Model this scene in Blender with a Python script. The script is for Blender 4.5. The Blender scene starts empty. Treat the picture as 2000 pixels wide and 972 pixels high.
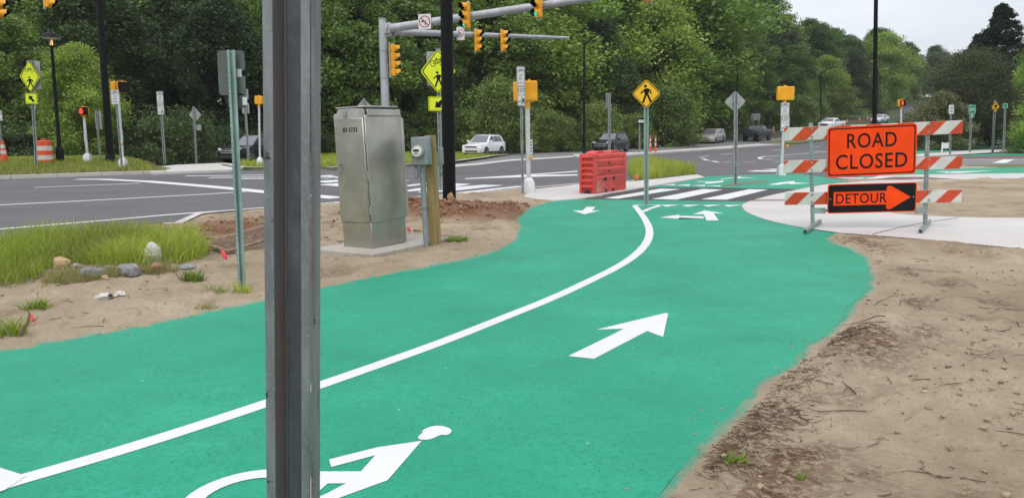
import bpy, bmesh, math, random
import numpy as np
from mathutils import Vector, Matrix

random.seed(7)
rng = np.random.default_rng(7)
scene = bpy.context.scene
col = scene.collection
R = math.radians

# ------------------------------------------------------------------ camera
F, CX, CY, CAM_H = 1500.0, 1000.0, 486.0, 1.5
PITCH, ROLL = math.atan(224 / 1500), 0.010
fw = Vector((0, math.cos(PITCH), -math.sin(PITCH)))
up0 = Vector((0, math.sin(PITCH), math.cos(PITCH)))
rt0 = Vector((1, 0, 0))
rt = rt0 * math.cos(ROLL) - up0 * math.sin(ROLL)
up = rt0 * math.sin(ROLL) + up0 * math.cos(ROLL)
CAM = Vector((0, 0, CAM_H))
cd = bpy.data.cameras.new('camera')
cd.sensor_width = 36.0
cd.lens = 36.0 * F / 2000.0
cd.clip_start = 0.05
cd.clip_end = 3000
cam = bpy.data.objects.new('camera', cd)
col.objects.link(cam)
cam.matrix_world = Matrix(((rt.x, up.x, -fw.x, 0), (rt.y, up.y, -fw.y, 0), (rt.z, up.z, -fw.z, CAM_H), (0, 0, 0, 1)))
scene.camera = cam

# ------------------------------------------------------------------ sky, sun, exposure
SUN_EL, SUN_AZ = R(58), R(200)          # high, behind the camera, veiled by cloud
w = bpy.data.worlds.new('World')
scene.world = w
w.use_nodes = True
nt = w.node_tree
nt.nodes.clear()
N = nt.nodes.new
out = N('ShaderNodeOutputWorld')
sky = N('ShaderNodeTexSky')
sky.sky_type = 'NISHITA'
sky.sun_disc = False
sky.sun_elevation = SUN_EL
sky.sun_rotation = SUN_AZ
sky.air_density = 1.0
sky.dust_density = 3.0
bg1 = N('ShaderNodeBackground')
bg1.inputs['Strength'].default_value = 0.05
nt.links.new(sky.outputs[0], bg1.inputs['Color'])
tc = N('ShaderNodeTexCoord')
sx = N('ShaderNodeSeparateXYZ')
nt.links.new(tc.outputs['Generated'], sx.inputs[0])
mr = N('ShaderNodeMapRange')            # overcast sky: zenith brighter than the horizon
mr.inputs['From Min'].default_value = 0
mr.inputs['From Max'].default_value = 1
mr.inputs['To Min'].default_value = 0.66
mr.inputs['To Max'].default_value = 1.08
nt.links.new(sx.outputs['Z'], mr.inputs['Value'])
mp = N('ShaderNodeMapping')
mp.inputs['Scale'].default_value = (1.0, 1.0, 4.5)
nt.links.new(tc.outputs['Generated'], mp.inputs[0])
cn = N('ShaderNodeTexNoise')
cn.inputs['Scale'].default_value = 2.6
cn.inputs['Detail'].default_value = 5
nt.links.new(mp.outputs[0], cn.inputs['Vector'])
cr = N('ShaderNodeValToRGB')
cr.color_ramp.elements[0].position = 0.36
cr.color_ramp.elements[0].color = (0.86, 0.875, 0.92, 1)
cr.color_ramp.elements[1].position = 0.66
cr.color_ramp.elements[1].color = (1.09, 1.085, 1.09, 1)
nt.links.new(cn.outputs['Fac'], cr.inputs[0])
mm = N('ShaderNodeMix')
mm.data_type = 'RGBA'
mm.blend_type = 'MULTIPLY'
mm.inputs[0].default_value = 1
nt.links.new(mr.outputs[0], mm.inputs[6])
nt.links.new(cr.outputs[0], mm.inputs[7])
bg2 = N('ShaderNodeBackground')
bg2.inputs['Strength'].default_value = 1.0
nt.links.new(mm.outputs[2], bg2.inputs['Color'])
ad = N('ShaderNodeAddShader')
nt.links.new(bg1.outputs[0], ad.inputs[0])
nt.links.new(bg2.outputs[0], ad.inputs[1])
nt.links.new(ad.outputs[0], out.inputs['Surface'])

sd = bpy.data.lights.new('sun', 'SUN')
sd.energy = 0.9
sd.angle = R(25)
sd.color = (1.0, 0.97, 0.92)
so = bpy.data.objects.new('sun', sd)
col.objects.link(so)
sdir = Vector((math.sin(SUN_AZ) * math.cos(SUN_EL), math.cos(SUN_AZ) * math.cos(SUN_EL), math.sin(SUN_EL)))
so.rotation_euler = (-sdir).to_track_quat('-Z', 'Y').to_euler()

scene.view_settings.view_transform = 'Standard'
scene.view_settings.look = 'None'
scene.view_settings.exposure = 0.12
scene.view_settings.gamma = 1.0
scene.view_settings.use_curve_mapping = False
scene.render.engine = 'CYCLES'
scene.render.resolution_x, scene.render.resolution_y = 1024, 497
scene.cycles.max_bounces = 6
scene.cycles.transparent_max_bounces = 8

# ------------------------------------------------------------------ ground profile and pixel helpers
def sstep(a, b, x):
    t = np.clip((np.asarray(x, dtype=float) - a) / (b - a), 0, 1)
    return t * t * (3 - 2 * t)

def gz(x, y):
    """height of the road surface: dips a little at 45-80 m, then climbs away"""
    if isinstance(y, float):
        if y < 36:
            return 0.0
        t1, t2 = min(1, (y - 36) / 22), min(1, max(0, (y - 72) / 26))
        dip = -0.2 * t1 * t1 * (3 - 2 * t1) * (1 - t2 * t2 * (3 - 2 * t2))
        s = min(max(0, y - 85), 175)
        return dip + (0.0011 * s * s if s < 36 else 1.4256 + 0.0792 * (s - 36))
    y = np.asarray(y, dtype=float)
    dip = -0.2 * sstep(36, 58, y) * (1 - sstep(72, 98, y))
    s = np.maximum(0, y - 85)
    rise = np.where(s < 36, 0.0011 * s * s, 0.0011 * 36 * 36 + 0.0792 * (s - 36))
    rise = np.where(y > 260, 0.0011 * 36 * 36 + 0.0792 * (260 - 121), rise)
    return dip + rise

def ray(px, py):
    return (fw * F + rt * (px - CX) - up * (py - CY)) / F

def D(px, py, Y):
    """point on the pixel's line of sight at distance Y ahead"""
    d = ray(px, py)
    return CAM + d * (Y / d.y)

def hit(px, py, fn):
    d = ray(px, py)
    lo, hi = 0.3, None
    t = 0.5
    while t < 900:
        p = CAM + d * t
        if p.z < float(fn(p.x, p.y)):
            hi = t
            break
        lo = t
        t *= 1.04
    if hi is None:
        return CAM + d * 300
    for _ in range(40):
        m = (lo + hi) / 2
        p = CAM + d * m
        if p.z < float(fn(p.x, p.y)):
            hi = m
        else:
            lo = m
    return CAM + d * hi

_gc = {}

def G(px, py):
    k = (px, py)
    if k not in _gc:
        _gc[k] = hit(px, py, gz)
    return _gc[k].copy()

def SC(p):
    """pixels per metre (of the 2000 px photograph) at point p"""
    return F / ((Vector(p) - CAM).dot(fw))

# left verge: a grass bank that rises behind the far kerb
_A, _B = G(0, 350), G(290, 340)
_L = (_B.xy - _A.xy).length
_u = (_B.xy - _A.xy).normalized()
_n = Vector((-_u.y, _u.x))

def bz(x, y):
    d = (x - _A.x) * _n.x + (y - _A.y) * _n.y
    s = (x - _A.x) * _u.x + (y - _A.y) * _u.y
    b = np.where(d > 0, 0.12 + 0.40 * sstep(0.1, 4.5, d), 0)
    return gz(x, y) + b * (1 - 0.85 * sstep(_L - 0.6, _L + 2.0, s))

def GB(px, py):
    return hit(px, py, bz)

# ------------------------------------------------------------------ noise
def vnoise(x, y, seed=0):
    xi = np.floor(x).astype(np.int64)
    yi = np.floor(y).astype(np.int64)
    xf, yf = x - xi, y - yi
    u, v = xf * xf * (3 - 2 * xf), yf * yf * (3 - 2 * yf)
    def h(a, b):
        n = (a * 374761393 + b * 668265263 + seed * 1442695041) & 0xFFFFFFFF
        n = ((n ^ (n >> 13)) * 1274126177) & 0xFFFFFFFF
        return ((n ^ (n >> 16)) & 0xFFFF) / 65535.0
    return (h(xi, yi) * (1 - u) + h(xi + 1, yi) * u) * (1 - v) + (h(xi, yi + 1) * (1 - u) + h(xi + 1, yi + 1) * u) * v

def fbm(x, y, oct=4, seed=0):
    s, a, t = 0, 1.0, 0
    for k in range(oct):
        s = s + a * vnoise(x * 2 ** k, y * 2 ** k, seed + k)
        t += a
        a *= 0.5
    return s / t

# ------------------------------------------------------------------ materials
MATS = {}

def mat(name, color, rough=0.6, metal=0.0, var=0.0, vscale=3.0, bump=0.0, bscale=40.0, spec=0.5,
        emit=0.0, col2=None, thr=(0.45, 0.65), coat=0.0, vdetail=5.0, stretch=(1, 1, 1), rvar=0.0):
    """procedural surface: base colour broken by noise (var / col2) and fine relief"""
    m = bpy.data.materials.new(name)
    MATS[name] = m
    m.use_nodes = True
    t = m.node_tree
    b = t.nodes['Principled BSDF']
    b.inputs['Base Color'].default_value = (*color, 1)
    b.inputs['Roughness'].default_value = rough
    b.inputs['Metallic'].default_value = metal
    b.inputs['Specular IOR Level'].default_value = spec
    if coat:
        b.inputs['Coat Weight'].default_value = coat
        b.inputs['Coat Roughness'].default_value = 0.06
    if emit:
        b.inputs['Emission Color'].default_value = (*color, 1)
        b.inputs['Emission Strength'].default_value = emit
    geo = t.nodes.new('ShaderNodeNewGeometry')
    mpn = t.nodes.new('ShaderNodeMapping')
    mpn.inputs['Scale'].default_value = stretch
    t.links.new(geo.outputs['Position'], mpn.inputs[0])
    if var or col2:
        n = t.nodes.new('ShaderNodeTexNoise')
        n.inputs['Scale'].default_value = vscale
        n.inputs['Detail'].default_value = vdetail
        n.inputs['Roughness'].default_value = 0.6
        t.links.new(mpn.outputs[0], n.inputs['Vector'])
        r = t.nodes.new('ShaderNodeValToRGB')
        r.color_ramp.elements[0].position = thr[0]
        r.color_ramp.elements[1].position = thr[1]
        c2 = col2 if col2 else tuple(c * (1 + var) for c in color)
        c1 = color if col2 else tuple(c * (1 - var) for c in color)
        r.color_ramp.elements[0].color = (*c1, 1)
        r.color_ramp.elements[1].color = (*c2, 1)
        t.links.new(n.outputs['Fac'], r.inputs[0])
        t.links.new(r.outputs[0], b.inputs['Base Color'])
        if rvar:
            q = t.nodes.new('ShaderNodeMapRange')
            q.inputs['To Min'].default_value = rough - rvar
            q.inputs['To Max'].default_value = rough + rvar
            t.links.new(n.outputs['Fac'], q.inputs['Value'])
            t.links.new(q.outputs[0], b.inputs['Roughness'])
    if bump:
        n2 = t.nodes.new('ShaderNodeTexNoise')
        n2.inputs['Scale'].default_value = bscale
        n2.inputs['Detail'].default_value = 4
        t.links.new(geo.outputs['Position'], n2.inputs['Vector'])
        bp = t.nodes.new('ShaderNodeBump')
        bp.inputs['Strength'].default_value = bump
        bp.inputs['Distance'].default_value = 0.02
        t.links.new(n2.outputs['Fac'], bp.inputs['Height'])
        t.links.new(bp.outputs[0], b.inputs['Normal'])
    return m

def node(t, typ, **kw):
    n = t.nodes.new(typ)
    for k, v in kw.items():
        n.inputs[k].default_value = v
    return n

def mixc(t, fac, a, b, mode='MIX'):
    m = t.nodes.new('ShaderNodeMix')
    m.data_type = 'RGBA'
    m.blend_type = mode
    for sock, v in ((0, fac), (6, a), (7, b)):
        if isinstance(v, (int, float)):
            m.inputs[sock].default_value = v
        elif isinstance(v, tuple):
            m.inputs[sock].default_value = (*v, 1)
        else:
            t.links.new(v, m.inputs[sock])
    return m.outputs[2]

def ramp(t, src, p0, p1, c0=(0, 0, 0), c1=(1, 1, 1)):
    r = t.nodes.new('ShaderNodeValToRGB')
    r.color_ramp.elements[0].position = p0
    r.color_ramp.elements[1].position = p1
    r.color_ramp.elements[0].color = (*c0, 1)
    r.color_ramp.elements[1].color = (*c1, 1)
    t.links.new(src, r.inputs[0])
    return r.outputs[0]

def noise(t, vec, scale, detail=4, rough=0.55):
    n = node(t, 'ShaderNodeTexNoise', Scale=scale, Detail=detail, Roughness=rough)
    t.links.new(vec, n.inputs['Vector'])
    return n.outputs['Fac']

def blank(name):
    m = bpy.data.materials.new(name)
    MATS[name] = m
    m.use_nodes = True
    t = m.node_tree
    return m, t, t.nodes['Principled BSDF'], t.nodes.new('ShaderNodeNewGeometry').outputs['Position']

def add_bump(t, b, heights, strength=0.5, dist=0.02):
    prev = None
    for h, s in heights:
        bp = node(t, 'ShaderNodeBump', Strength=s, Distance=dist)
        t.links.new(h, bp.inputs['Height'])
        if prev:
            t.links.new(prev, bp.inputs['Normal'])
        prev = bp.outputs[0]
    t.links.new(prev, b.inputs['Normal'])

# ------------------------------------------------------------------ mesh building
class MB:
    def __init__(s):
        s.v, s.f = [], []
    def add(s, vs, fs):
        o = len(s.v)
        s.v += [tuple(v) for v in vs]
        s.f += [tuple(i + o for i in f) for f in fs]
        return s
    def box(s, c, d, rz=0.0):
        cx, cy, cz = c
        hx, hy, hz = d[0] / 2, d[1] / 2, d[2] / 2
        co, si = math.cos(rz), math.sin(rz)
        vs = []
        for dz in (-hz, hz):
            for dx, dy in ((-hx, -hy), (hx, -hy), (hx, hy), (-hx, hy)):
                vs.append((cx + dx * co - dy * si, cy + dx * si + dy * co, cz + dz))
        return s.add(vs, [(3, 2, 1, 0), (4, 5, 6, 7), (0, 1, 5, 4), (1, 2, 6, 5), (2, 3, 7, 6), (3, 0, 4, 7)])
    def cyl(s, p0, p1, r0, r1=None, n=14, cap=True):
        r1 = r0 if r1 is None else r1
        p0, p1 = Vector(p0), Vector(p1)
        d = (p1 - p0).normalized()
        a = d.orthogonal().normalized()
        b = d.cross(a)
        vs = []
        for p, r in ((p0, r0), (p1, r1)):
            for k in range(n):
                t = 2 * math.pi * k / n
                vs.append(p + a * (r * math.cos(t)) + b * (r * math.sin(t)))
        fs = [(k, (k + 1) % n, n + (k + 1) % n, n + k) for k in range(n)]
        if cap:
            fs += [tuple(range(n - 1, -1, -1)), tuple(range(n, 2 * n))]
        return s.add(vs, fs)
    def tube(s, pts, rs, n=8):
        pts = [Vector(p) for p in pts]
        if not isinstance(rs, (list, tuple)):
            rs = [rs] * len(pts)
        vs, fs = [], []
        a = None
        for i, p in enumerate(pts):
            d = (pts[min(i + 1, len(pts) - 1)] - pts[max(i - 1, 0)]).normalized()
            a = d.orthogonal().normalized() if a is None else (a - d * a.dot(d)).normalized()
            b = d.cross(a)
            for k in range(n):
                t = 2 * math.pi * k / n
                vs.append(p + (a * math.cos(t) + b * math.sin(t)) * rs[i])
        for i in range(len(pts) - 1):
            for k in range(n):
                fs.append((i * n + k, i * n + (k + 1) % n, (i + 1) * n + (k + 1) % n, (i + 1) * n + k))
        fs += [tuple(range(n - 1, -1, -1)), tuple(range((len(pts) - 1) * n, len(pts) * n))]
        return s.add(vs, fs)
    def lathe(s, prof, n=20, c=(0, 0, 0)):
        vs, fs = [], []
        for r, z in prof:
            for k in range(n):
                t = 2 * math.pi * k / n
                vs.append((c[0] + r * math.cos(t), c[1] + r * math.sin(t), c[2] + z))
        for i in range(len(prof) - 1):
            for k in range(n):
                fs.append((i * n + k, i * n + (k + 1) % n, (i + 1) * n + (k + 1) % n, (i + 1) * n + k))
        fs += [tuple(range(n - 1, -1, -1)), tuple(range((len(prof) - 1) * n, len(prof) * n))]
        return s.add(vs, fs)
    def prism(s, poly, y0, y1):
        """outline in (x, z), counter-clockwise seen from the front (-y); y0 < y1"""
        n = len(poly)
        vs = [(x, y0, z) for x, z in poly] + [(x, y1, z) for x, z in poly]
        fs = [tuple(range(n)), tuple(range(2 * n - 1, n - 1, -1))]
        fs += [((k + 1) % n, k, n + k, n + (k + 1) % n) for k in range(n)]
        return s.add(vs, fs)
    def extr(s, poly, z0, z1):
        """outline in (x, y), extruded up"""
        n = len(poly)
        vs = [(x, y, z0) for x, y in poly] + [(x, y, z1) for x, y in poly]
        fs = [tuple(range(n - 1, -1, -1)), tuple(range(n, 2 * n))]
        fs += [(k, (k + 1) % n, n + (k + 1) % n, n + k) for k in range(n)]
        return s.add(vs, fs)
    def ring(s, outer, inner, y0, y1):
        """band between two outlines with as many points, in (x, z)"""
        n = len(outer)
        vs = [(x, y0, z) for x, z in outer] + [(x, y0, z) for x, z in inner]
        vs += [(x, y1, z) for x, z in outer] + [(x, y1, z) for x, z in inner]
        fs = []
        for k in range(n):
            j = (k + 1) % n
            fs += [(k, j, n + j, n + k), (j, k, 2 * n + k, 2 * n + j), (n + k, n + j, 3 * n + j, 3 * n + k), (2 * n + j, 2 * n + k, 3 * n + k, 3 * n + j)]
        return s.add(vs, fs)
    def stroke(s, pts, wd, y0, y1, closed=False):
        """a line of even width in (x, z)"""
        q = ribbon(pts, wd, closed)
        n = len(q) // 2
        L, Rr = q[:n], q[n:]
        vs = [(x, y0, z) for x, z in L] + [(x, y0, z) for x, z in Rr] + [(x, y1, z) for x, z in L] + [(x, y1, z) for x, z in Rr]
        fs = []
        for k in range(n if closed else n - 1):
            j = (k + 1) % n
            fs += [(j, k, n + k, n + j), (k, j, 2 * n + j, 2 * n + k), (n + j, n + k, 3 * n + k, 3 * n + j)]
        if not closed:
            fs += [(0, 2 * n, 3 * n, n), (n - 1, 2 * n - 1, 4 * n - 1, 3 * n - 1)]
        return s.add(vs, fs)
    def move(s, M4):
        s.v = [tuple(M4 @ Vector(v)) for v in s.v]
        return s
    def build(s, name, material, parent=None, smooth=True, bevel=0.0, seg=1):
        me = bpy.data.meshes.new(name)
        me.from_pydata(s.v, [], s.f)
        bm = bmesh.new()
        bm.from_mesh(me)
        bmesh.ops.recalc_face_normals(bm, faces=bm.faces)
        bm.to_mesh(me)
        bm.free()
        me.materials.append(MATS[material] if isinstance(material, str) else material)
        if smooth:
            me.shade_smooth()
            me.set_sharp_from_angle(angle=R(35))
        o = bpy.data.objects.new(name, me)
        col.objects.link(o)
        if parent:
            o.parent = parent
        if bevel:
            md = o.modifiers.new('bevel', 'BEVEL')
            md.width = bevel
            md.segments = seg
            md.limit_method = 'ANGLE'
            md.angle_limit = R(40)
        return o

def ribbon(pts, wd, closed=False):
    P = [Vector(p) for p in pts]
    n = len(P)
    L, Rr = [], []
    ws = wd if isinstance(wd, (list, tuple)) else [wd] * n
    for i in range(n):
        if closed:
            a, b = P[i - 1], P[(i + 1) % n]
        else:
            a, b = P[max(i - 1, 0)], P[min(i + 1, n - 1)]
        d0 = (P[i] - a).normalized() if (P[i] - a).length > 1e-9 else (b - P[i]).normalized()
        d1 = (b - P[i]).normalized() if (b - P[i]).length > 1e-9 else d0
        d = (d0 + d1).normalized()
        nn = Vector((-d.y, d.x))
        k = 1.0 / max(0.5, nn.dot(Vector((-d0.y, d0.x))))
        L.append(tuple(P[i] + nn * ws[i] / 2 * k))
        Rr.append(tuple(P[i] - nn * ws[i] / 2 * k))
    return L + Rr

def circle(cx, cz, r, n=20, rz=None):
    rz = r if rz is None else rz
    return [(cx + r * math.cos(2 * math.pi * k / n), cz + rz * math.sin(2 * math.pi * k / n)) for k in range(n)]

def rrect(w_, h_, r, n=4, cx=0, cz=0):
    pts = []
    for (sx_, sz_, a0) in ((1, -1, -90), (1, 1, 0), (-1, 1, 90), (-1, -1, 180)):
        for k in range(n + 1):
            a = R(a0 + 90 * k / n)
            pts.append((cx + sx_ * (w_ / 2 - r) + r * math.cos(a), cz + sz_ * (h_ / 2 - r) + r * math.sin(a)))
    return pts

def rdiamond(w_, h_, r, n=4, cx=0, cz=0):
    pts = []
    for (x, z, a0) in ((w_ / 2, 0, -45), (0, h_ / 2, 45), (-w_ / 2, 0, 135), (0, -h_ / 2, 225)):
        ux, uz = (-x / (w_ / 2), -z / (h_ / 2))
        ccx, ccz = x + ux * r * 1.414 * (w_ / h_ if x else 1), z + uz * r * 1.414 * (h_ / w_ if z else 1)
        for k in range(n + 1):
            a = R(a0 + 90 * k / n)
            pts.append((cx + ccx + r * math.cos(a), cz + ccz + r * math.sin(a)))
    return pts

def _text(txt, bold):
    cu = bpy.data.curves.new('t', 'FONT')
    cu.body = txt
    cu.size = 1
    cu.align_x = 'CENTER'
    cu.extrude = 0.05
    cu.offset = bold
    cu.resolution_u = 4
    cu.space_character = 1.08
    o = bpy.data.objects.new('t', cu)
    col.objects.link(o)
    me = bpy.data.meshes.new_from_object(o.evaluated_get(bpy.context.evaluated_depsgraph_get()))
    vs = np.array([v.co for v in me.vertices])
    fs = [tuple(p.vertices) for p in me.polygons]
    bpy.data.objects.remove(o)
    bpy.data.curves.remove(cu)
    bpy.data.meshes.remove(me)
    return vs, fs

# all lettering is cut while the scene is still empty, which is quick
TEXT = {k: _text(*k) for k in (('USE', 0.0), ('PED', 0.0), ('SIGNAL', 0.0), ('KEEP', 0.0), ('LEFT', 0.0), ('RIGHT', 0.0), ('ONE WAY', 0.0), ('07-1733', 0.02), ('ROAD', 0.008), ('CLOSED', 0.008), ('DETOUR', 0.008))}

def text_mb(txt, w_, h_, y0, y1, cx=0, cz=0, bold=0.0):
    """letters as solid shapes, fitted to w x h in (x, z)"""
    vs, fs = TEXT[(txt, bold)]
    lo, hi = vs.min(0), vs.max(0)
    mb = MB()
    out_ = []
    for x, y, z in vs:
        t = (z - lo[2]) / (hi[2] - lo[2])
        out_.append((cx + ((x - lo[0]) / (hi[0] - lo[0]) - 0.5) * w_, y1 + (y0 - y1) * t, cz + ((y - lo[1]) / (hi[1] - lo[1]) - 0.5) * h_))
    return mb.add(out_, fs)

def raw(name, verts, faces, material, parent=None, smooth=False, attrs=None):
    """big numpy meshes; faces (n, k) with one k"""
    me = bpy.data.meshes.new(name)
    verts = np.asarray(verts, dtype=np.float32)
    faces = np.asarray(faces, dtype=np.int32)
    k = faces.shape[1]
    me.vertices.add(len(verts))
    me.vertices.foreach_set('co', verts.ravel())
    me.loops.add(faces.size)
    me.loops.foreach_set('vertex_index', faces.ravel())
    me.polygons.add(len(faces))
    me.polygons.foreach_set('loop_start', np.arange(0, faces.size, k, dtype=np.int32))
    me.polygons.foreach_set('loop_total', np.full(len(faces), k, dtype=np.int32))
    me.update(calc_edges=True)
    for an, arr in (attrs or {}).items():
        a = me.attributes.new(an, 'FLOAT', 'POINT')
        a.data.foreach_set('value', np.asarray(arr, dtype=np.float32))
    me.materials.append(MATS[material])
    if smooth:
        me.shade_smooth()
    o = bpy.data.objects.new(name, me)
    col.objects.link(o)
    if parent:
        o.parent = parent
    return o

def tag(o, label=None, cat=None, group=None, kind=None):
    for k, v in (('label', label), ('category', cat), ('group', group), ('kind', kind)):
        if v:
            o[k] = v
    return o

def thing(name, label, cat, loc, rz=0.0, tilt=0.0, group=None, rx=0.0):
    o = bpy.data.objects.new(name, None)
    o.empty_display_size = 0.2
    col.objects.link(o)
    o.location = loc
    o.rotation_euler = (Matrix.Rotation(tilt, 3, 'Y') @ Matrix.Rotation(rx, 3, 'X') @ Matrix.Rotation(rz, 3, 'Z')).to_euler()
    return tag(o, label, cat, group)

def dup(root, loc, rz=None, label=None, group=None, scale=None):
    r = root.copy()
    col.objects.link(r)
    r.location = loc
    if rz is not None:
        r.rotation_euler = (0, 0, rz)
    if scale is not None:
        r.scale = scale
    tag(r, label, None, group)
    for ch in root.children:
        c = ch.copy()
        col.objects.link(c)
        c.parent = r
        for g in ch.children:
            d = g.copy()
            col.objects.link(d)
            d.parent = c
    return r

def inside(px, py, poly):
    c = np.zeros(np.shape(px), bool)
    n = len(poly)
    for i in range(n):
        x0, y0 = poly[i]
        x1, y1 = poly[i - 1]
        if y0 == y1:
            continue
        hitm = ((y0 > py) != (y1 > py)) & (px < (x1 - x0) * (py - y0) / (y1 - y0) + x0)
        c ^= hitm
    return c

def sdist(px, py, poly):
    """distance to the outline, negative inside"""
    d = np.full(np.shape(px), 1e9)
    n = len(poly)
    for i in range(n):
        x0, y0 = poly[i]
        x1, y1 = poly[(i + 1) % n]
        dx, dy = x1 - x0, y1 - y0
        l2 = dx * dx + dy * dy
        if l2 < 1e-12:
            continue
        t = np.clip(((px - x0) * dx + (py - y0) * dy) / l2, 0, 1)
        d = np.minimum(d, np.hypot(px - x0 - t * dx, py - y0 - t * dy))
    return np.where(inside(px, py, poly), -d, d)

def W(pts):
    return [tuple(G(*p).xy) for p in pts]

def smooth_poly(P, it=2, closed=True):
    for _ in range(it):
        Q = []
        n = len(P)
        for i in range(n if closed else n - 1):
            a, b = P[i], P[(i + 1) % n]
            Q.append((a[0] * .75 + b[0] * .25, a[1] * .75 + b[1] * .25))
            Q.append((a[0] * .25 + b[0] * .75, a[1] * .25 + b[1] * .75))
        if not closed:
            Q = [P[0]] + Q + [P[-1]]
        P = Q
    return P

def sheet(name, poly, zoff, material, parent=None, kind=None, label=None, zf=None, thick=0.0):
    """a paved or painted area: outline in world metres laid on the road profile"""
    zf = zf or gz
    bm = bmesh.new()
    vs = [bm.verts.new((x, y, 0)) for x, y in poly]
    try:
        f = bm.faces.new(vs)
    except ValueError:
        bm.free()
        return None
    bmesh.ops.triangulate(bm, faces=[f])
    ys = [p[1] for p in poly]
    y = 34.0
    while y < min(max(ys), 280):
        if y > min(ys):
            bmesh.ops.bisect_plane(bm, geom=list(bm.verts) + list(bm.edges) + list(bm.faces), plane_co=(0, y, 0), plane_no=(0, 1, 0))
        y += 3.0
    for v in bm.verts:
        v.co.z = float(zf(v.co.x, v.co.y)) + zoff
    for f in bm.faces:
        f.normal_update()
        if f.normal.z < 0:
            f.normal_flip()
    if thick:
        r = bmesh.ops.extrude_face_region(bm, geom=list(bm.faces))
        for e in r['geom']:
            if isinstance(e, bmesh.types.BMVert):
                pass
        low = [v for v in bm.verts if v not in set(g for g in r['geom'] if isinstance(g, bmesh.types.BMVert))]
        for v in low:
            v.co.z -= thick
        bmesh.ops.recalc_face_normals(bm, faces=bm.faces)
    me = bpy.data.meshes.new(name)
    bm.to_mesh(me)
    bm.free()
    me.materials.append(MATS[material])
    o = bpy.data.objects.new(name, me)
    col.objects.link(o)
    if parent:
        o.parent = parent
    return tag(o, label, None, None, kind)

def line(name, pxpts, wd, zoff, material, parent, closed=False, smooth=0, label=None):
    P = [tuple(G(*p).xy) for p in pxpts]
    if smooth:
        P = smooth_poly(P, smooth, False)
    q = ribbon(P, wd)
    n = len(q) // 2
    vs, fs = [], []
    # cut into short pieces so that the line follows the road profile
    Lp, Rp = q[:n], q[n:]
    A, B = [Lp[0]], [Rp[0]]
    for i in range(1, n):
        k = max(1, int(math.hypot(Lp[i][0] - Lp[i - 1][0], Lp[i][1] - Lp[i - 1][1]) / 3.0))
        for j in range(1, k + 1):
            t = j / k
            A.append((Lp[i - 1][0] + (Lp[i][0] - Lp[i - 1][0]) * t, Lp[i - 1][1] + (Lp[i][1] - Lp[i - 1][1]) * t))
            B.append((Rp[i - 1][0] + (Rp[i][0] - Rp[i - 1][0]) * t, Rp[i - 1][1] + (Rp[i][1] - Rp[i - 1][1]) * t))
    m = len(A)
    vs = [(x, y, float(gz(x, y)) + zoff) for x, y in A] + [(x, y, float(gz(x, y)) + zoff) for x, y in B]
    fs = [(i + 1, i, m + i, m + i + 1) for i in range(m - 1)]
    o = MB().add(vs, fs).build(name, material, parent, smooth=False)
    return tag(o, label)

# ------------------------------------------------------------------ surface materials
def make_green():
    m, t, b, pos = blank('green_paint')
    n1 = noise(t, pos, 0.9, 4)
    n2 = noise(t, pos, 6.0, 5)
    n3 = noise(t, pos, 70.0, 3, 0.7)
    mp_ = node(t, 'ShaderNodeMapping', Scale=(0.5, 2.6, 1.0), Rotation=(0, 0, R(-42)))
    t.links.new(pos, mp_.inputs[0])
    n4 = noise(t, mp_.outputs[0], 1.3, 3)
    c = mixc(t, ramp(t, n1, 0.35, 0.68), (0.008, 0.250, 0.146), (0.022, 0.365, 0.225))
    c = mixc(t, ramp(t, n2, 0.35, 0.75), c, (0.011, 0.300, 0.175))
    c = mixc(t, ramp(t, n4, 0.62, 0.74, (0, 0, 0), (0.16,) * 3), c, (0.05, 0.42, 0.28))
    n6 = noise(t, pos, 34, 4, 0.75)
    c = mixc(t, ramp(t, n6, 0.38, 0.50, (0.5,) * 3, (0, 0, 0)), c, (0.006, 0.205, 0.120))
    c = mixc(t, ramp(t, n6, 0.58, 0.70, (0, 0, 0), (0.45,) * 3), c, (0.030, 0.385, 0.245))
    # pits of the asphalt where the paint did not reach, bunched in patches
    n5 = noise(t, pos, 1.7, 3)
    spk = ramp(t, n3, 0.60, 0.66)
    spk = mixc(t, ramp(t, n5, 0.42, 0.60), (0, 0, 0), spk)
    c = mixc(t, spk, c, (0.012, 0.075, 0.055))
    v = node(t, 'ShaderNodeTexVoronoi', Scale=3.1)
    t.links.new(pos, v.inputs['Vector'])
    c = mixc(t, ramp(t, v.outputs['Distance'], 0.022, 0.03, (1, 1, 1), (0, 0, 0)), c, (0.30, 0.58, 0.48))
    t.links.new(c, b.inputs['Base Color'])
    b.inputs['Roughness'].default_value = 0.56
    b.inputs['Specular IOR Level'].default_value = 0.3
    add_bump(t, b, [(n3, 0.35), (noise(t, pos, 180, 2), 0.25)], dist=0.006)

def make_white(name, base, wear):
    m, t, b, pos = blank(name)
    n = noise(t, pos, 25, 5, 0.7)
    n2 = noise(t, pos, 3, 4)
    c = mixc(t, ramp(t, n2, 0.3, 0.7), tuple(x * 0.93 for x in base), base)
    c = mixc(t, ramp(t, n, 0.70 - wear, 0.78 - wear * 0.5), c, (0.33, 0.34, 0.33))
    t.links.new(c, b.inputs['Base Color'])
    b.inputs['Roughness'].default_value = 0.6
    add_bump(t, b, [(noise(t, pos, 150, 2), 0.2)], dist=0.004)

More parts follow.
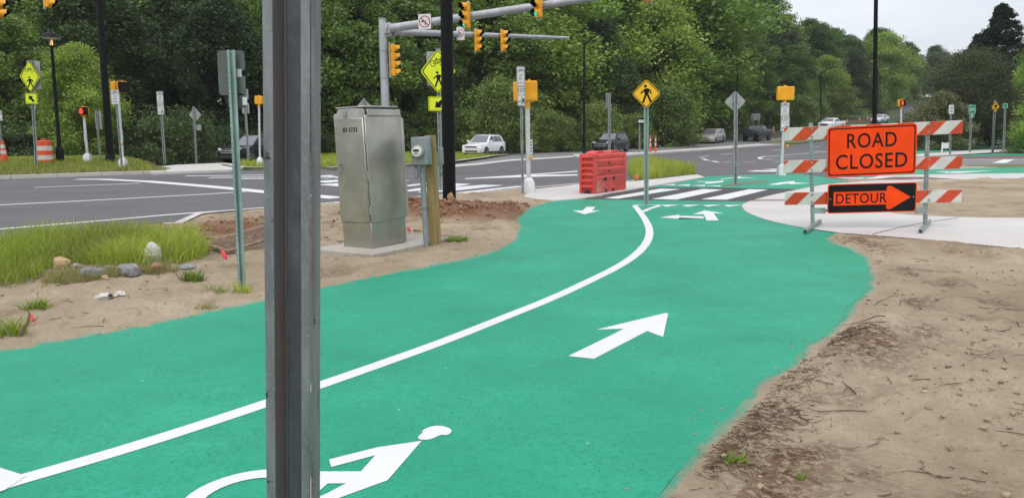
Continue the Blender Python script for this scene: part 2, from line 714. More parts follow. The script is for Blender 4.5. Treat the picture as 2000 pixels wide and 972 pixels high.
def make_asphalt(name, c0, c1):
    m, t, b, pos = blank(name)
    mp_ = node(t, 'ShaderNodeMapping', Scale=(0.16, 1.0, 1.0), Rotation=(0, 0, R(-48)))
    t.links.new(pos, mp_.inputs[0])
    n1 = noise(t, mp_.outputs[0], 0.7, 4)
    n2 = noise(t, pos, 0.35, 4)
    n3 = noise(t, pos, 90, 3, 0.7)
    c = mixc(t, ramp(t, n1, 0.3, 0.7), c0, c1)
    c = mixc(t, ramp(t, n2, 0.4, 0.7, (0, 0, 0), (0.5,) * 3), c, tuple(x * 1.25 for x in c1))
    c = mixc(t, ramp(t, n3, 0.45, 0.75, (0, 0, 0), (0.5,) * 3), c, tuple(x * 1.9 for x in c1))
    t.links.new(c, b.inputs['Base Color'])
    b.inputs['Roughness'].default_value = 0.75
    add_bump(t, b, [(n3, 0.5)], dist=0.008)

def make_concrete(name, c0, c1):
    m, t, b, pos = blank(name)
    n1 = noise(t, pos, 0.8, 5)
    n2 = noise(t, pos, 9, 5, 0.65)
    mp_ = node(t, 'ShaderNodeMapping', Scale=(1, 12, 1))
    t.links.new(pos, mp_.inputs[0])
    n3 = noise(t, mp_.outputs[0], 9, 2)
    c = mixc(t, ramp(t, n1, 0.3, 0.7), c0, c1)
    c = mixc(t, ramp(t, n2, 0.55, 0.8, (0, 0, 0), (0.4,) * 3), c, tuple(x * 0.72 for x in c0))
    t.links.new(c, b.inputs['Base Color'])
    b.inputs['Roughness'].default_value = 0.8
    add_bump(t, b, [(n3, 0.12), (noise(t, pos, 120, 2), 0.15)], dist=0.005)

def make_dirt():
    m, t, b, pos = blank('dirt')
    at = lambda nm: (lambda a: (setattr(a, 'attribute_name', nm), a)[1])(t.nodes.new('ShaderNodeAttribute')).outputs['Fac']
    n1 = noise(t, pos, 0.55, 5)
    n2 = noise(t, pos, 4.5, 6, 0.65)
    n3 = noise(t, pos, 30, 5, 0.7)
    n4 = noise(t, pos, 150, 3, 0.7)
    c = mixc(t, ramp(t, n1, 0.32, 0.68), (0.365, 0.290, 0.200), (0.505, 0.418, 0.305))
    c = mixc(t, ramp(t, n2, 0.40, 0.66), mixc(t, 1.0, c, (0.84, 0.83, 0.81), 'MULTIPLY'), c)
    c = mixc(t, ramp(t, n3, 0.54, 0.68, (0, 0, 0), (0.75,) * 3), c, (0.27, 0.198, 0.138))
    c = mixc(t, ramp(t, n4, 0.60, 0.72, (0, 0, 0), (0.55,) * 3), c, (0.62, 0.53, 0.42))
    c = mixc(t, ramp(t, n4, 0.28, 0.40, (0.5,) * 3, (0, 0, 0)), c, (0.22, 0.16, 0.11))
    red = mixc(t, ramp(t, n3, 0.35, 0.65), (0.115, 0.050, 0.026), (0.27, 0.135, 0.075))
    c = mixc(t, at('red'), c, red)
    lit = mixc(t, ramp(t, n3, 0.4, 0.6), (0.085, 0.045, 0.026), (0.17, 0.098, 0.058))
    lf = node(t, 'ShaderNodeMath')
    lf.operation = 'MULTIPLY'
    t.links.new(at('litter'), lf.inputs[0])
    t.links.new(ramp(t, noise(t, pos, 22, 6, 0.75), 0.40, 0.54), lf.inputs[1])
    c = mixc(t, lf.outputs[0], c, lit)
    gr = mixc(t, ramp(t, n3, 0.35, 0.65), (0.07, 0.075, 0.028), (0.16, 0.13, 0.06))
    c = mixc(t, at('turf'), c, gr)
    c = mixc(t, at('spray'), c, (0.04, 0.36, 0.24))
    t.links.new(c, b.inputs['Base Color'])
    b.inputs['Roughness'].default_value = 0.95
    b.inputs['Specular IOR Level'].default_value = 0.15
    add_bump(t, b, [(n2, 0.35), (n3, 0.6), (n4, 0.5)], dist=0.03)

make_green()
make_white('white_paint', (0.69, 0.70, 0.70), 0.03)
make_white('road_white', (0.70, 0.71, 0.72), 0.06)
make_asphalt('asphalt', (0.070, 0.067, 0.073), (0.105, 0.101, 0.108))
make_asphalt('old_asphalt', (0.13, 0.128, 0.13), (0.17, 0.168, 0.166))
make_asphalt('black_asphalt', (0.036, 0.036, 0.038), (0.052, 0.052, 0.054))
make_concrete('concrete', (0.485, 0.468, 0.442), (0.575, 0.56, 0.535))
make_concrete('kerb_concrete', (0.34, 0.31, 0.265), (0.46, 0.43, 0.38))
make_dirt()
mat('brick_paving', (0.20, 0.095, 0.085), 0.85, var=0.25, vscale=8, bump=0.4, bscale=60)
mat('forest_floor', (0.055, 0.07, 0.025), 0.95, var=0.5, vscale=1.5, bump=0.6, bscale=12)
mat('verge', (0.10, 0.13, 0.035), 0.95, col2=(0.20, 0.17, 0.075), vscale=2.2, thr=(0.42, 0.7), bump=0.7, bscale=30)
mat('dark_soil', (0.13, 0.10, 0.07), 0.95, col2=(0.30, 0.24, 0.17), vscale=9, thr=(0.4, 0.65), bump=0.6, bscale=40)
mat('joint', (0.09, 0.085, 0.08), 0.9, var=0.2, vscale=20)

# ------------------------------------------------------------------ ground to the horizon
gx = np.unique(np.concatenate([np.linspace(-1200, -130, 14), np.linspace(-130, 150, 95), np.linspace(150, 1200, 14)]))
gy = np.unique(np.concatenate([np.linspace(-200, -10, 6), np.linspace(-10, 300, 156), np.linspace(300, 2200, 16)]))
XX, YY = np.meshgrid(gx, gy)
ZZ = gz(XX, YY) - 0.07
nx, ny = len(gx), len(gy)
idx = np.arange(nx * ny).reshape(ny, nx)
fc = np.stack([idx[:-1, :-1], idx[:-1, 1:], idx[1:, 1:], idx[1:, :-1]], -1).reshape(-1, 4)
ground = raw('ground', np.stack([XX, YY, ZZ], -1).reshape(-1, 3), fc, 'forest_floor', smooth=True)
tag(ground, 'dark leafy ground running under the trees to the horizon', kind='structure')

# ------------------------------------------------------------------ outlines (photo pixels laid on the ground)
P_ROAD = W([(-900, 620), (-900, 372), (-500, 362), (0, 350), (290, 340), (320, 332), (400, 326), (520, 322), (700, 318), (860, 316), (900, 309),
            (985, 303), (1010, 299), (1130, 294), (1250, 289.5), (1300, 286), (1390, 278), (1470, 273), (1530, 268)]) + \
    [(56, 118), (70, 140), (86, 170), (100, 200), (112, 240), (118, 262), (130, 262), (124, 240), (112, 205), (100, 178), (88, 155), (76, 132)] + \
    W([(1760, 292), (1850, 303), (2000, 300), (2400, 296), (2400, 345), (1780, 352), (1620, 360), (1380, 362), (1100, 395), (600, 420), (300, 470), (-200, 520)])
P_GREEN = smooth_poly(W([(-420, 785), (-150, 722), (0, 690), (150, 664), (300, 637), (515, 592), (620, 568), (700, 550), (790, 532), (850, 521), (940, 503), (985, 488), (1014, 466),
             (1018, 447), (1016, 432), (1026, 416), (1050, 402), (1085, 393.5), (1120, 390.5)]), 1, False) + \
    W([(1150, 390.2), (1300, 392.5), (1462, 394.8)]) + \
    smooth_poly(W([(1462, 394.8), (1449, 401), (1450, 408), (1462, 418), (1500, 432), (1560, 445), (1642, 457), (1612, 463), (1609, 470), (1632, 479), (1664, 489), (1688, 508), (1701, 534),
             (1700, 553), (1688, 578), (1650, 618), (1592, 668), (1540, 712), (1478, 752), (1456, 778), (1449, 800), (1392, 846), (1350, 886), (1318, 930), (1288, 968), (1230, 1030), (1150, 1180), (1060, 1500)]), 1, False) + \
    [(0.3, -1.5), (-6, -3.0)]
def rough_edge(P, amp, step=0.07):
    Q = []
    n = len(P)
    for i in range(n):
        (x0, y0), (x1, y1) = P[i], P[(i + 1) % n]
        L_ = math.hypot(x1 - x0, y1 - y0)
        k = max(1, min(400, int(L_ / step))) if min(y0, y1) > 0 else 1
        for j in range(k):
            t = j / k
            x, y = x0 + (x1 - x0) * t, y0 + (y1 - y0) * t
            nx_, ny_ = (y1 - y0) / max(L_, 1e-6), -(x1 - x0) / max(L_, 1e-6)
            e = amp * 2 * (float(fbm(np.array([x * 5.0]), np.array([y * 5.0]), 3, 77)[0]) - 0.5)
            if y > 17.4 or (x > 4 and y > 11.3):
                e = 0.0
            Q.append((x + nx_ * e, y + ny_ * e))
    return Q
P_GREEN = rough_edge(P_GREEN, 0.045)
P_CONC = smooth_poly(W([(1449, 401), (1462, 394), (1500, 383.5), (1545, 374), (1590, 364), (1640, 357.5), (1700, 354), (1760, 352.5), (1806, 352), (1806, 353.5), (1782, 357), (1774, 366), (1772, 385), (1755, 400), (1722, 412)]), 1, False) + \
    smooth_poly(W([(1722, 412), (1745, 418), (1800, 423), (1900, 426), (2030, 427), (2400, 430), (2400, 520), (2030, 492), (1830, 472), (1710, 462), (1642, 457), (1560, 445), (1500, 432), (1462, 418), (1450, 408), (1449, 401)]), 1, False)
P_CROSS = W([(1128, 390.4), (1262, 366.5), (1400, 367.3), (1500, 368.6), (1560, 370.3), (1500, 383.5), (1462, 394.8), (1300, 392.5), (1150, 390.2)])
P_ISLE = smooth_poly(W([(1262, 366.5), (1300, 361), (1376, 347.5), (1376, 346), (1420, 343.6), (1500, 341), (1560, 340.5)]), 0, False) + \
    W([(1590, 344), (1640, 352), (1655, 355.5), (1610, 360), (1560, 370.3), (1500, 368.6), (1400, 367.3)])
P_PAD = W([(1022, 386), (1040, 372), (1125, 362), (1233, 356), (1362, 342), (1376, 347.5), (1262, 366.5), (1128, 390.4), (1085, 393.5), (1050, 391)])
P_GRASSI = W([(1240, 355), (1228, 340), (1234, 326), (1275, 325), (1325, 332), (1361, 341)])
P_CONC2 = W([(1800, 352), (1700, 350), (1715, 344), (1800, 341.5), (1900, 340), (2400, 335), (2400, 345), (2000, 349), (1880, 351.5), (1830, 354)])
P_GREEN2 = W([(1660, 350), (1700, 340), (1780, 331), (1870, 329.5), (2000, 327), (2400, 323), (2400, 335), (1900, 340), (1800, 341.5), (1715, 344)])
P_ASPH2 = W([(1780, 322), (1800, 309), (1870, 306), (2000, 305.5), (2400, 303), (2400, 320), (2000, 321), (1870, 324.5)])
P_GREEN3 = W([(1740, 303), (1790, 291), (1830, 289.5), (1900, 288.5), (1960, 284.5), (1920, 275.5), (1940, 272.5), (1975, 271), (2050, 270), (2400, 268), (2400, 284), (2000, 287), (1900, 293.5), (1800, 300.5)])
P_CONC3 = W([(1740, 305), (1800, 300.5), (1900, 293.8), (2000, 288), (2400, 285), (2400, 293), (2000, 294), (1900, 300.5), (1800, 306)])
P_GREEN4 = W([(1870, 305.6), (1900, 302), (1960, 300), (2400, 298), (2400, 303), (2000, 304)])
P_NEARROAD = W([(-900, 640), (-500, 520), (-150, 474), (0, 462), (200, 450), (315, 441.5), (350, 440), (392, 420), (515, 409), (640, 400.5), (700, 396), (800, 388), (885, 382.5), (1000, 372.5), (1040, 369),
               (1125, 361), (1233, 355), (1340, 335), (1340, 300), (-900, 300)])

road = sheet('road', P_ROAD, 0.0, 'asphalt', kind='structure', label='dark new asphalt road sweeping through the junction')
path = sheet('cycle_path', P_GREEN, 0.010, 'green_paint', kind='structure', label='wide green painted cycle path winding through bare soil')
conc = sheet('pavement', P_CONC, 0.014, 'concrete', kind='structure', label='pale concrete pavement curving off under the striped barricade')
cross = sheet('crossing_lane', P_CROSS, 0.006, 'black_asphalt', kind='structure', label='strip of black asphalt with white crossing bars')
isle = sheet('cycle_path', P_ISLE, 0.012, 'green_paint', kind='structure', label='green painted island beyond the crossing bars')
pad = sheet('pavement', P_PAD, 0.030, 'concrete', kind='structure', label='concrete pavement corner under the red barrier', thick=0.06)
conc2 = sheet('pavement', P_CONC2, 0.012, 'concrete', kind='structure', label='narrow concrete strip along the far green lane')
green2 = sheet('cycle_path', P_GREEN2, 0.010, 'green_paint', kind='structure', label='green lane running off behind the barricade')
asph2 = sheet('road', P_ASPH2, 0.008, 'old_asphalt', kind='structure', label='worn grey side road behind the barricade')
green3 = sheet('cycle_path', P_GREEN3, 0.010, 'green_paint', kind='structure', label='far green lane bending past the green bicycle sign')
conc3 = sheet('pavement', P_CONC3, 0.012, 'concrete', kind='structure', label='far concrete strip in front of the signs')
green4 = sheet('cycle_path', P_GREEN4, 0.014, 'green_paint', kind='structure', label='thin green lane between far concrete and brick')
sheet('brick_strip', W([(1600, 361), (1690, 352.5), (1745, 346.5), (1800, 346.5), (1880, 351.8), (1790, 350.5), (1720, 352), (1640, 357)]), 0.017, 'brick_paving', conc)
sheet('brick_strip', W([(1472, 391.6), (1545, 391.2), (1610, 391.5), (1610, 393), (1545, 393), (1466, 393.6)]), 0.018, 'brick_paving', conc)
sheet('brick_strip', W([(1870, 305.8), (2400, 303.2), (2400, 307), (1870, 310)]), 0.013, 'brick_paving', asph2)
sheet('brick_strip', W([(1930, 300), (2000, 294), (2400, 293), (2400, 298), (1960, 300)]), 0.016, 'brick_paving', conc3)
sheet('crossing_mark', W([(1938, 319), (1960, 312), (1982, 312), (1964, 319)]), 0.016, 'road_white', asph2)
line('edge_line', [(1870, 313.2), (2300, 312)], 0.25, 0.016, 'road_white', asph2)
line('edge_line', [(1640, 349), (1700, 348.6), (1765, 347.3)], 0.5, 0.016, 'road_white', road)
line('joint', [(1704, 459.3), (1756, 446), (1800, 437.5), (1872, 426.5)], 0.022, 0.0175, 'joint', conc)
line('joint', [(1560, 445.5), (1640, 457), (1710, 462), (1830, 472), (2030, 491.5)], 0.03, 0.0178, 'joint', conc)

# far lanes and traffic islands
sheet('far_lane', W([(900, 317), (985, 305), (1060, 299), (1130, 294.5), (1250, 290), (1300, 286.5), (1390, 279), (1470, 274), (1560, 268), (1640, 260), (1640, 264), (1500, 279), (1380, 289), (1240, 299.5), (1130, 303.5), (1000, 311.5), (930, 319)]), 0.006, 'old_asphalt', road)
isl = sheet('traffic_island', W([(1120, 304.5), (1240, 300.8), (1330, 294.5), (1420, 287.5), (1480, 283), (1528, 283.5), (1470, 287.5), (1380, 294), (1300, 299.5), (1235, 304.5), (1125, 308)]), 0.13, 'concrete', kind='structure', label='long low concrete traffic island across the junction', thick=0.2)
sheet('far_kerb', W([(880, 322), (930, 319), (1000, 311.5), (1130, 303.5), (1130, 306), (1000, 314.5), (940, 322), (885, 327)]), 0.012, 'concrete', road)
med = sheet('grass_island', W([(1484, 281.8), (1530, 274), (1600, 264.5), (1700, 258), (1700, 263), (1640, 271), (1560, 281.5), (1530, 283)]), 0.14, 'verge', kind='structure', label='mown grass median beside the lifted truck', thick=0.2)
apron = sheet('concrete_apron', W([(262, 336.5), (300, 330.5), (345, 325.5), (440, 321.5), (470, 325), (478, 332), (450, 336), (300, 341)]), 0.10, 'concrete', kind='structure', label='pale concrete kerb ramp beside the grass verge', thick=0.12)
line('kerb', [(435, 325), (462, 331), (490, 332.5), (520, 332)], 0.35, 0.16, 'kerb_concrete', apron)

# far verge between road and wood
P_VERGE = W([(456, 324), (500, 311), (520, 306), (650, 302), (780, 301), (888, 302), (985, 303.5), (958, 307), (890, 317), (790, 323), (700, 327), (650, 330), (520, 331), (480, 331)])
verge = sheet('grass_verge', P_VERGE, 0.10, 'verge', kind='structure', label='grass verge in front of the wood behind the cabinet', thick=0.15)
line('kerb', [(640, 332.5), (700, 329), (790, 325.5), (890, 318.3), (958, 307.6), (990, 304)], 0.45, 0.13, 'kerb_concrete', verge)
P_VERGE2 = W([(1740, 300), (1770, 292), (1800, 282), (1850, 271), (1930, 262), (1925, 274), (1880, 283), (1830, 288.5), (1790, 290.5)])
verge2 = sheet('grass_verge', P_VERGE2, 0.02, 'verge', kind='structure', label='grass at the foot of the broad dark tree')
P_VERGE3 = W([(1780, 330), (1790, 323.5), (1870, 325), (2000, 321.5), (2400, 320), (2400, 323), (2000, 327), (1870, 329.2)])
verge3 = sheet('grass_verge', P_VERGE3, 0.012, 'verge', kind='structure', label='thin grass strip between green lane and grey side road')

# ------------------------------------------------------------------ grass bank on the left with its kerb
ss = np.linspace(-26, _L + 1.6, 90)
dd = np.concatenate([np.linspace(0.32, 5, 26), np.linspace(5.6, 20, 20)])
SS, DD = np.meshgrid(ss, dd)
BX = _A.x + SS * _u.x + DD * _n.x
BY = _A.y + SS * _u.y + DD * _n.y
BZ = bz(BX, BY) + 0.05 * (fbm(BX * 1.3, BY * 1.3, 4, 3) - 0.5)
ns_, nd_ = len(ss), len(dd)
ix = np.arange(ns_ * nd_).reshape(nd_, ns_)
bank = raw('grass_bank', np.stack([BX, BY, BZ], -1).reshape(-1, 3), np.stack([ix[:-1, :-1], ix[:-1, 1:], ix[1:, 1:], ix[1:, :-1]], -1).reshape(-1, 4), 'verge', smooth=True)
tag(bank, 'grassy bank behind the far kerb under the lantern', kind='structure')
kp = []
mbk = MB()
for s0 in np.arange(-26, _L + 0.4, 1.55):
    a = Vector((_A.x, _A.y)) + _u * s0
    b = Vector((_A.x, _A.y)) + _u * min(s0 + 1.54, _L + 0.6)
    m1 = MB()
    q = [a, b, b + _n * 0.34, a + _n * 0.34]
    top = [a + _n * 0.05, b + _n * 0.05, b + _n * 0.34, a + _n * 0.34]
    m1.add([(p.x, p.y, -0.05) for p in q] + [(p.x, p.y, 0.135) for p in top], [(0, 1, 5, 4), (1, 2, 6, 5), (2, 3, 7, 6), (3, 0, 4, 7), (4, 5, 6, 7)])
    m1.build('kerb', 'kerb_concrete', bank, smooth=False, bevel=0.015)

# near kerb, left of the steel post
nearkerb = line('kerb', [(318, 439.5), (348, 438.5), (390, 419.2), (450, 413.5), (515, 408.6), (640, 400), (700, 395.6), (800, 387.6), (885, 382), (1000, 372), (1040, 368.5), (1125, 360.5), (1236, 354.5), (1345, 336)], 0.16, 0.035, 'concrete', road)

# ------------------------------------------------------------------ bare soil, uneven, lapping over the edges of the paving
nr, na = 330, 780
rr = 0.7 * np.exp(np.linspace(0, math.log(36 / 0.7), nr))
aa = np.radians(np.linspace(-70, 70, na))
RR, AA = np.meshgrid(rr, aa, indexing='ij')
DX, DY = RR * np.sin(AA), RR * np.cos(AA) - 0.2
P_FARROAD = W([(1340, 335), (1376, 346.5), (1560, 340), (1650, 352), (1700, 346), (1780, 331), (1790, 322), (1740, 300), (1340, 300)])
hard = [P_FARROAD, P_GREEN, P_CONC, P_CROSS, P_ISLE, P_PAD, P_CONC2, P_GREEN2, P_ASPH2, P_GREEN3, P_CONC3, P_NEARROAD]
dmin = np.full(DX.shape, 1e9)
for P in hard:
    dmin = np.minimum(dmin, sdist(DX, DY, P))
dgreen = sdist(DX, DY, P_GREEN)
edge = dmin + 0.10 * (fbm(DX * 3.2, DY * 3.2, 4, 11) - 0.5)
bumps = 0.12 * (fbm(DX * 0.8, DY * 0.8, 3, 1) - 0.42) + 0.10 * (fbm(DX * 3.2, DY * 3.2, 4, 5) - 0.5) + 0.045 * (fbm(DX * 17, DY * 17, 3, 8) - 0.5)
def near_fac(px, py, rad):
    p = G(px, py)
    return np.exp(-((DX - p.x) ** 2 + (DY - p.y) ** 2) / rad ** 2)
red = np.clip(1.5 * near_fac(905, 416, 1.25) + 1.2 * near_fac(810, 410, 0.9) + 0.9 * near_fac(960, 425, 0.8) + 1.0 * near_fac(470, 458, 0.8) + 0.5 * near_fac(430, 445, 1.3), 0, 1)
pile = 0.16 * near_fac(900, 415, 1.1) + 0.14 * near_fac(805, 408, 0.7) + 0.10 * near_fac(470, 450, 1.1) + 0.05 * near_fac(960, 425, 0.6)
red = np.clip(red * (0.4 + 1.1 * fbm(DX * 3, DY * 3, 4, 21)), 0, 1)
bumps = bumps + pile * (0.75 + 0.5 * fbm(DX * 5, DY * 5, 3, 31))
litter = np.clip((fbm(DX * 1.6, DY * 1.6, 4, 41) - 0.44) * 7, 0, 1) * np.clip(1 - np.abs(dgreen - 0.42) / 0.36, 0, 1) * (DX > 0.5)
litter = np.clip(litter + np.clip((fbm(DX * 2.2, DY * 2.2, 4, 43) - 0.58) * 6, 0, 1) * (dmin > 0.3) * 0.55, 0, 1)
P_GRASS = W([(-260, 520), (-60, 486), (60, 476), (200, 466), (300, 462), (370, 470), (408, 492), (398, 512), (345, 524), (262, 530), (170, 527), (112, 522), (90, 545), (40, 566), (-60, 580), (-260, 600)])
dgrass = sdist(DX, DY, P_GRASS)
turf = np.clip(0.5 - dgrass / 0.5, 0, 1) * np.clip(0.3 + 1.2 * fbm(DX * 2.5, DY * 2.5, 4, 51), 0, 1)
spray = np.clip(1 - (dgreen - 0.02) / (0.015 + 0.10 * fbm(DX * 2.1, DY * 2.1, 3, 61) ** 2), 0, 1) * np.clip(0.25 + 1.0 * fbm(DX * 14, DY * 14, 3, 63), 0, 1)
spray = spray * (dgreen > -0.1)
droad = np.minimum(sdist(DX, DY, P_NEARROAD), sdist(DX, DY, P_FARROAD))
low = np.where((droad < 0.03) | (dmin < -0.6), -0.05, 0.001)
DZ = np.where(edge < 0, low + (0.01 - low) * sstep(-0.06, 0.0, edge), 0.01 + 0.018 * sstep(0, 0.25, edge) + np.maximum(bumps, -0.012) * sstep(0.0, 0.35, edge))
DZ = DZ + gz(DX, DY)
def soil_z(x, y):
    """height of the soil at one place, read from the sheet"""
    a = math.atan2(x, y + 0.2)
    r = math.hypot(x, y + 0.2)
    i = int(np.clip(round(math.log(max(r, 0.71) / 0.7) / math.log(36 / 0.7) * (nr - 1)), 0, nr - 1))
    j = int(np.clip(round((a - aa[0]) / (aa[-1] - aa[0]) * (na - 1)), 0, na - 1))
    return float(DZ[i, j])
ix = np.arange(nr * na).reshape(nr, na)
soil = raw('soil', np.stack([DX, DY, DZ], -1).reshape(-1, 3), np.stack([ix[:-1, :-1], ix[1:, :-1], ix[1:, 1:], ix[:-1, 1:]], -1).reshape(-1, 4), 'dirt', smooth=True,
           attrs={'red': red.ravel(), 'litter': litter.ravel(), 'turf': turf.ravel(), 'spray': np.clip(spray, 0, 1).ravel()})
tag(soil, 'bare trodden soil along both sides of the green path', kind='structure')

# ------------------------------------------------------------------ painted marks
def mark(name, px, parent, z=0.0125, m='white_paint', label=None):
    P = W(px)
    return sheet(name, smooth_poly(P, 2) if 'head' in name else P, z, m, parent, None, label)

line('centre_line', [(-260, 1035), (-120, 992), (20, 946), (90, 926), (190, 897), (288, 867), (400, 831), (515, 792.5), (620, 757), (785, 699), (880, 664), (980, 624), (1080, 584), (1150, 551), (1205, 524), (1243, 499), (1265, 474), (1270, 452), (1262, 432), (1250, 415), (1240, 403)], 0.115, 0.0125, 'white_paint', path, smooth=1)
mark('side_mark', [(-90, 930), (0, 918), (20, 924), (52, 934), (10, 962), (-120, 1004)], path, 0.0145)
line('post_mark', [(1236, 403.2), (1246, 401.3), (1270, 401.2), (1287, 401.8), (1286, 403.2), (1268, 409), (1254, 415.5)], [0.09, 0.09, 0.09, 0.09, 0.11, 0.11, 0.10], 0.0145, 'white_paint', path)
for k in range(4):
    x0 = 1290 + k * 40.5
    mark('yield_tooth', [(x0, 401.2 + k * 0.15), (x0 + 12, 404.6), (x0 + 40, 400.4 + k * 0.1)], path)
mark('arrow_mark', [(1110, 698), (1160, 703.5), (1264, 649), (1295, 660.5), (1305, 614.5), (1300, 613.5), (1166, 646), (1218, 644.5), (1200, 654)], path)
mark('arrow_mark', [(1138, 412.2), (1145.5, 405), (1163, 405), (1156, 412.5), (1173, 412), (1141, 419.5), (1118, 412)], path)
mark('arrow_mark', [(1380, 431.5), (1374.5, 419.5), (1354, 419.5), (1376, 412), (1414, 417.8), (1393.5, 417.8), (1404, 431.8)], path)
mark('arrow_mark', [(1374, 424), (1345, 423.2), (1326, 423), (1327, 420.5), (1288, 426), (1326, 428.8), (1326, 426.4), (1374, 428)], path, 0.0145)
# bicycle rider
mark('rider_mark', [(643, 901), (738, 877), (824, 864.5), (757, 942), (640, 985), (560, 1015), (600, 985), (640, 967), (676, 948), (640, 948.3), (600, 985), (560, 985), (598, 944), (620, 924.5), (705, 924.5), (733, 893), (647, 916)], path)
mark('rider_head', [(822, 846), (840, 836), (862, 834.5), (880, 840), (883, 847), (873, 854), (861, 852), (842, 862), (823, 863), (814, 858), (828, 847)], path)
cw = W([(470, 985)])[0]
def wheel_mark(px, py, rx, ry, rot, wd):
    pts = []
    for k in range(28):
        a = 2 * math.pi * k / 28
        pts.append((px + rx * math.cos(a) * math.cos(rot) - ry * math.sin(a) * math.sin(rot), py + rx * math.cos(a) * math.sin(rot) + ry * math.sin(a) * math.cos(rot)))
    P = W(pts)
    q = ribbon(P, wd, True)
    n = len(q) // 2
    MB().add([(x, y, 0.0135) for x, y in q], [((i + 1) % n, i, n + i, n + (i + 1) % n) for i in range(n)]).build('wheel_mark', 'white_paint', path, smooth=False)
wheel_mark(475, 972, 105, 36, R(-14), 0.085)

# crossing bars
for q in ([(1181, 387.6), (1206, 389), (1329, 370.2), (1291, 369)], [(1273, 389.5), (1321, 390.8), (1412, 371), (1372, 370)], [(1369, 390.2), (1419, 391), (1500, 371), (1463, 370.3)]):
    mark('crossing_bar', q, cross, 0.012)
for q in ([(1292, 362), (1318, 360.4), (1318, 363)], [(1318, 362.5), (1347, 361), (1347, 364)], [(1350, 363), (1377, 362), (1377, 364.8)], [(1378, 363.6), (1407, 363), (1407, 365.3)]):
    mark('yield_tooth', q, isle, 0.0145)
mark('arrow_mark', [(1357, 354.6), (1392, 355.4), (1426, 352.4), (1414, 353.8), (1410, 357), (1378, 360), (1377, 357.3), (1388, 356.2), (1366, 356)], isle, 0.0145)
mark('arrow_mark', [(1405, 350.8), (1418, 348.8), (1440, 346.4), (1447, 345.6), (1446, 347.4), (1480, 347.6), (1445, 349), (1430, 348.4), (1410, 351)], isle, 0.0145)
mark('arrow_mark', [(1500, 361.8), (1522, 357.2), (1552, 354.2), (1552, 357.4), (1582, 358.9), (1545, 360.6), (1536, 359.4), (1520, 362)], isle, 0.0145)
mark('arrow_mark', [(1840, 338.6), (1856, 335.5), (1900, 335), (1945, 333.2), (1900, 337), (1878, 338.6)], green2, 0.016)
mark('arrow_mark', [(1826, 336.2), (1850, 335), (1862, 336.4), (1832, 337)], green2, 0.016)
mark('arrow_mark', [(1940, 280), (1955, 277.5), (1962, 279.5), (1948, 281)], green3, 0.016)
line('edge_line', [(1920, 291.5), (1985, 276), (2100, 273)], 0.2, 0.016, 'road_white', green3)
line('edge_line', [(1790, 297.5), (1866, 294), (1885, 293.4)], 0.2, 0.016, 'road_white', green3)
# bare soil round the diamond sign's post
sheet('soil_patch', smooth_poly(W([(1408, 363.5), (1420, 360), (1450, 357.5), (1480, 354), (1504, 352.8), (1500, 355), (1470, 359), (1450, 362.3), (1425, 363.8)]), 1), 0.0155, 'dark_soil', isle)

# road lines
line('lane_line', [(-400, 424), (0, 400.5), (200, 390.5), (400, 379.5), (480, 374.5)], 0.19, 0.005, 'road_white', road)
line('lane_line', [(-400, 474), (0, 447.5), (200, 431), (330, 419.5), (515, 406), (640, 396.5), (720, 391)], 0.17, 0.005, 'road_white', road)
line('lane_line', [(66, 366.3), (160, 362.6), (275, 358)], 0.20, 0.005, 'road_white', road)
line('stop_line', [(150, 350.2), (200, 350.3), (290, 354.5), (400, 363.5), (480, 371), (512, 374.6), (620, 383), (660, 387)], 0.5, 0.005, 'road_white', road)
for (x0, x1, y) in ((362, 540, 343), (408, 655, 346.2), (470, 655, 348.8)):
    line('crossing_bar', [(x0, y + 0.8), (x1, y - 1.2)], 0.42, 0.005, 'road_white', road)
for q in ([(612, 344.5), (640, 342.2), (656, 342.5), (640, 345)], [(600, 348.5), (655, 345.2), (690, 345.4), (640, 349.3)], [(600, 355), (655, 351.5), (700, 351.5), (640, 357)], [(620, 361), (656, 358.2), (700, 358.4), (660, 364)],
          [(776, 354), (792, 352), (800, 353), (780, 356)], [(788, 362.5), (850, 355.5), (866, 356.2), (800, 364)], [(788, 372.5), (880, 358), (921, 359.5), (868, 369), (800, 374)], [(815, 375.5), (880, 366), (945, 361), (984, 362), (900, 371.5), (830, 377.5)]):
    mark('crossing_bar', q, road, 0.005, 'road_white')
mark('junction_line', [(908, 348.6), (1000, 343), (1128, 333.8), (1128, 335.8), (1040, 341.8), (1128, 340.6), (1128, 343), (960, 348), (909, 350)], road, 0.005, 'road_white')
line('stop_line', [(880, 379), (950, 371.5), (1020, 364)], 0.35, 0.006, 'road_white', road)
for q in ([(1365, 307.4), (1374, 306.2)], [(1370, 310.2), (1379, 309)], [(1376, 304.8), (1384, 304)], [(1373, 311), (1384, 314)], [(1391, 314.8), (1404, 317.6)], [(1413, 317.2), (1428, 316.6)], [(1452, 317), (1474, 316.6)], [(1407, 302), (1432, 300)],
          [(1506, 294.4), (1526, 292.6)], [(1512, 316.6), (1524, 316)], [(1370, 280), (1400, 278)], [(1160, 301), (1200, 298.4)], [(1280, 291), (1340, 287)], [(1310, 296), (1345, 292)], [(1590, 287.5), (1600, 286.5)], [(1590, 296), (1605, 295)]):
    line('lane_dash', q, 0.22, 0.011, 'road_white', road)
line('junction_line', [(1620, 296), (1540, 302.5), (1494, 305.5), (1482, 308), (1486, 310.5), (1510, 311.8), (1620, 312)], 0.22, 0.006, 'road_white', road)
line('junction_line', [(1500, 308), (1540, 306.6), (1620, 305)], 0.18, 0.006, 'road_white', road)
mark('crossing_bar', [(1458, 335), (1476, 332.8), (1522, 333), (1514, 335.6)], road, 0.005, 'road_white')
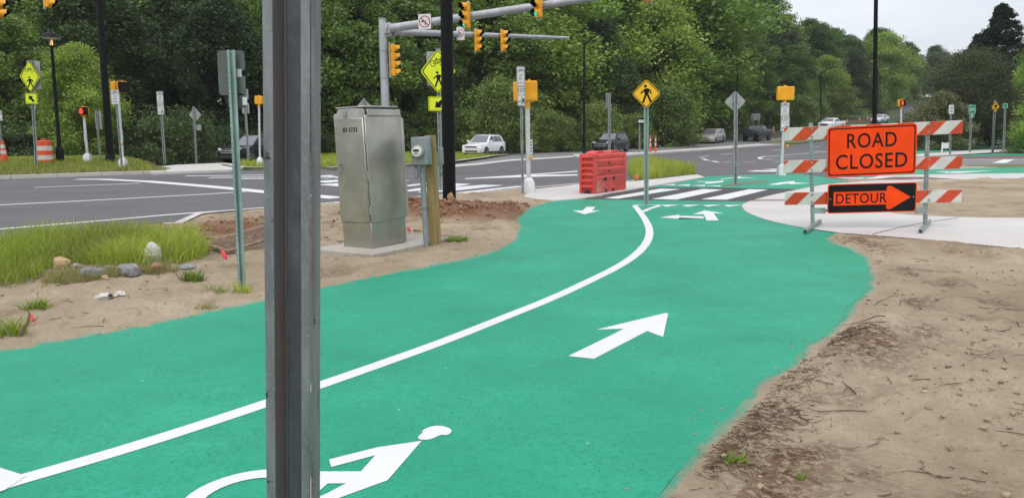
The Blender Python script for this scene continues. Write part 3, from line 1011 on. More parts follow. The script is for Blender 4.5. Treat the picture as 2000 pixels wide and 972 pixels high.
mark('crossing_bar', [(1490, 330.8), (1524, 329.4), (1524, 330.6), (1512, 332)], road, 0.005, 'road_white')
line('lane_line', [(1640, 262.5), (1700, 250), (1725, 240)], 0.2, 0.008, 'road_white', road)

# ------------------------------------------------------------------ foliage
def leaf_mat(name, c0, c1, rough=0.55, trans=0.3):
    m = bpy.data.materials.new(name)
    MATS[name] = m
    m.use_nodes = True
    t = m.node_tree
    b = t.nodes['Principled BSDF']
    a = t.nodes.new('ShaderNodeAttribute')
    a.attribute_name = 'tone'
    oi = t.nodes.new('ShaderNodeObjectInfo')
    c = mixc(t, a.outputs['Fac'], c0, c1)
    hs = node(t, 'ShaderNodeHueSaturation')
    q = node(t, 'ShaderNodeMapRange')
    q.inputs['To Min'].default_value = 0.72
    q.inputs['To Max'].default_value = 1.30
    t.links.new(oi.outputs['Random'], q.inputs['Value'])
    t.links.new(q.outputs[0], hs.inputs['Value'])
    q2 = node(t, 'ShaderNodeMapRange')
    q2.inputs['To Min'].default_value = 0.515
    q2.inputs['To Max'].default_value = 0.478
    t.links.new(oi.outputs['Random'], q2.inputs['Value'])
    t.links.new(q2.outputs[0], hs.inputs['Hue'])
    t.links.new(c, hs.inputs['Color'])
    t.links.new(hs.outputs[0], b.inputs['Base Color'])
    b.inputs['Roughness'].default_value = rough
    b.inputs['Specular IOR Level'].default_value = 0.3
    tr = t.nodes.new('ShaderNodeBsdfTranslucent')
    tint = mixc(t, 1.0, hs.outputs[0], (1.15, 1.3, 0.6), 'MULTIPLY')
    t.links.new(tint, tr.inputs['Color'])
    mx = t.nodes.new('ShaderNodeMixShader')
    mx.inputs[0].default_value = trans
    o = t.nodes['Material Output']
    t.links.new(b.outputs[0], mx.inputs[1])
    t.links.new(tr.outputs[0], mx.inputs[2])
    t.links.new(mx.outputs[0], o.inputs['Surface'])
    return m

leaf_mat('leaf_mid', (0.092, 0.156, 0.043), (0.189, 0.298, 0.076))
leaf_mat('leaf_light', (0.129, 0.218, 0.045), (0.253, 0.374, 0.085))
leaf_mat('leaf_dark', (0.047, 0.076, 0.034), (0.095, 0.146, 0.058))
leaf_mat('leaf_olive', (0.071, 0.090, 0.046), (0.172, 0.186, 0.098), 0.4)
leaf_mat('leaf_bush', (0.098, 0.149, 0.043), (0.187, 0.259, 0.078))
leaf_mat('grass_blade', (0.15, 0.225, 0.030), (0.42, 0.50, 0.095), 0.5, 0.4)
leaf_mat('leaf_pine', (0.022, 0.040, 0.024), (0.045, 0.072, 0.036))
leaf_mat('grass_dry', (0.15, 0.155, 0.045), (0.36, 0.32, 0.14), 0.6, 0.3)
mat('bark', (0.085, 0.07, 0.055), 0.9, var=0.35, vscale=6, bump=0.8, bscale=18, stretch=(1, 1, 0.25))

def leaf_cloud(centres, radii, counts, size, r_, flat=0.65, up_bias=0.45):
    """leaf-sized faces strewn through clumps; returns verts, faces, tone"""
    C, Sz, Tn = [], [], []
    for c, rad, n in zip(centres, radii, counts):
        p = r_.normal(0, 0.5, (n, 3))
        ln = np.linalg.norm(p, axis=1, keepdims=True)
        p = p / np.maximum(ln, 1e-6) * np.minimum(ln, 1.1) * rad
        p[:, 2] *= flat
        C.append(p + c)
        Sz.append(r_.uniform(0.6, 1.25, n) * size)
        Tn.append(np.clip(r_.normal(r_.uniform(0.15, 0.85), 0.16, n), 0, 1))
    C = np.concatenate(C)
    Sz = np.concatenate(Sz)
    Tn = np.concatenate(Tn)
    n = len(C)
    nr_ = r_.normal(0, 1, (n, 3))
    nr_[:, 2] = np.abs(nr_[:, 2]) + up_bias
    nr_ /= np.linalg.norm(nr_, axis=1, keepdims=True)
    a = np.cross(nr_, r_.normal(0, 1, (n, 3)))
    a /= np.maximum(np.linalg.norm(a, axis=1, keepdims=True), 1e-6)
    b = np.cross(nr_, a)
    s = Sz[:, None]
    droop = np.array([0, 0, -0.22])
    V = np.stack([C - a * s * 0.62 + droop * s * 0.5, C - b * s * 0.33, C + a * s * 0.62 + droop * s * 0.5, C + b * s * 0.33], 1).reshape(-1, 3)
    Fc = np.arange(n * 4).reshape(n, 4)
    return V, Fc, np.repeat(Tn, 4)

def make_tree(name, label, seed, H, crown_r, base, leafm, nclump, per, size, shape='round', trunk_r=0.22, cat='tree', flat=0.65):
    r_ = np.random.default_rng(seed)
    root = thing(name, label, cat, (0, -500, 0))
    cen, rad, cnt = [], [], []
    for k in range(nclump):
        f = r_.uniform(0, 1) ** 0.85
        z = base * H + (1 - base) * H * f
        if shape == 'round':
            prof = math.sin(math.pi * (0.10 + 0.86 * f) ** 0.8) ** 0.7 if f < 0.98 else 0.15
        elif shape == 'cone':
            prof = (1 - f) ** 0.75 * (0.86 + 0.14 * math.sin(f * 34)) + 0.01
        else:
            prof = math.sqrt(max(0.02, 1 - f * f))
        th = r_.uniform(0, 2 * math.pi)
        lob = 1 + 0.22 * math.sin(3 * th + seed) + 0.15 * math.sin(5 * th + 2 * seed + 4 * f)
        rr_ = crown_r * prof * lob * (r_.uniform(0.25, 1.0) ** 0.45)
        cen.append((rr_ * math.cos(th), rr_ * math.sin(th), z))
        cr_ = crown_r * r_.uniform(0.22, 0.42) * (1.0 if shape != 'cone' else 0.16 + 0.62 * (1 - f))
        rad.append(cr_)
        cnt.append(int(per * r_.uniform(0.6, 1.3)))
    V, Fc, T = leaf_cloud(np.array(cen), rad, cnt, size, r_, flat)
    V[:, 2] = np.maximum(V[:, 2], 0.03)
    raw('crown', V, Fc, leafm, root, attrs={'tone': T})
    mb = MB()
    n = 9
    wob = [(r_.normal(0, 0.12) * k, r_.normal(0, 0.12) * k) for k in range(n)]
    top = 0.9 if shape != 'dome' else 0.6
    pts = [(wob[k][0] * 0.4, wob[k][1] * 0.4, H * top * k / (n - 1) - (0.15 if k == 0 else 0)) for k in range(n)]
    mb.tube(pts, [trunk_r * (1.25 if k == 0 else 1) * (1 - 0.85 * k / (n - 1)) for k in range(n)], 9)
    order = r_.permutation(nclump)[:min(16, nclump)]
    for k in order:
        c = Vector(cen[k])
        z0 = max(0.6 if shape != 'dome' else 0.1, c.z - r_.uniform(0.15, 0.35) * H * 0.5)
        i = min(n - 2, int(z0 / (H * top) * (n - 1)))
        p0 = Vector(pts[i]).lerp(Vector(pts[i + 1]), 0.5)
        mid = p0.lerp(c, 0.5) + Vector((0, 0, 0.06 * H * r_.uniform(-0.3, 0.6)))
        rb = trunk_r * (1 - 0.8 * i / n) * 0.42
        mb.tube([p0, mid, c], [rb, rb * 0.6, rb * 0.2], 6)
    mb.build('trunk', 'bark', root)
    return root

protos = {}
protos['broad'] = make_tree('broadleaf_tree', 'tall mid green broadleaf tree in the wood across the road', 3, 18, 4.6, 0.16, 'leaf_mid', 120, 330, 0.31)
protos['spread'] = make_tree('broadleaf_tree', 'bright green spreading broadleaf tree at the edge of the wood', 5, 15, 5.2, 0.12, 'leaf_light', 120, 330, 0.30)
protos['slender'] = make_tree('broadleaf_tree', 'narrow upright green tree in the wood across the road', 8, 19, 3.3, 0.14, 'leaf_mid', 110, 310, 0.25)
protos['dark'] = make_tree('broadleaf_tree', 'dark green shaded tree deep in the wood', 11, 20, 5.0, 0.10, 'leaf_dark', 120, 310, 0.30)
protos['pine'] = make_tree('pine_tree', 'dark tall pine rising above the wood', 13, 22, 3.6, 0.35, 'leaf_dark', 90, 260, 0.24, shape='round', flat=0.4)
protos['bush'] = make_tree('bush', 'leafy green bush in front of the wood', 17, 4.2, 2.5, 0.02, 'leaf_bush', 60, 190, 0.17, shape='dome', trunk_r=0.07, cat='bush')
protos['low'] = make_tree('bush', 'low dark bush under the trees', 19, 2.6, 2.4, 0.02, 'leaf_dark', 45, 190, 0.15, shape='dome', trunk_r=0.06, cat='bush')  # dark leaves paint in the black shade under the trees
first = set()
LAB = {'broad': 'tall mid green broadleaf tree in the wood across the road', 'spread': 'bright green spreading broadleaf tree at the edge of the wood',
       'slender': 'narrow upright green tree in the wood across the road', 'dark': 'dark green shaded tree deep in the wood',
       'pine': 'dark tall pine rising above the wood', 'bush': 'leafy green bush in front of the wood', 'low': 'low dark bush under the trees'}
GRP = {'broad': 'mid green trees of the wood', 'spread': 'bright green trees at the wood edge', 'slender': 'upright trees of the wood', 'dark': 'dark trees deep in the wood',
       'pine': 'pines of the wood', 'bush': 'leafy bushes before the wood', 'low': 'low dark bushes'}
BASEH = {'broad': 18, 'spread': 15, 'slender': 19, 'dark': 20, 'pine': 22, 'bush': 4.2, 'low': 2.6}

LAND = [(-120, 'beyond the cut off sign'), (20, 'behind the banded marker'), (70, 'behind the lime diamond sign'), (115, 'behind the lantern'), (165, 'behind the red hand walk signal'), (210, 'behind the black bank pole'),
        (255, 'by the pale shed'), (320, 'behind the KEEP sign'), (384, 'behind the small diamond sign back'), (460, 'behind the stacked plates'), (560, 'behind the foreground steel post'), (660, 'behind the numbered cabinet'),
        (757, 'behind the grey signal mast'), (830, 'behind the meter box'), (880, 'behind the thick black pole'), (945, 'behind the white SUV'), (1030, 'behind the crossing corner signal'), (1085, 'before the curved street light'),
        (1141, 'at the curved arm light'), (1195, 'behind the black SUV'), (1262, 'behind the amber walker sign'), (1330, 'between walker sign and minivan'), (1391, 'behind the silver minivan'), (1440, 'behind the grey diamond sign back'),
        (1480, 'behind the lifted truck'), (1533, 'behind the single yellow signal back'), (1603, 'behind the pickup street light'), (1655, 'uphill of the white pickup'), (1713, 'behind the silver car'), (1770, 'behind the far red hand signal'), (1840, 'behind the white regulation sign'), (2100, 'beyond the feathery light tree')]
SHORT = {'broad': 'mid green broadleaf tree', 'spread': 'bright green spreading tree', 'slender': 'narrow upright green tree', 'dark': 'dark green shaded tree', 'pine': 'tall dark pine', 'bush': 'leafy green bush', 'low': 'low dark bush'}
ROWS = {0: '', 1: ' in the second row', 2: ' deep in the wood', 3: ' at the back of the wood'}

def place_label(kind, x, y, row):
    px_ = CX + F * x / y
    lm = min(LAND, key=lambda q: abs(q[0] - px_))[1]
    return SHORT[kind] + ROWS[row] + ' ' + lm

def plant(kind, x, y, H, wide=1.0, dz=0.0, row=0):
    lab_ = place_label(kind, x, y, row)
    s = H / BASEH[kind]
    loc = (x, y, float(gz(x, y)) - 0.1 + dz)
    if kind not in first:
        first.add(kind)
        o = protos[kind]
        o.location = loc
        o.rotation_euler = (0, 0, random.uniform(0, 6.28))
        o.scale = (s * wide, s * wide, s)
        tag(o, lab_, None, GRP[kind])
        return o
    return dup(protos[kind], loc, random.uniform(0, 6.28), lab_, GRP[kind], (s * wide, s * wide, s))

def tl(px):
    """distance of the wood's edge along each line of sight"""
    return float(np.interp(px, [-400, 0, 300, 600, 900, 1100, 1300, 1400, 1500, 1600, 1700, 1780, 1840], [46, 52, 62, 66, 74, 80, 94, 116, 126, 150, 180, 215, 245]))

def skyline(px):
    return float(np.interp(px, [-400, 1380, 1480, 1540, 1600, 1650, 1700, 1760, 1840, 1900], [-130, -100, -12, 44, 52, 60, 52, 84, 103, 112]))

def top_h(px, y_top, Y):
    x = (px - 1000) / F * Y
    return D(px, y_top, Y).z - float(gz(x, Y))

def spot(px, Y):
    return D(px, 262, Y).x, Y

# edge row, then deeper rows; heights follow the skyline of the photograph
px = -330.0
k = 0
while px < 1830:
    Y = tl(px) + random.uniform(2, 7)
    x, y = spot(px, Y)
    Hmax = top_h(px, skyline(px), Y)
    kind = ('spread', 'broad', 'slender', 'broad', 'spread', 'dark')[k % 6] if px > 520 else ('dark', 'dark', 'broad', 'dark')[k % 4]  # darker kinds on the left put the wood's deep shade into leaf colour
    Hh = min(Hmax * random.uniform(0.62, 0.97), 19)
    plant(kind, x, y, Hh, random.uniform(0.95, 1.25))
    px += F / Y * random.uniform(5.2, 7.4)
    k += 1
for row, (dy, step) in enumerate(((13, 7.5), (25, 8.5), (40, 11))):
    px = -360.0 + 40 * row
    while px < 1860:
        Y = tl(px) + dy + random.uniform(-3, 3)
        x, y = spot(px, Y)
        Hmax = top_h(px, skyline(px) - 6 * row, Y)
        kind = random.choice(('broad', 'dark', 'slender', 'pine', 'dark') if row or px < 480 else ('broad', 'slender', 'broad', 'dark', 'spread'))  # more dark kinds at the left, deep shade carried by leaf colour
        plant(kind, x, y, min(Hmax * random.uniform(0.85, 1.0), 26), random.uniform(1.0, 1.35), row=row + 1)
        px += F / Y * step * random.uniform(0.85, 1.15)
# understorey
px = -300.0
while px < 1790:
    Y = tl(px) - random.uniform(-1.5, 1.5)
    x, y = spot(px, Y)
    kind = 'low' if (px < 520 or random.random() < 0.3) else 'bush'
    plant(kind, x, y, random.uniform(1.8, 3.2) if kind == 'low' else random.uniform(2.6, 5.0), random.uniform(0.9, 1.3))
    px += F / Y * random.uniform(2.4, 3.6)
# larger bushes that stand clear of the wood in the photograph
for (bx_, by_, Y, Hh, wd) in ((975, 0, 68, 6.0, 0.85), (1075, 0, 72, 3.6, 1.0), (1170, 0, 74, 4.4, 0.9), (1100, 0, 74, 3.2, 1.0), (1300, 0, 86, 6.4, 0.95), (1322, 0, 92, 4.6, 0.9), (1240, 0, 80, 3.4, 1.0),
                              (905, 0, 72, 4.0, 1.0), (1560, 0, 128, 5.2, 1.2), (1640, 0, 152, 6.0, 1.2), (1590, 0, 138, 4.6, 1.2), (1690, 0, 172, 6.0, 1.3)):
    x, y = spot(bx_, Y)
    plant('bush', x, y, Hh, wd)
for (bx_, Y, Hh, wd) in ((335, 50, 3.2, 0.9), (375, 55, 1.9, 1.0), (415, 59, 2.3, 1.1), (440, 61, 2.3, 1.0), (300, 52, 2.4, 0.9)):
    x, y = spot(bx_, Y)
    plant('low', x, y, Hh, wd, 0.1)

x, y = spot(160, 49)
plant('spread', x, y, 7.2, 0.95)
# the trees right of the road, each unlike the others
def lone(kind_args, px_, Y, H):
    x, y = spot(px_, Y)
    o = make_tree(*kind_args)
    o.location = (x, y, float(gz(x, y)) - 0.1)
    return o
o = lone(('broadleaf_tree', 'broad dark olive tree with glossy leaves beside the far grass', 23, 8.2, 4.1, 0.04, 'leaf_olive', 170, 420, 0.115, 'dome', 0.2), 1890, 69, 7.6)
for (px_, Y, H, cr_, sd_, lab) in ((1938, 82, 14.4, 5.4, 29, 'tall dark conifer with pointed top behind the olive tree'), (1896, 86, 11.8, 4.2, 31, 'shorter dark conifer against the sky beside the tall one'), (1990, 84, 10.5, 3.8, 33, 'lower dark conifer to the side of the tall pointed one')):
    lone(('conifer', lab, sd_, H, cr_, 0.10, 'leaf_pine', 420, 150, 0.20, 'cone', 0.3), px_, Y, H)
lone(('broadleaf_tree', 'small light green tree with feathery leaves beside the far green lane', 37, 6.3, 2.1, 0.10, 'leaf_light', 60, 190, 0.13, 'round', 0.08), 2030, 52, 6.3)
lone(('bush', 'pale green leafy shrub under the small feathery tree', 39, 1.9, 1.5, 0.05, 'leaf_light', 30, 190, 0.10, 'dome', 0.05, 'bush'), 2004, 54, 1.9)
for (px_, Y, H, sd_, lab) in ((1830, 66, 4.6, 41, 'dark bush at the roadside end of the olive tree'), (1800, 78, 3.6, 43, 'dark olive bush beside the climbing road'), (1965, 70, 5.0, 45, 'dark leafy bush behind the yellow walking sign')):
    lone(('bush', lab, sd_, H, 2.4, 0.03, 'leaf_olive', 60, 240, 0.16, 'dome', 0.08, 'bush'), px_, Y, H)
for (px_, Y, H, sd_) in ((2090, 70, 12, 51), (2180, 62, 11, 52), (2060, 95, 13, 53)):
    x, y = spot(px_, Y)
    plant('broad', x, y, H, 1.2)

# ------------------------------------------------------------------ grass
def blades(name, label, P, n, h, wd, seed, zf, m='grass_blade', lean=0.35, clump=0.0, parent=None):
    r_ = np.random.default_rng(seed)
    P = np.array(P)
    lo, hi = P.min(0), P.max(0)
    pts = np.zeros((0, 2))
    while len(pts) < n:
        q = r_.uniform(lo, hi, (n * 3, 2))
        q = q[inside(q[:, 0], q[:, 1], [tuple(p) for p in P])]
        if clump:
            q = q[fbm(q[:, 0] * clump, q[:, 1] * clump, 3, seed) > r_.uniform(0.25, 0.62, len(q))]
        pts = np.concatenate([pts, q])
    pts = pts[:n]
    z = np.array([zf(a, b) for a, b in pts]) if not hasattr(zf, 'vec') else zf(pts[:, 0], pts[:, 1])
    dens = fbm(pts[:, 0] * 0.9, pts[:, 1] * 0.9, 3, seed + 9)
    hh = h * r_.uniform(0.45, 1.15, n) * (0.55 + 0.9 * dens)
    th = r_.uniform(0, 2 * math.pi, n)
    ax = np.stack([np.cos(th), np.sin(th), np.zeros(n)], 1)
    th2 = r_.uniform(0, 2 * math.pi, n)
    ln = np.stack([np.cos(th2), np.sin(th2), np.zeros(n)], 1) * (hh * r_.uniform(0.05, 1, n) * lean * 2)[:, None]
    base = np.stack([pts[:, 0], pts[:, 1], z - 0.01], 1)
    mid = base + ln * 0.3 + np.array([0, 0, 1]) * (hh * 0.55)[:, None]
    tip = base + ln + np.array([0, 0, 1]) * hh[:, None]
    w2 = (wd * r_.uniform(0.6, 1.3, n))[:, None] * ax / 2
    V = np.stack([base - w2, base + w2, mid + w2 * 0.8, mid - w2 * 0.8, tip + w2 * 0.12, tip - w2 * 0.12], 1).reshape(-1, 3)
    i0 = np.arange(n) * 6
    Fc = np.concatenate([np.stack([i0, i0 + 1, i0 + 2, i0 + 3], 1), np.stack([i0 + 3, i0 + 2, i0 + 4, i0 + 5], 1)])
    T = np.repeat(np.clip(r_.normal(0.45, 0.22, n) + (dens - 0.5) * 0.8, 0, 1), 6)
    o = raw(name, V, Fc, m, parent, attrs={'tone': T})
    if label:
        tag(o, label, 'grass', None, 'stuff')
    else:
        o['kind'] = 'stuff'
    return o

blades('tall_grass', 'long fresh green grass beside the road and the stones', P_GRASS, 10500, 0.27, 0.009, 61, soil_z, clump=2.2, lean=0.6)
blades('dry_grass', 'straw coloured grass stems among the long green grass', P_GRASS, 2600, 0.30, 0.006, 62, soil_z, 'grass_dry', clump=0.8, lean=0.4)
P_STRAW = W([(90, 560), (120, 540), (230, 535), (330, 533), (350, 545), (200, 560), (80, 575)])
blades('dead_grass', 'flattened dead grass along the row of stones', P_STRAW, 2200, 0.09, 0.008, 63, soil_z, 'grass_dry', lean=1.0)
f = lambda a, b: float(gz(a, b)) + 0.0
blades('tall_grass', 'tall green grass wedge behind the red barrier', P_GRASSI, 10000, 0.46, 0.013, 64, f, 'grass_blade', lean=0.25)
blades('dry_grass', 'straw coloured stems in the grass behind the red barrier', P_GRASSI, 1500, 0.5, 0.012, 65, f, 'grass_dry', lean=0.3)
sheet('grass_wedge', P_GRASSI, 0.035, 'verge', kind='structure', label='grass wedge ground between the barrier and the road')
fb = lambda a, b: float(bz(a, b))
Sp = lambda s, d: (_A.x + _u.x * s + _n.x * d, _A.y + _u.y * s + _n.y * d)
blades('bank_grass', 'short rough grass covering the bank behind the kerb', [Sp(-16, 0.3), Sp(_L + 0.8, 0.3), Sp(_L + 0.8, 8), Sp(-16, 8)], 26000, 0.16, 0.035, 66, fb, 'grass_dry', lean=0.5)
blades('bank_grass', 'greener grass tufts scattered over the bank behind the kerb', [Sp(-16, 0.5), Sp(_L + 0.3, 0.5), Sp(_L + 0.8, 8), Sp(-16, 8)], 22000, 0.20, 0.03, 67, fb, 'grass_blade', lean=0.4, clump=0.5)
fv = lambda a, b: float(gz(a, b)) + 0.10
blades('verge_grass', 'bright short grass on the verge behind the cabinet', P_VERGE, 16000, 0.22, 0.05, 68, fv, 'grass_blade', lean=0.4)
blades('verge_grass', 'rough grass at the foot of the broad olive tree', P_VERGE2, 6000, 0.3, 0.06, 69, f, 'grass_dry', lean=0.4)

# ------------------------------------------------------------------ object materials
mat('galv', (0.30, 0.35, 0.34), 0.5, 0.55, var=0.18, vscale=9, bump=0.1)
mat('galv_green', (0.27, 0.365, 0.345), 0.55, 0.2, var=0.15, vscale=7, bump=0.08, stretch=(1, 1, 0.3))
mat('aluminium', (0.36, 0.38, 0.37), 0.5, 0.5, var=0.10, vscale=5)
mat('mast_grey', (0.44, 0.46, 0.48), 0.5, 0.35, var=0.10, vscale=3, stretch=(1, 1, 0.3))
mat('pole_white', (0.62, 0.64, 0.65), 0.45, 0.3, var=0.08, vscale=4)
mat('pole_black', (0.0035, 0.004, 0.004), 0.5, 0.0, var=0.3, vscale=6, spec=0.18)
mat('sign_black', (0.006, 0.006, 0.007), 0.6, spec=0.2)
mat('plate_back_reflect', (0.115, 0.135, 0.125), 0.45, 0.3, var=0.15, vscale=3)  # aluminium darkened to paint in its reflection of dark trees
mat('hole_shade', (0.02, 0.025, 0.025), 0.9)  # dark colour that stands in for the shade inside openings
mat('sign_white', (0.66, 0.68, 0.68), 0.45, var=0.05, vscale=6)
mat('sign_lime', (0.70, 0.82, 0.015), 0.45, var=0.05, vscale=4)
mat('sign_amber', (0.88, 0.46, 0.010), 0.45, var=0.05, vscale=5)
mat('sign_orange', (0.88, 0.064, 0.003), 0.5, var=0.07, vscale=4, spec=0.2)
mat('sign_green', (0.010, 0.21, 0.115), 0.45, var=0.05)
mat('sign_red', (0.42, 0.012, 0.022), 0.45)
mat('stripe_orange', (0.55, 0.060, 0.012), 0.5, var=0.14, vscale=5)
mat('stripe_white', (0.56, 0.57, 0.53), 0.5, var=0.07, vscale=5)
mat('signal_yellow', (0.80, 0.36, 0.004), 0.45, var=0.08, vscale=5)
mat('lens_off', (0.035, 0.012, 0.008), 0.3)
mat('lens_green', (0.05, 0.75, 0.42), 0.4, emit=0.75)
mat('hand_red', (1.0, 0.05, 0.02), 0.4, emit=0.9)
mat('cone_orange', (0.72, 0.085, 0.018), 0.5, var=0.1, vscale=6)
mat('band_white', (0.60, 0.56, 0.53), 0.5, var=0.1, vscale=8)
mat('barrier_red', (0.60, 0.060, 0.045), 0.5, var=0.14, vscale=3, col2=None, bump=0.12, bscale=25)
mat('scrape', (0.55, 0.40, 0.30), 0.7, var=0.2, vscale=20)
mat('cabinet_steel', (0.47, 0.465, 0.42), 0.36, 0.92, var=0.12, vscale=2.2, bump=0.06, bscale=9, rvar=0.1)
mat('cabinet_trim', (0.46, 0.46, 0.43), 0.4, 0.6, var=0.08, vscale=6)
mat('meter_grey', (0.25, 0.28, 0.285), 0.5, 0.1, var=0.06, vscale=5)
mat('timber', (0.30, 0.225, 0.085), 0.8, var=0.3, vscale=9, bump=0.35, bscale=30, stretch=(1, 1, 0.06))
mat('flag_pink', (0.85, 0.075, 0.13), 0.6)
mat('rag', (0.62, 0.60, 0.57), 0.9, var=0.2, vscale=20, bump=0.5, bscale=30)
mat('stone_grey', (0.20, 0.20, 0.20), 0.85, col2=(0.36, 0.36, 0.35), vscale=9, bump=0.7, bscale=25)
mat('stone_pale', (0.46, 0.47, 0.45), 0.85, col2=(0.60, 0.60, 0.58), vscale=9, bump=0.6, bscale=25)
mat('stone_tan', (0.42, 0.30, 0.16), 0.85, col2=(0.52, 0.40, 0.24), vscale=9, bump=0.6, bscale=25)
mat('stone_rust', (0.30, 0.16, 0.09), 0.85, col2=(0.42, 0.26, 0.16), vscale=9, bump=0.6, bscale=25)
mat('clod', (0.15, 0.072, 0.042), 0.95, col2=(0.32, 0.19, 0.11), vscale=6, thr=(0.35, 0.65), bump=0.7, bscale=40)
mat('clod_tan', (0.36, 0.275, 0.185), 0.95, var=0.25, vscale=8, bump=0.7, bscale=40)
mat('twig', (0.10, 0.068, 0.045), 0.9, col2=(0.25, 0.18, 0.12), vscale=3)
mat('rust_iron', (0.27, 0.19, 0.13), 0.85, var=0.25, vscale=12)
mat('lamp_glass', (0.75, 0.72, 0.62), 0.25)
mat('lamp_warm', (1.0, 0.62, 0.30), 0.4, emit=0.8)
mat('shed_wall', (0.36, 0.35, 0.30), 0.85, var=0.1, vscale=4)
mat('car_white', (0.74, 0.75, 0.77), 0.3, coat=0.8)
mat('car_black', (0.007, 0.008, 0.012), 0.3, coat=0.12, spec=0.2)
mat('car_blue_black', (0.012, 0.014, 0.022), 0.4, coat=0.15, spec=0.25)
mat('car_silver', (0.44, 0.42, 0.40), 0.32, 0.2, coat=0.8)
mat('car_light', (0.50, 0.52, 0.55), 0.3, 0.3, coat=0.8)
mat('car_glass', (0.03, 0.034, 0.04), 0.06, spec=0.6)
mat('windscreen', (0.13, 0.14, 0.155), 0.08, spec=0.8)
mat('tyre', (0.018, 0.018, 0.019), 0.8)
mat('rim', (0.46, 0.47, 0.48), 0.3, 0.7)
mat('rim_dark', (0.05, 0.05, 0.055), 0.4, 0.5)
mat('trim_dark', (0.025, 0.026, 0.028), 0.5)
mat('lamp_clear', (0.72, 0.74, 0.76), 0.12, spec=0.9)
mat('chrome', (0.60, 0.62, 0.64), 0.15, 0.9)
mat('net_orange', (0.55, 0.13, 0.04), 0.7)

def make_steel():
    m, t, b, pos = blank('post_steel')
    mp_ = node(t, 'ShaderNodeMapping', Scale=(1, 1, 0.18))
    t.links.new(pos, mp_.inputs[0])
    n1 = noise(t, mp_.outputs[0], 34, 4)
    n2 = noise(t, pos, 26, 5, 0.7)
    n3 = noise(t, pos, 130, 3)
    c = mixc(t, ramp(t, n1, 0.3, 0.7), (0.145, 0.148, 0.158), (0.29, 0.295, 0.305))
    c = mixc(t, ramp(t, n3, 0.55, 0.7, (0, 0, 0), (0.3,) * 3), c, (0.38, 0.39, 0.40))
    c = mixc(t, ramp(t, n2, 0.625, 0.68), c, (0.016, 0.016, 0.018))
    t.links.new(c, b.inputs['Base Color'])
    b.inputs['Metallic'].default_value = 0.35
    b.inputs['Roughness'].default_value = 0.55
    add_bump(t, b, [(n2, 0.15)], dist=0.003)
    mat('post_web_shade', (0.125, 0.126, 0.138), 0.55, 0.3, var=0.2, vscale=30, bump=0.1, stretch=(1, 1, 0.3))  # darker copy of the post steel, recess shade put into the colour
    mat('post_rust_shade', (0.150, 0.140, 0.142), 0.75, col2=(0.21, 0.125, 0.095), vscale=30, stretch=(1, 1, 0.10), thr=(0.5, 0.72))  # rust streaks over a base darkened for the shaded inner wall
make_steel()

# ------------------------------------------------------------------ signs
def frame(base_px, top_px, Y=None, bank_=False, soil_=False):
    b = D(*base_px, Y) if Y else (GB(*base_px) if bank_ else G(*base_px))
    if soil_:
        b.z = soil_z(b.x, b.y) - 0.02
    t = D(*top_px, b.y)
    v = t - b
    return b, math.atan2(v.x, v.z), v.length

def loc2(b, tilt, px_, py_):
    p = D(px_, py_, b.y)
    dz = p.z - b.z
    return p.x - (b.x + math.tan(tilt) * dz), dz / math.cos(tilt), SC(p)

def bike(mb, cx, cz, s, y):
    lw = 0.055 * s
    for k, sx_ in enumerate((-1, 1)):
        mb.stroke(circle(cx + sx_ * 0.42 * s, cz - 0.1 * s, 0.25 * s, 18), lw, y - 0.0003 * k, y + 0.002, True)
    A_, B_, C_, D_, E_ = (-0.42, -0.1), (-0.12, 0.22), (0.0, -0.1), (0.22, 0.22), (0.42, -0.1)
    for k, pl in enumerate(((A_, B_, C_, A_), (C_, D_, E_), (B_, D_, (0.20, 0.36), (0.34, 0.36)), ((-0.12, 0.22), (-0.15, 0.32)), ((-0.24, 0.33), (-0.06, 0.33)))):
        mb.stroke([(cx + x * s, cz + z * s) for x, z in pl], lw, y - 0.0006 - 0.0003 * k, y + 0.002)

def walker(mb, cx, cz, s, y, flip=1):
    q = lambda P: [(cx + flip * x * s, cz + (z - 0.5) * s) for x, z in P]
    mb.prism(circle(cx - flip * 0.06 * s, cz + 0.42 * s, 0.085 * s, 14), y, y + 0.002)
    tor = q([(-0.08, 0.44), (0.10, 0.44), (0.17, 0.62), (0.10, 0.80), (-0.06, 0.80), (-0.13, 0.62)])
    mb.prism(tor if flip > 0 else tor[::-1], y - 0.0003, y + 0.002)
    for k, (P, wd) in enumerate((([(-0.06, 0.75), (-0.20, 0.62), (-0.32, 0.52)], 0.075), ([(0.08, 0.76), (0.24, 0.66), (0.27, 0.48)], 0.075), ([(-0.02, 0.48), (-0.10, 0.26), (-0.20, 0.0)], 0.115), ([(0.06, 0.48), (0.16, 0.26), (0.28, 0.0)], 0.115))):
        mb.stroke(q(P), wd * s, y - 0.0006 - 0.0003 * k, y + 0.002)

def arrow2d(mb, cx, cz, s, ang, y, thick=0.22):
    P = [(-0.5, -thick / 2), (0.05, -thick / 2), (0.05, -0.36), (0.5, 0), (0.05, 0.36), (0.05, thick / 2), (-0.5, thick / 2)]
    co, si = math.cos(ang), math.sin(ang)
    mb.prism([(cx + (x * co - z * si) * s, cz + (x * si + z * co) * s) for x, z in P], y, y + 0.002)

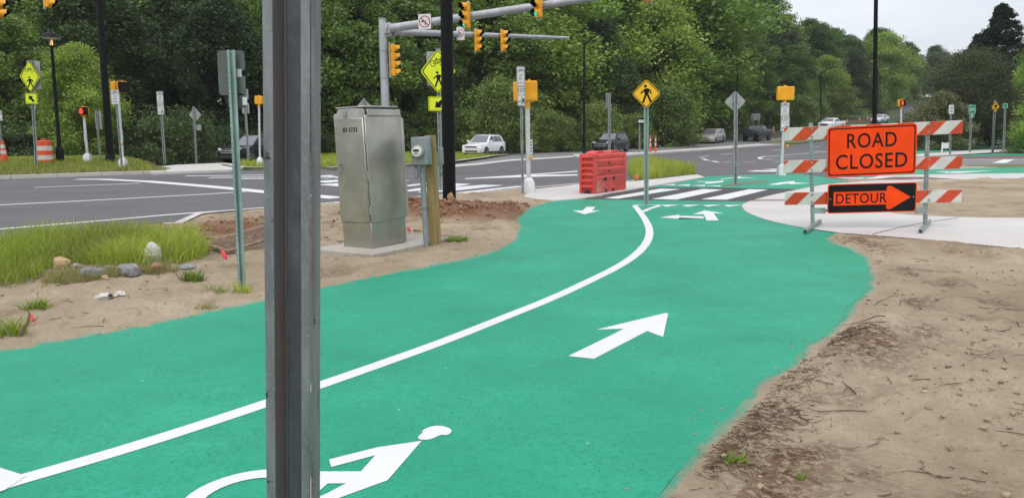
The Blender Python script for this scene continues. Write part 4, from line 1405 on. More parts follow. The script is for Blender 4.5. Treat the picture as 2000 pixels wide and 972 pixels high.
def panel(root, cx, cz, w_, h_, shape, face, border=None, art=None, back=False, yoff=-0.035, rad=0.04, name='sign_panel', bw=0.035, yaw=0.0):
    """one plate; its face looks towards -y (or away when back)"""
    rr_ = rad * min(w_, h_) * 2
    fn = rdiamond if shape == 'diamond' else rrect
    M4 = Matrix.Translation((cx, 0, cz)) @ Matrix.Rotation(yaw, 4, 'Z')
    p = MB().prism(fn(w_, h_, rr_), yoff, yoff + 0.004).move(M4).build(name, face if not back or face == 'plate_back_reflect' else 'aluminium', root)
    if back:
        mb = MB()
        for (bx_, bz_) in ((0.34, 0.12), (0.22, 0.3)):
            pass
        return p
    if border:
        m = min(w_, h_)
        i0, i1 = m * bw, m * bw * 2.1
        MB().ring(fn(w_ - 2 * i0, h_ - 2 * i0, rr_ * 0.8), fn(w_ - 2 * i1, h_ - 2 * i1, rr_ * 0.6), yoff - 0.0015, yoff + 0.001).move(M4).build('border', border, p)
    for nm, fn2 in (art if isinstance(art, list) else [('symbol', art)] if art else []):
        mb = MB()
        fn2(mb, w_, h_, yoff - 0.0015)
        mb.move(M4).build(nm, 'sign_black', p, smooth=False)
    return p

def post(root, L, w_, kind, m, holes=False, y=0.0):
    hx_ = -w_ * 0.40
    mb = MB()
    if kind == 'u':
        h = w_ / 2
        d = w_ * 0.42
        t_ = w_ * 0.1
        P = [(-h, -d), (-h * 0.45, -d), (-h * 0.25, 0), (h * 0.25, 0), (h * 0.45, -d), (h, -d), (h, -d + t_), (h * 0.55, -d + t_), (h * 0.33, t_), (-h * 0.33, t_), (-h * 0.55, -d + t_), (-h, -d + t_)]
        mb.extr([(a, b + d * 0.5 + y) for a, b in P], -0.1, L)
    elif kind == 'sq':
        mb.box((0, y, L / 2 - 0.05), (w_, w_, L + 0.1))
    else:
        mb.cyl((0, y, -0.1), (0, y, L), w_ / 2, n=14)
    p = mb.build('post', m, root, bevel=0.002 if kind == 'sq' else 0)
    if holes:
        mh = MB()
        z = 0.06
        while z < L - 0.03:
            mh.cyl((hx_, y - w_ * 0.21 - 0.0015, z), (hx_, y - w_ * 0.21 + 0.004, z), w_ * 0.055, n=8)
            z += w_ * 0.62
        tag(mh.build('post_hole_shade', 'hole_shade', p), kind='stuff')  # solid dark discs in place of the shade inside the holes
    return p

def sign(name, label, base_px, top_px, panels, post_px=7, kind='u', pm='galv', Y=None, rz=0.0, bank_=False, group=None, soil_=False, holes=False):
    b, tilt, L = frame(base_px, top_px, Y, bank_, soil_)
    root = thing(name, label, 'sign', b, rz, tilt, group)
    w_ = post_px / SC(b)
    post(root, L, w_, kind, pm, holes)
    for q in panels:
        cx, cz, s_ = loc2(b, tilt, q['c'][0], q['c'][1])
        panel(root, cx, cz, q['w'] / s_, q['h'] / s_, q.get('shape', 'rect'), q.get('face', 'sign_white'), q.get('border'), q.get('art'), q.get('back', False),
              (w_ * 0.42 + 0.012 if q.get('back') else -w_ * 0.42 - 0.012) + q.get('yo', 0), q.get('rad', 0.05), bw=q.get('bw', 0.035), yaw=q.get('yaw', 0.0), name=q.get('name', 'sign_panel'))
    return root

art_bike_walker = [('bicycle_symbol', lambda m, w_, h_, y: bike(m, 0, h_ * 0.19, w_ * 0.34, y)), ('walker_symbol', lambda m, w_, h_, y: walker(m, 0, -h_ * 0.16, h_ * 0.32, y))]

def art_use_ped(mb, w_, h_, y):
    bike(mb, 0, h_ * 0.30, w_ * 0.62, y)
    for k, (tx, ww) in enumerate((('USE', 0.42), ('PED', 0.42), ('SIGNAL', 0.74))):
        t_ = text_mb(tx, w_ * ww, h_ * 0.13, y, y + 0.002, 0, h_ * (0.06 - 0.19 * k))
        mb.add(t_.v, t_.f)

def art_keep(mb, w_, h_, y):
    t_ = text_mb('KEEP', w_ * 0.80, h_ * 0.22, y, y + 0.002, 0, h_ * 0.30)
    mb.add(t_.v, t_.f)
    t_ = text_mb('LEFT', w_ * 0.32, h_ * 0.10, y, y + 0.002, -w_ * 0.22, h_ * 0.06)
    mb.add(t_.v, t_.f)
    t_ = text_mb('RIGHT', w_ * 0.36, h_ * 0.10, y, y + 0.002, w_ * 0.22, h_ * 0.06)
    mb.add(t_.v, t_.f)
    bike(mb, -w_ * 0.22, -h_ * 0.30, w_ * 0.32, y)
    walker(mb, w_ * 0.22, -h_ * 0.25, h_ * 0.34, y)
    mb.stroke([(0, -h_ * 0.02), (0, -h_ * 0.44)], w_ * 0.03, y, y + 0.002)

BK = 'sign_black'
sign('warning_sign', 'lime diamond sign with bicycle and walker above an up-left arrow', (72, 328), (60, 118),
     [dict(c=(60, 150), w=37, h=66, shape='diamond', face='sign_lime', border=BK, art=art_bike_walker), dict(c=(63, 193), w=24, h=21, face='sign_lime', border=BK, art=lambda m, w_, h_, y: arrow2d(m, 0, 0, w_ * 0.62, R(130), y, 0.3)),
      dict(c=(64, 146), w=26, h=54, face='sign_white', back=True, yo=0.01)], 6, 'u', bank_=True)
sign('warning_sign', 'lime diamond sign with bicycle and walker partly behind the black pole', (861, 392), (856, 95),
     [dict(c=(856, 140), w=66, h=92, shape='diamond', face='sign_lime', border=BK, art=art_bike_walker), dict(c=(860, 203), w=46, h=28, face='sign_lime', border=BK, art=lambda m, w_, h_, y: arrow2d(m, -w_ * 0.02, 0, h_ * 0.85, R(-140), y, 0.34)),
      dict(c=(853, 134), w=40, h=66, face='sign_white', back=True, yo=0.012)], 8, 'u', Y=21.0)
sign('walker_sign', 'amber diamond sign with black walking figure at the end of the path', (1262, 401), (1262, 160),
     [dict(c=(1261.5, 183.5), w=58, h=57, shape='diamond', face='sign_amber', border=BK, art=lambda m, w_, h_, y: walker(m, 0, 0, h_ * 0.60, y), bw=0.03, rad=0.055)], 9, 'u', 'galv_green')
sign('sign', 'bare grey back of a diamond sign on the green island', (1436, 361), (1437, 180), [dict(c=(1437, 198.5), w=43, h=42, shape='diamond', back=True, rad=0.055)], 7.5, 'u', 'galv')
sign('sign', 'grey back of a small diamond sign beside the concrete ramp', (384, 316), (378, 208), [dict(c=(380, 224), w=23, h=32, shape='diamond', back=True), dict(c=(386, 249), w=12, h=11, back=True)], 4, 'u', 'galv', Y=45)
sign('sign', 'backs of two stacked plates on a thick greenish channel post', (474, 563), (452, 98),
     [dict(c=(449, 142), w=53, h=86, face='plate_back_reflect', back=True, rad=0.06), dict(c=(460, 197), w=36, h=28, face='plate_back_reflect', back=True, rad=0.12)], 15, 'u', 'galv_green', soil_=True, holes=True)
for r_ in [o for o in bpy.data.objects if o.get('label', '').startswith('backs of two')]:
    for pl in [q for q in r_.children if q.name.startswith('sign_panel')]:
        vs = np.array([v.co for v in pl.data.vertices])
        c_, yv = (vs.max(0) + vs.min(0)) / 2, vs[:, 1].min()
        MB().box((c_[0] + 0.075, yv - 0.001, c_[2]), (0.045, 0.002, 0.075)).build('sticker', 'sign_white', pl)
        MB().cyl((c_[0] + 0.125, yv - 0.003, c_[2]), (c_[0] + 0.125, yv + 0.001, c_[2]), 0.028, n=14).build('plug', 'sign_black', pl)
sign('sign', 'tip of a grey diamond sign back showing above the cabinet', (716, 322), (711, 192), [dict(c=(711, 215), w=40, h=48, shape='diamond', back=True)], 5, 'u', 'galv', Y=37)
sign('sign', 'narrow grey sign back edge seen behind the stacked plates', (486, 316), (477, 172), [dict(c=(478, 198), w=14, h=47, back=True, rad=0.03)], 4.5, 'u', 'galv', Y=43)
sign('sign', 'narrow grey sign back behind the walk signal on the bank', (197, 318), (188, 216), [dict(c=(191, 235), w=12, h=35, back=True, rad=0.03)], 4, 'u', 'galv', bank_=True)
sign('sign', 'tall white sign with bicycle lettering and KEEP beside the dark shrub', (322, 317), (313, 178),
     [dict(c=(313.5, 191), w=13, h=23, border=BK, art=art_use_ped, bw=0.03), dict(c=(315, 213), w=13, h=22, border=BK, art=art_keep, bw=0.03)], 5, 'u', 'galv', Y=40)
sign('sign', 'white bicycle sign reading USE PED SIGNAL before the walk signal on the bank', (239, 330), (226, 176), [dict(c=(226, 190), w=17, h=28, border=BK, art=art_use_ped, bw=0.03)], 4.5, 'u', 'galv', bank_=True)
sign('sign', 'cut off white sign beside the orange marker post on the bank', (6, 318), (-4, 214), [dict(c=(-4, 226), w=20, h=20, border=BK, art=art_use_ped, bw=0.03)], 4.5, 'u', 'galv', bank_=True)
sign('sign', 'tall white bicycle and KEEP sign before the yellow signal at the crossing corner', (1021, 377), (1017, 131),
     [dict(c=(1017, 150), w=16, h=38, border=BK, art=art_use_ped, bw=0.04), dict(c=(1018, 188), w=15, h=37, border=BK, art=art_keep, bw=0.04)], 5, 'u', 'galv', Y=19.3)
sign('sign', 'thin plate seen edge on behind the red barrier', (1190, 305), (1190, 182), [dict(c=(1189, 197), w=10, h=30, rad=0.03, back=True, yaw=R(20))], 5.5, 'u', 'galv', Y=36)
def art_oneway(mb, w_, h_, y):
    t_ = text_mb('ONE WAY', w_ * 0.55, h_ * 0.34, y - 0.002, y, -w_ * 0.06, 0)
    mb.add(t_.v, t_.f)
ow = sign('sign', 'small black and white ONE WAY plate behind the walker sign', (1249, 301), (1249, 229), [dict(c=(1255, 237), w=20, h=12, face='sign_black', rad=0.03)], 2.6, 'u', 'galv')
for pl in [c for c in ow.children if c.name.startswith('sign_panel')]:
    vs = np.array([v.co for v in pl.data.vertices])
    c_ = (vs.max(0) + vs.min(0)) / 2
    d_ = vs.max(0) - vs.min(0)
    mb = MB()
    ww, hh = d_[0], d_[2]
    yv = vs[:, 1].min()
    mb.prism([(c_[0] + x * ww, c_[2] + z * hh) for x, z in ((-0.42, -0.22), (0.22, -0.22), (0.22, -0.38), (0.46, 0), (0.22, 0.38), (0.22, 0.22), (-0.42, 0.22))], yv - 0.002, yv + 0.001)
    mb.build('arrow', 'sign_white', pl, smooth=False)
    text_mb('ONE WAY', ww * 0.52, hh * 0.26, yv - 0.004, yv - 0.001, c_[0] - ww * 0.08, c_[2]).build('lettering', 'sign_black', pl, smooth=False)
# sign board on two posts
b_ = D(1475, 268, 112)
sg = thing('sign', 'grey back of a square board on two posts behind the truck', 'sign', b_)
s_ = SC(b_)
panel(sg, 0, 39 / s_, 17 / s_, 13 / s_, 'rect', 'aluminium', back=True, yoff=0.05)
for sx_ in (-1, 1):
    MB().cyl((sx_ * 5.5 / s_, 0, -1.5), (sx_ * 5.5 / s_, 0, 42 / s_), 0.07, n=8).build('post', 'galv', sg)

sign('sign', 'white regulation sign above the small white board by the far green lane', (1855, 302), (1857, 204), [dict(c=(1857, 214), w=10.5, h=18, border=BK, art=lambda m, w_, h_, y: [m.prism(rrect(w_ * 0.55, h_ * 0.06, 0.001, 1, 0, h_ * z), y, y + 0.002) for z in (0.25, 0.12, -0.1, -0.26)], bw=0.03)], 4, 'u', 'galv')
sign('sign', 'green sign with white bicycle and arrow plate by the far lane', (1894, 294), (1897, 204),
     [dict(c=(1897.5, 214), w=13.5, h=17, face='sign_green', border='sign_white', bw=0.03), dict(c=(1897, 226.5), w=9.5, h=7.5, face='sign_green', border='sign_white', bw=0.04)], 4, 'u', 'galv', Y=50)
sign('walker_sign', 'narrow amber diamond walking sign on a thick post by the far lane', (1938, 299), (1943, 196), [dict(c=(1943, 209), w=15, h=24, shape='diamond', face='sign_amber', border=BK, art=lambda m, w_, h_, y: walker(m, 0, 0, h_ * 0.6, y))], 5, 'u', 'galv')
sign('sign', 'small green sign half hidden by the feathery light green tree', (1960, 291), (1963, 202), [dict(c=(1962, 207), w=10, h=9, face='sign_green', border='sign_white', bw=0.05)], 4, 'u', 'galv', Y=51)
for r_ in [o for o in bpy.data.objects if o.get('label', '').startswith('green sign with white')]:
    pl = r_.children[1]
    vs = np.array([v.co for v in pl.data.vertices])
    c_ = (vs.max(0) + vs.min(0)) / 2
    mb = MB()
    bike(mb, c_[0], c_[2], (vs.max(0) - vs.min(0))[0] * 0.62, vs[:, 1].min() - 0.0015)
    mb.build('bicycle_symbol', 'sign_white', pl, smooth=False)
    pl = r_.children[2]
    vs = np.array([v.co for v in pl.data.vertices])
    c_ = (vs.max(0) + vs.min(0)) / 2
    mb = MB()
    arrow2d(mb, c_[0], c_[2], 0.18, R(90), vs[:, 1].min() - 0.0015, 0.3)
    mb.build('arrow', 'sign_white', pl, smooth=False)
b_ = D(1842, 290, 55)
b_.z = float(gz(0.0, 55.0)) + 0.02
s_ = SC(b_)
wb = thing('sign_board', 'low white board on one leg in the grass by the far lane', 'board', b_)
MB().box((4 / s_, 0, 15 / s_), (13 / s_, 0.05, 11 / s_)).build('board', 'sign_white', wb, bevel=0.005)
MB().box((-2.6 / s_, -0.04, 11 / s_), (0.11, 0.03, 22 / s_)).build('leg', 'sign_white', wb, bevel=0.005)

# ------------------------------------------------------------------ steel post in the foreground
b_, tl_, L_ = frame((566.5, 972), (562.5, 0), 1.28)
p0 = Vector((b_.x - math.sin(tl_) / math.cos(tl_) * (b_.z - 0.0), 1.28, 0.0))
sp = thing('steel_post', 'galvanised steel channel post with rust streak and black scuffs', 'post', p0, R(2.0), tl_)
w_ = 0.0825
h = w_ / 2
LT = 2.75
x_ = lambda f: -h + w_ * f
mb = MB()
mb.extr([(x_(0), 0), (x_(0.20), 0), (x_(0.20), 0.006), (x_(0.06), 0.006), (x_(0.06), 0.055), (x_(0), 0.055)], -0.1, LT)
mb.build('flange', 'post_steel', sp, bevel=0.0012, seg=2)
mb = MB()
mb.extr([(x_(0.74), 0), (x_(0.925), 0), (x_(0.925), 0.006), (x_(0.74), 0.006)], -0.1, LT)
mb.build('flange', 'post_steel', sp, bevel=0.0012, seg=2)
mb = MB()
mb.extr([(x_(0.935), 0.003), (x_(1.0), 0.010), (x_(1.0), 0.055), (x_(0.935), 0.055)], -0.1, LT)
mb.build('edge', 'post_steel', sp, bevel=0.001)
mb = MB()
mb.extr([(x_(0.20), 0.0065), (x_(0.33), 0.034), (x_(0.36), 0.034), (x_(0.36), 0.040), (x_(0.30), 0.040), (x_(0.17), 0.0065)], -0.1, LT)
mb.build('side_wall', 'post_rust_shade', sp, bevel=0.001)
mb = MB()
mb.extr([(x_(0.36), 0.0345), (x_(0.66), 0.0345), (x_(0.735), 0.0068), (x_(0.775), 0.0068), (x_(0.70), 0.041), (x_(0.36), 0.041)], -0.1, LT)
mb.build('web', 'post_web_shade', sp, bevel=0.001)

# ------------------------------------------------------------------ traffic cabinet
cb = D(728, 486, 9.6)
cb.z = 0.10
dr = ray(728, 486)
cb = CAM + dr * ((0.10 - CAM_H) / dr.z)
rz = R(-31)
CWd, CDp, CHt = 0.50, 0.70, 1.74
Rm = Matrix.Rotation(rz, 3, 'Z')
cen = cb - Rm @ Vector((CWd / 2, -CDp / 2, 0))
sl = thing('concrete_pad', 'low concrete slab under the steel cabinet', 'slab', (cen.x, cen.y, 0), rz)
MB().box((0.02, 0.18, 0.04), (CWd + 0.50, CDp + 1.0, 0.12)).build('slab', 'kerb_concrete', sl, bevel=0.012)
cab = thing('traffic_cabinet', 'tall bare metal traffic cabinet numbered 07-1733 on a slab', 'cabinet', cen + Vector((0, 0, 0.0)), rz, R(-1.6))
MB().box((0, 0, 0.16), (CWd - 0.02, CDp - 0.02, 0.32)).build('base', 'cabinet_steel', cab, bevel=0.004)
MB().box((0, 0.012, 0.985), (CWd, CDp, 1.33)).build('body', 'cabinet_steel', cab, bevel=0.004)
door = MB().box((-0.004, -CDp / 2 - 0.002, 0.975), (CWd - 0.022, 0.026, 1.28)).build('door', 'cabinet_steel', cab, bevel=0.006)
rd = MB().box((0.004, CDp / 2 + 0.026, 0.975), (CWd - 0.01, 0.026, 1.28)).build('rear_door', 'cabinet_trim', cab, bevel=0.006)
MB().box((CWd / 2 + 0.001, CDp / 2 + 0.02, 0.98), (0.012, 0.05, 1.24)).build('rear_flange', 'cabinet_trim', cab, bevel=0.003)
hd = MB().prism([(-0.245, 1.61), (0.245, 1.61), (0.245, 1.72), (0.06, 1.735), (-0.165, 1.735), (-0.165, 1.70), (-0.245, 1.665)], -CDp / 2 - 0.012, -CDp / 2 + 0.02).build('hood_panel', 'cabinet_trim', cab, bevel=0.003)
MB().box((-0.05, -CDp / 2 - 0.018, 1.67), (0.055, 0.012, 0.075)).build('vent_plate', 'galv', hd, bevel=0.002)
MB().box((0, 0.03, 1.67), (CWd, CDp - 0.06, 0.10)).build('top', 'cabinet_steel', cab, bevel=0.004)
MB().box((0.0, 0.0, 1.730), (CWd - 0.02, CDp - 0.10, 0.022)).build('lid', 'trim_dark', cab, bevel=0.004)
MB().box((0.0, 0.0, 1.752), (CWd - 0.01, CDp - 0.07, 0.018)).build('lid_cap', 'cabinet_trim', cab, bevel=0.004)
for z in (0.48, 0.92, 1.36):
    MB().cyl((CWd / 2 + 0.004, -CDp / 2 - 0.004, z - 0.05), (CWd / 2 + 0.004, -CDp / 2 - 0.004, z + 0.05), 0.009, n=8).build('hinge', 'cabinet_trim', cab)
MB().tube([(-0.185, -CDp / 2 - 0.014, 0.94), (-0.185, -CDp / 2 - 0.055, 0.955), (-0.185, -CDp / 2 - 0.055, 1.045), (-0.185, -CDp / 2 - 0.014, 1.06)], 0.010, 8).build('handle', 'galv', door)
MB().cyl((-0.13, -CDp / 2 - 0.022, 1.07), (-0.13, -CDp / 2 - 0.012, 1.07), 0.016, n=10).build('lock', 'galv', door)
text_mb('07-1733', 0.235, 0.058, -CDp / 2 - 0.0175, -CDp / 2 - 0.012, 0.02, 1.475, 0.02).build('number', 'sign_black', door, smooth=False)

# ------------------------------------------------------------------ electricity meter on its timber post
mbp = G(842, 489)
mbp.z = soil_z(mbp.x, mbp.y) - 0.02
me_ = thing('electric_meter', 'grey electricity meter box on timber post beside the cabinet', 'meter', mbp, R(-12), R(-1.5))
s_ = SC(mbp)
MB().box((0.045, 0.06, 0.70), (0.125, 0.125, 1.50)).build('timber_post', 'timber', me_, bevel=0.006)
MB().box((-0.035, -0.075, 1.255), (0.235, 0.12, 0.36)).build('meter_box', 'meter_grey', me_, bevel=0.008)
bx2 = MB().box((-0.035, -0.141, 1.255), (0.215, 0.010, 0.34)).build('box_cover', 'meter_grey', me_, bevel=0.004)
MB().cyl((-0.055, -0.155, 1.25), (-0.055, -0.20, 1.25), 0.085, 0.08, 24).build('meter_ring', 'aluminium', me_, bevel=0.004)
dl = MB().cyl((-0.055, -0.20, 1.25), (-0.055, -0.235, 1.25), 0.066, 0.058, 24).build('meter_dial', 'lamp_glass', me_, bevel=0.004)
MB().box((-0.055, -0.237, 1.265), (0.075, 0.004, 0.03)).build('register', 'trim_dark', dl)
MB().box((-0.055, -0.237, 1.228), (0.05, 0.004, 0.012)).build('register', 'trim_dark', dl)
MB().cyl((-0.055, -0.02, 0.0), (-0.055, -0.02, 1.09), 0.038, n=12).build('conduit', 'meter_grey', me_)
MB().box((-0.06, -0.02, 0.53), (0.10, 0.09, 0.02)).build('strap', 'galv', me_)
MB().box((-0.125, -0.06, 0.98), (0.05, 0.05, 0.15)).build('earth_clamp', 'meter_grey', me_, bevel=0.01)
MB().tube([(-0.125, -0.05, 1.08), (-0.13, -0.055, 1.0), (-0.12, -0.05, 0.95)], 0.016, 8).build('whip', 'meter_grey', me_)
MB().box((0.138, 0.18, 1.18), (0.05, 0.10, 0.22)).build('side_box', 'meter_grey', me_, bevel=0.006)
MB().tube([(0.15, 0.08, 1.07), (0.20, 0.06, 1.0), (0.16, 0.06, 0.92)], 0.006, 6).build('wire', 'trim_dark', me_)

# ------------------------------------------------------------------ light poles
def light_pole(label, base_px, top_px, w_px, arm=None, Y=None, group=None, bank_=False, extra=0.0, soil_=False, taper=0.75):
    b, tilt, L = frame(base_px, top_px, Y, bank_, soil_)
    L += extra
    r = thing('lamp_post', label, 'lamp post', b, 0, tilt, group)
    wr = w_px / SC(b) / 2
    MB().cyl((0, 0, -0.3), (0, 0, L), wr, wr * taper, 18).build('pole', 'pole_black', r)
    if not soil_:
        MB().lathe([(wr * 1.9, 0.0), (wr * 1.9, 0.05), (wr * 1.35, 0.12), (wr * 1.15, 0.3), (wr * 1.02, 0.34)], 18).build('base_cover', 'pole_black', r)
    if arm:
        ax, az = arm
        a = MB().tube([(0, 0, L - 0.15), (ax * 0.45, 0, L + az * 0.55), (ax * 0.9, 0, L + az)], [wr * 0.8, wr * 0.6, wr * 0.5], 8).build('arm', 'pole_black', r)
        MB().box((ax * 1.05, 0, L + az + 0.01), (abs(ax) * 0.34, 0.26, 0.09)).build('lamp_head', 'pole_black', a, bevel=0.03)
    return r
bp_ = light_pole('thick black pole standing in red soil behind the meter', (878, 404), (872, 0), 26, extra=4.5, soil_=True, taper=0.8, arm=(2.0, 0.6))
light_pole('tall black pole on the bank between the walk signals', (216, 316), (192, -20), 14, bank_=True, extra=2.5, arm=(-1.8, 0.5))
light_pole('black street light with curved arm behind the leafy bushes', (1141, 297), (1141, 84), 5, (2.0, 0.95), Y=66)
light_pole('black street light behind the grey diamond sign', (1440, 278), (1440, 126), 4, (2.2, 0.9), Y=100)
light_pole('black street light beside the white pickup', (1603, 258), (1603, 142), 3.4, (2.3, 0.8), Y=128)
light_pole('tall black pole rising behind the road closed sign', (1707, 330), (1711, -10), 9, Y=28, extra=2.0, arm=(-1.6, 0.5))
light_pole('slim black street light far up the climbing road', (1713, 236), (1715, 130), 2.4, (2.0, 0.7), Y=160)
# lantern on the bank
b, tilt, L = frame((118, 317), (101, 92), None, True)
ln = thing('lantern_post', 'black post-top lantern with hooded shade on the bank', 'lamp post', b, 0, tilt)
k_ = 1 / SC(b)
MB().lathe([(0.16, -0.1), (0.16, 0.5), (0.12, 0.62), (0.085, 0.75), (0.07, L * 0.7), (0.06, L)], 14).build('pole', 'pole_black', ln)
MB().lathe([(0.06, L), (0.13, L + 0.03), (0.13, L + 0.05), (0.09, L + 0.06)], 16).build('collar', 'pole_black', ln)
for a in range(4):
    t_ = a * math.pi / 2 + 0.4
    MB().tube([(0.10 * math.cos(t_), 0.10 * math.sin(t_), L + 0.05), (0.16 * math.cos(t_), 0.16 * math.sin(t_), L + 0.17), (0.28 * math.cos(t_), 0.28 * math.sin(t_), L + 0.36)], 0.014, 6).build('bracket', 'pole_black', ln)
MB().lathe([(0.05, L + 0.06), (0.06, L + 0.12), (0.045, L + 0.26), (0.02, L + 0.30)], 12).build('lamp', 'lamp_warm', ln)
MB().lathe([(0.385, L + 0.36), (0.40, L + 0.375), (0.34, L + 0.43), (0.28, L + 0.54), (0.14, L + 0.60), (0.10, L + 0.66), (0.0, L + 0.68)], 24).build('shade', 'pole_black', ln)
MB().lathe([(0.36, L + 0.345), (0.36, L + 0.358), (0.0, L + 0.359)], 24).build('lens_plate', 'lamp_glass', ln)

# ------------------------------------------------------------------ traffic signals
def signal(label, top_c, rzv, n=3, sect=0.345, lit=None, group=None, plumb='back'):
    """vertical signal head; top_c is the centre of its top, its lamps look along -y turned by rzv"""
    r = thing('traffic_signal', label, 'traffic signal', top_c, rzv, 0, group)
    for k in range(n):
        z = -(k + 0.5) * sect
        hs_ = MB().box((0, 0.06, z), (sect * 0.96, 0.17, sect * 0.985)).build('housing', 'signal_yellow', r, bevel=0.02, seg=2)
        MB().cyl((0, -0.02, z), (0, -0.035, z), sect * 0.40, n=20).build('lens', 'lens_green' if lit == k else 'lens_off', hs_)
        # visor: open tube cut away below
        vs, fs = [], []
        m_ = 17
        for j in range(m_):
            a = R(-58 + 296 * j / (m_ - 1))
            for (rad, y, ff) in ((0.43, -0.02, 0), (0.43, -0.26 if 0.15 < j / (m_ - 1) < 0.85 else -0.15, 1), (0.41, -0.26 if 0.15 < j / (m_ - 1) < 0.85 else -0.15, 2), (0.41, -0.02, 3)):
                vs.append((sect * rad * math.cos(a), y, z + sect * rad * math.sin(a)))
        for j in range(m_ - 1):
            for q in range(3):
                fs.append((j * 4 + q, j * 4 + q + 1, (j + 1) * 4 + q + 1, (j + 1) * 4 + q))
        MB().add(vs, [fs[i] for i in range(0, len(fs), 3)]).build('visor', 'signal_yellow', hs_)
        MB().add(vs, [fs[i] for i in range(1, len(fs), 3)] + [fs[i] for i in range(2, len(fs), 3)]).build('visor_lining', 'sign_black', hs_)
    MB().box((0, 0.19, -n * sect / 2), (0.05, 0.05, n * sect + 0.16)).build('bracket', 'mast_grey', r, bevel=0.004)
    MB().box((0, 0.165, 0.03), (0.10, 0.10, 0.03)).build('bracket_clamp', 'mast_grey', r, bevel=0.004)
    MB().box((0, 0.165, -n * sect - 0.03), (0.10, 0.10, 0.03)).build('bracket_clamp', 'mast_grey', r, bevel=0.004)
    return r

YP = 35.0
mb0 = D(757, 330, YP)
mb0.z = 0.05
mt = D(746.5, 36, YP)
mast = thing('signal_mast', 'grey steel signal mast with two long arms behind the cabinet', 'signal mast', mb0, 0, math.atan2(mt.x - mb0.x, mt.z - mb0.z))
inv = mast.rotation_euler.to_matrix().inverted()
tolocal = lambda p: inv @ (Vector(p) - mb0)
LH = (mt - mb0).length
MB().cyl((0, 0, -0.2), (0, 0, LH), 0.20, 0.165, 20).build('pole', 'mast_grey', mast)
MB().box((0, 0, 0.02), (0.62, 0.62, 0.06)).build('base_plate', 'mast_grey', mast, bevel=0.01)
arms = {}
for nm, sp_, ep, r0, r1 in (('a', (763, 56, YP), (1300, -26, 29.0), 0.185, 0.125), ('b', (768, 62.5, YP + 0.25), (1110, 74.5, 44.0), 0.16, 0.075)):
    a0, a1 = D(*sp_), D(*ep)
    arms[nm] = (a0, a1)
    MB().cyl(tolocal(a0), tolocal(a1), r0, r1, 18).build('arm', 'mast_grey', mast)
    pc = tolocal(a0)
    d_ = (tolocal(a1) - pc).normalized()
    MB().cyl(pc - d_ * 0.10, pc - d_ * 0.02, 0.27, 0.27, 18).build('flange', 'mast_grey', mast)
    MB().box((pc.x * 0.55, pc.y * 0.5, pc.z), (0.34, 0.30, 0.44)).build('arm_bracket', 'mast_grey', mast, bevel=0.02)
for z in (LH - 0.02, LH - 1.4, LH - 2.6):
    MB().cyl((0, 0, z - 0.02), (0, 0, z + 0.02), 0.185, n=18).build('band', 'galv', mast)
def on_arm(a, px_):
    p, q = arms[a]
    lo, hi = 0.0, 1.0
    for _ in range(40):
        m = (lo + hi) / 2
        c = p.lerp(q, m)
        v = c - CAM
        X = CX + F * v.dot(rt) / v.dot(fw)
        if X < px_:
            lo = m
        else:
            hi = m
    return p.lerp(q, lo)
def hang(a, px_, up_, fr):
    p = on_arm(a, px_)
    return Vector((p.x, p.y, p.z + up_)) + Vector(fr)
rzA, rzB = R(-46), R(62)
offA = Matrix.Rotation(rzA, 3, 'Z') @ Vector((0, -0.40, 0))
offB = Matrix.Rotation(rzB, 3, 'Z') @ Vector((0, -0.30, 0))
signal('yellow traffic signal showing green nearest the black pole on the thick arm', hang('a', 923, 0.50, offA), rzA, lit=2)
signal('yellow traffic signal showing green midway along the thick arm', hang('a', 1063, 0.52, offA), rzA, lit=2)
signal('unlit yellow signal near the outer end of the thick arm', hang('a', 1279, 0.52, offA), rzA)
signal('yellow signal on the thin arm beside the no left turn plate', hang('b', 924, 0.22, offB), rzB)
signal('yellow signal alone midway along the thin far arm', hang('b', 975, 0.24, offB), rzB)
pm_ = D(755, 87, YP - 0.1)
signal('four lamp yellow signal clamped to the grey mast', Vector((pm_.x + 0.30, pm_.y, pm_.z)), R(112), n=4)
def no_left(label, a, px_, fr, rzv, w_, h_):
    p = on_arm(a, px_) + Vector(fr)
    r = thing('traffic_sign', label, 'sign', p, rzv)
    pl = panel(r, 0, 0, w_, h_, 'rect', 'sign_white', None, None, rad=0.03, yoff=0)
    mb = MB()
    mb.stroke([(w_ * 0.05, -h_ * 0.22), (w_ * 0.05, h_ * 0.02), (-w_ * 0.10, h_ * 0.02)], w_ * 0.09, -0.0015, 0.001)
    mb.prism([(-w_ * 0.10, h_ * 0.14), (-w_ * 0.27, h_ * 0.02), (-w_ * 0.10, -h_ * 0.10)], -0.0015, 0.001)
    mb.build('arrow', 'sign_black', pl, smooth=False)
    mb = MB()
    R0 = min(w_, h_) * 0.44
    mb.ring(circle(0, 0, R0, 28), circle(0, 0, R0 * 0.84, 28), -0.003, -0.001)
    mb.stroke([(-R0 * 0.66, R0 * 0.66), (R0 * 0.66, -R0 * 0.66)], R0 * 0.17, -0.0036, -0.0012)
    mb.build('prohibition_ring', 'sign_red', pl, smooth=False)
    MB().box((0, 0.07, 0), (0.05, 0.13, h_ * 0.9)).build('bracket', 'mast_grey', r)
no_left('white no left turn sign on the thick mast arm', 'a', 831, (0, -0.32, 0.02), R(-12), 0.56, 0.62)
no_left('white no left turn sign on the thin mast arm', 'b', 901, (-0.02, -0.28, 0.0), R(-24), 0.42, 0.62)

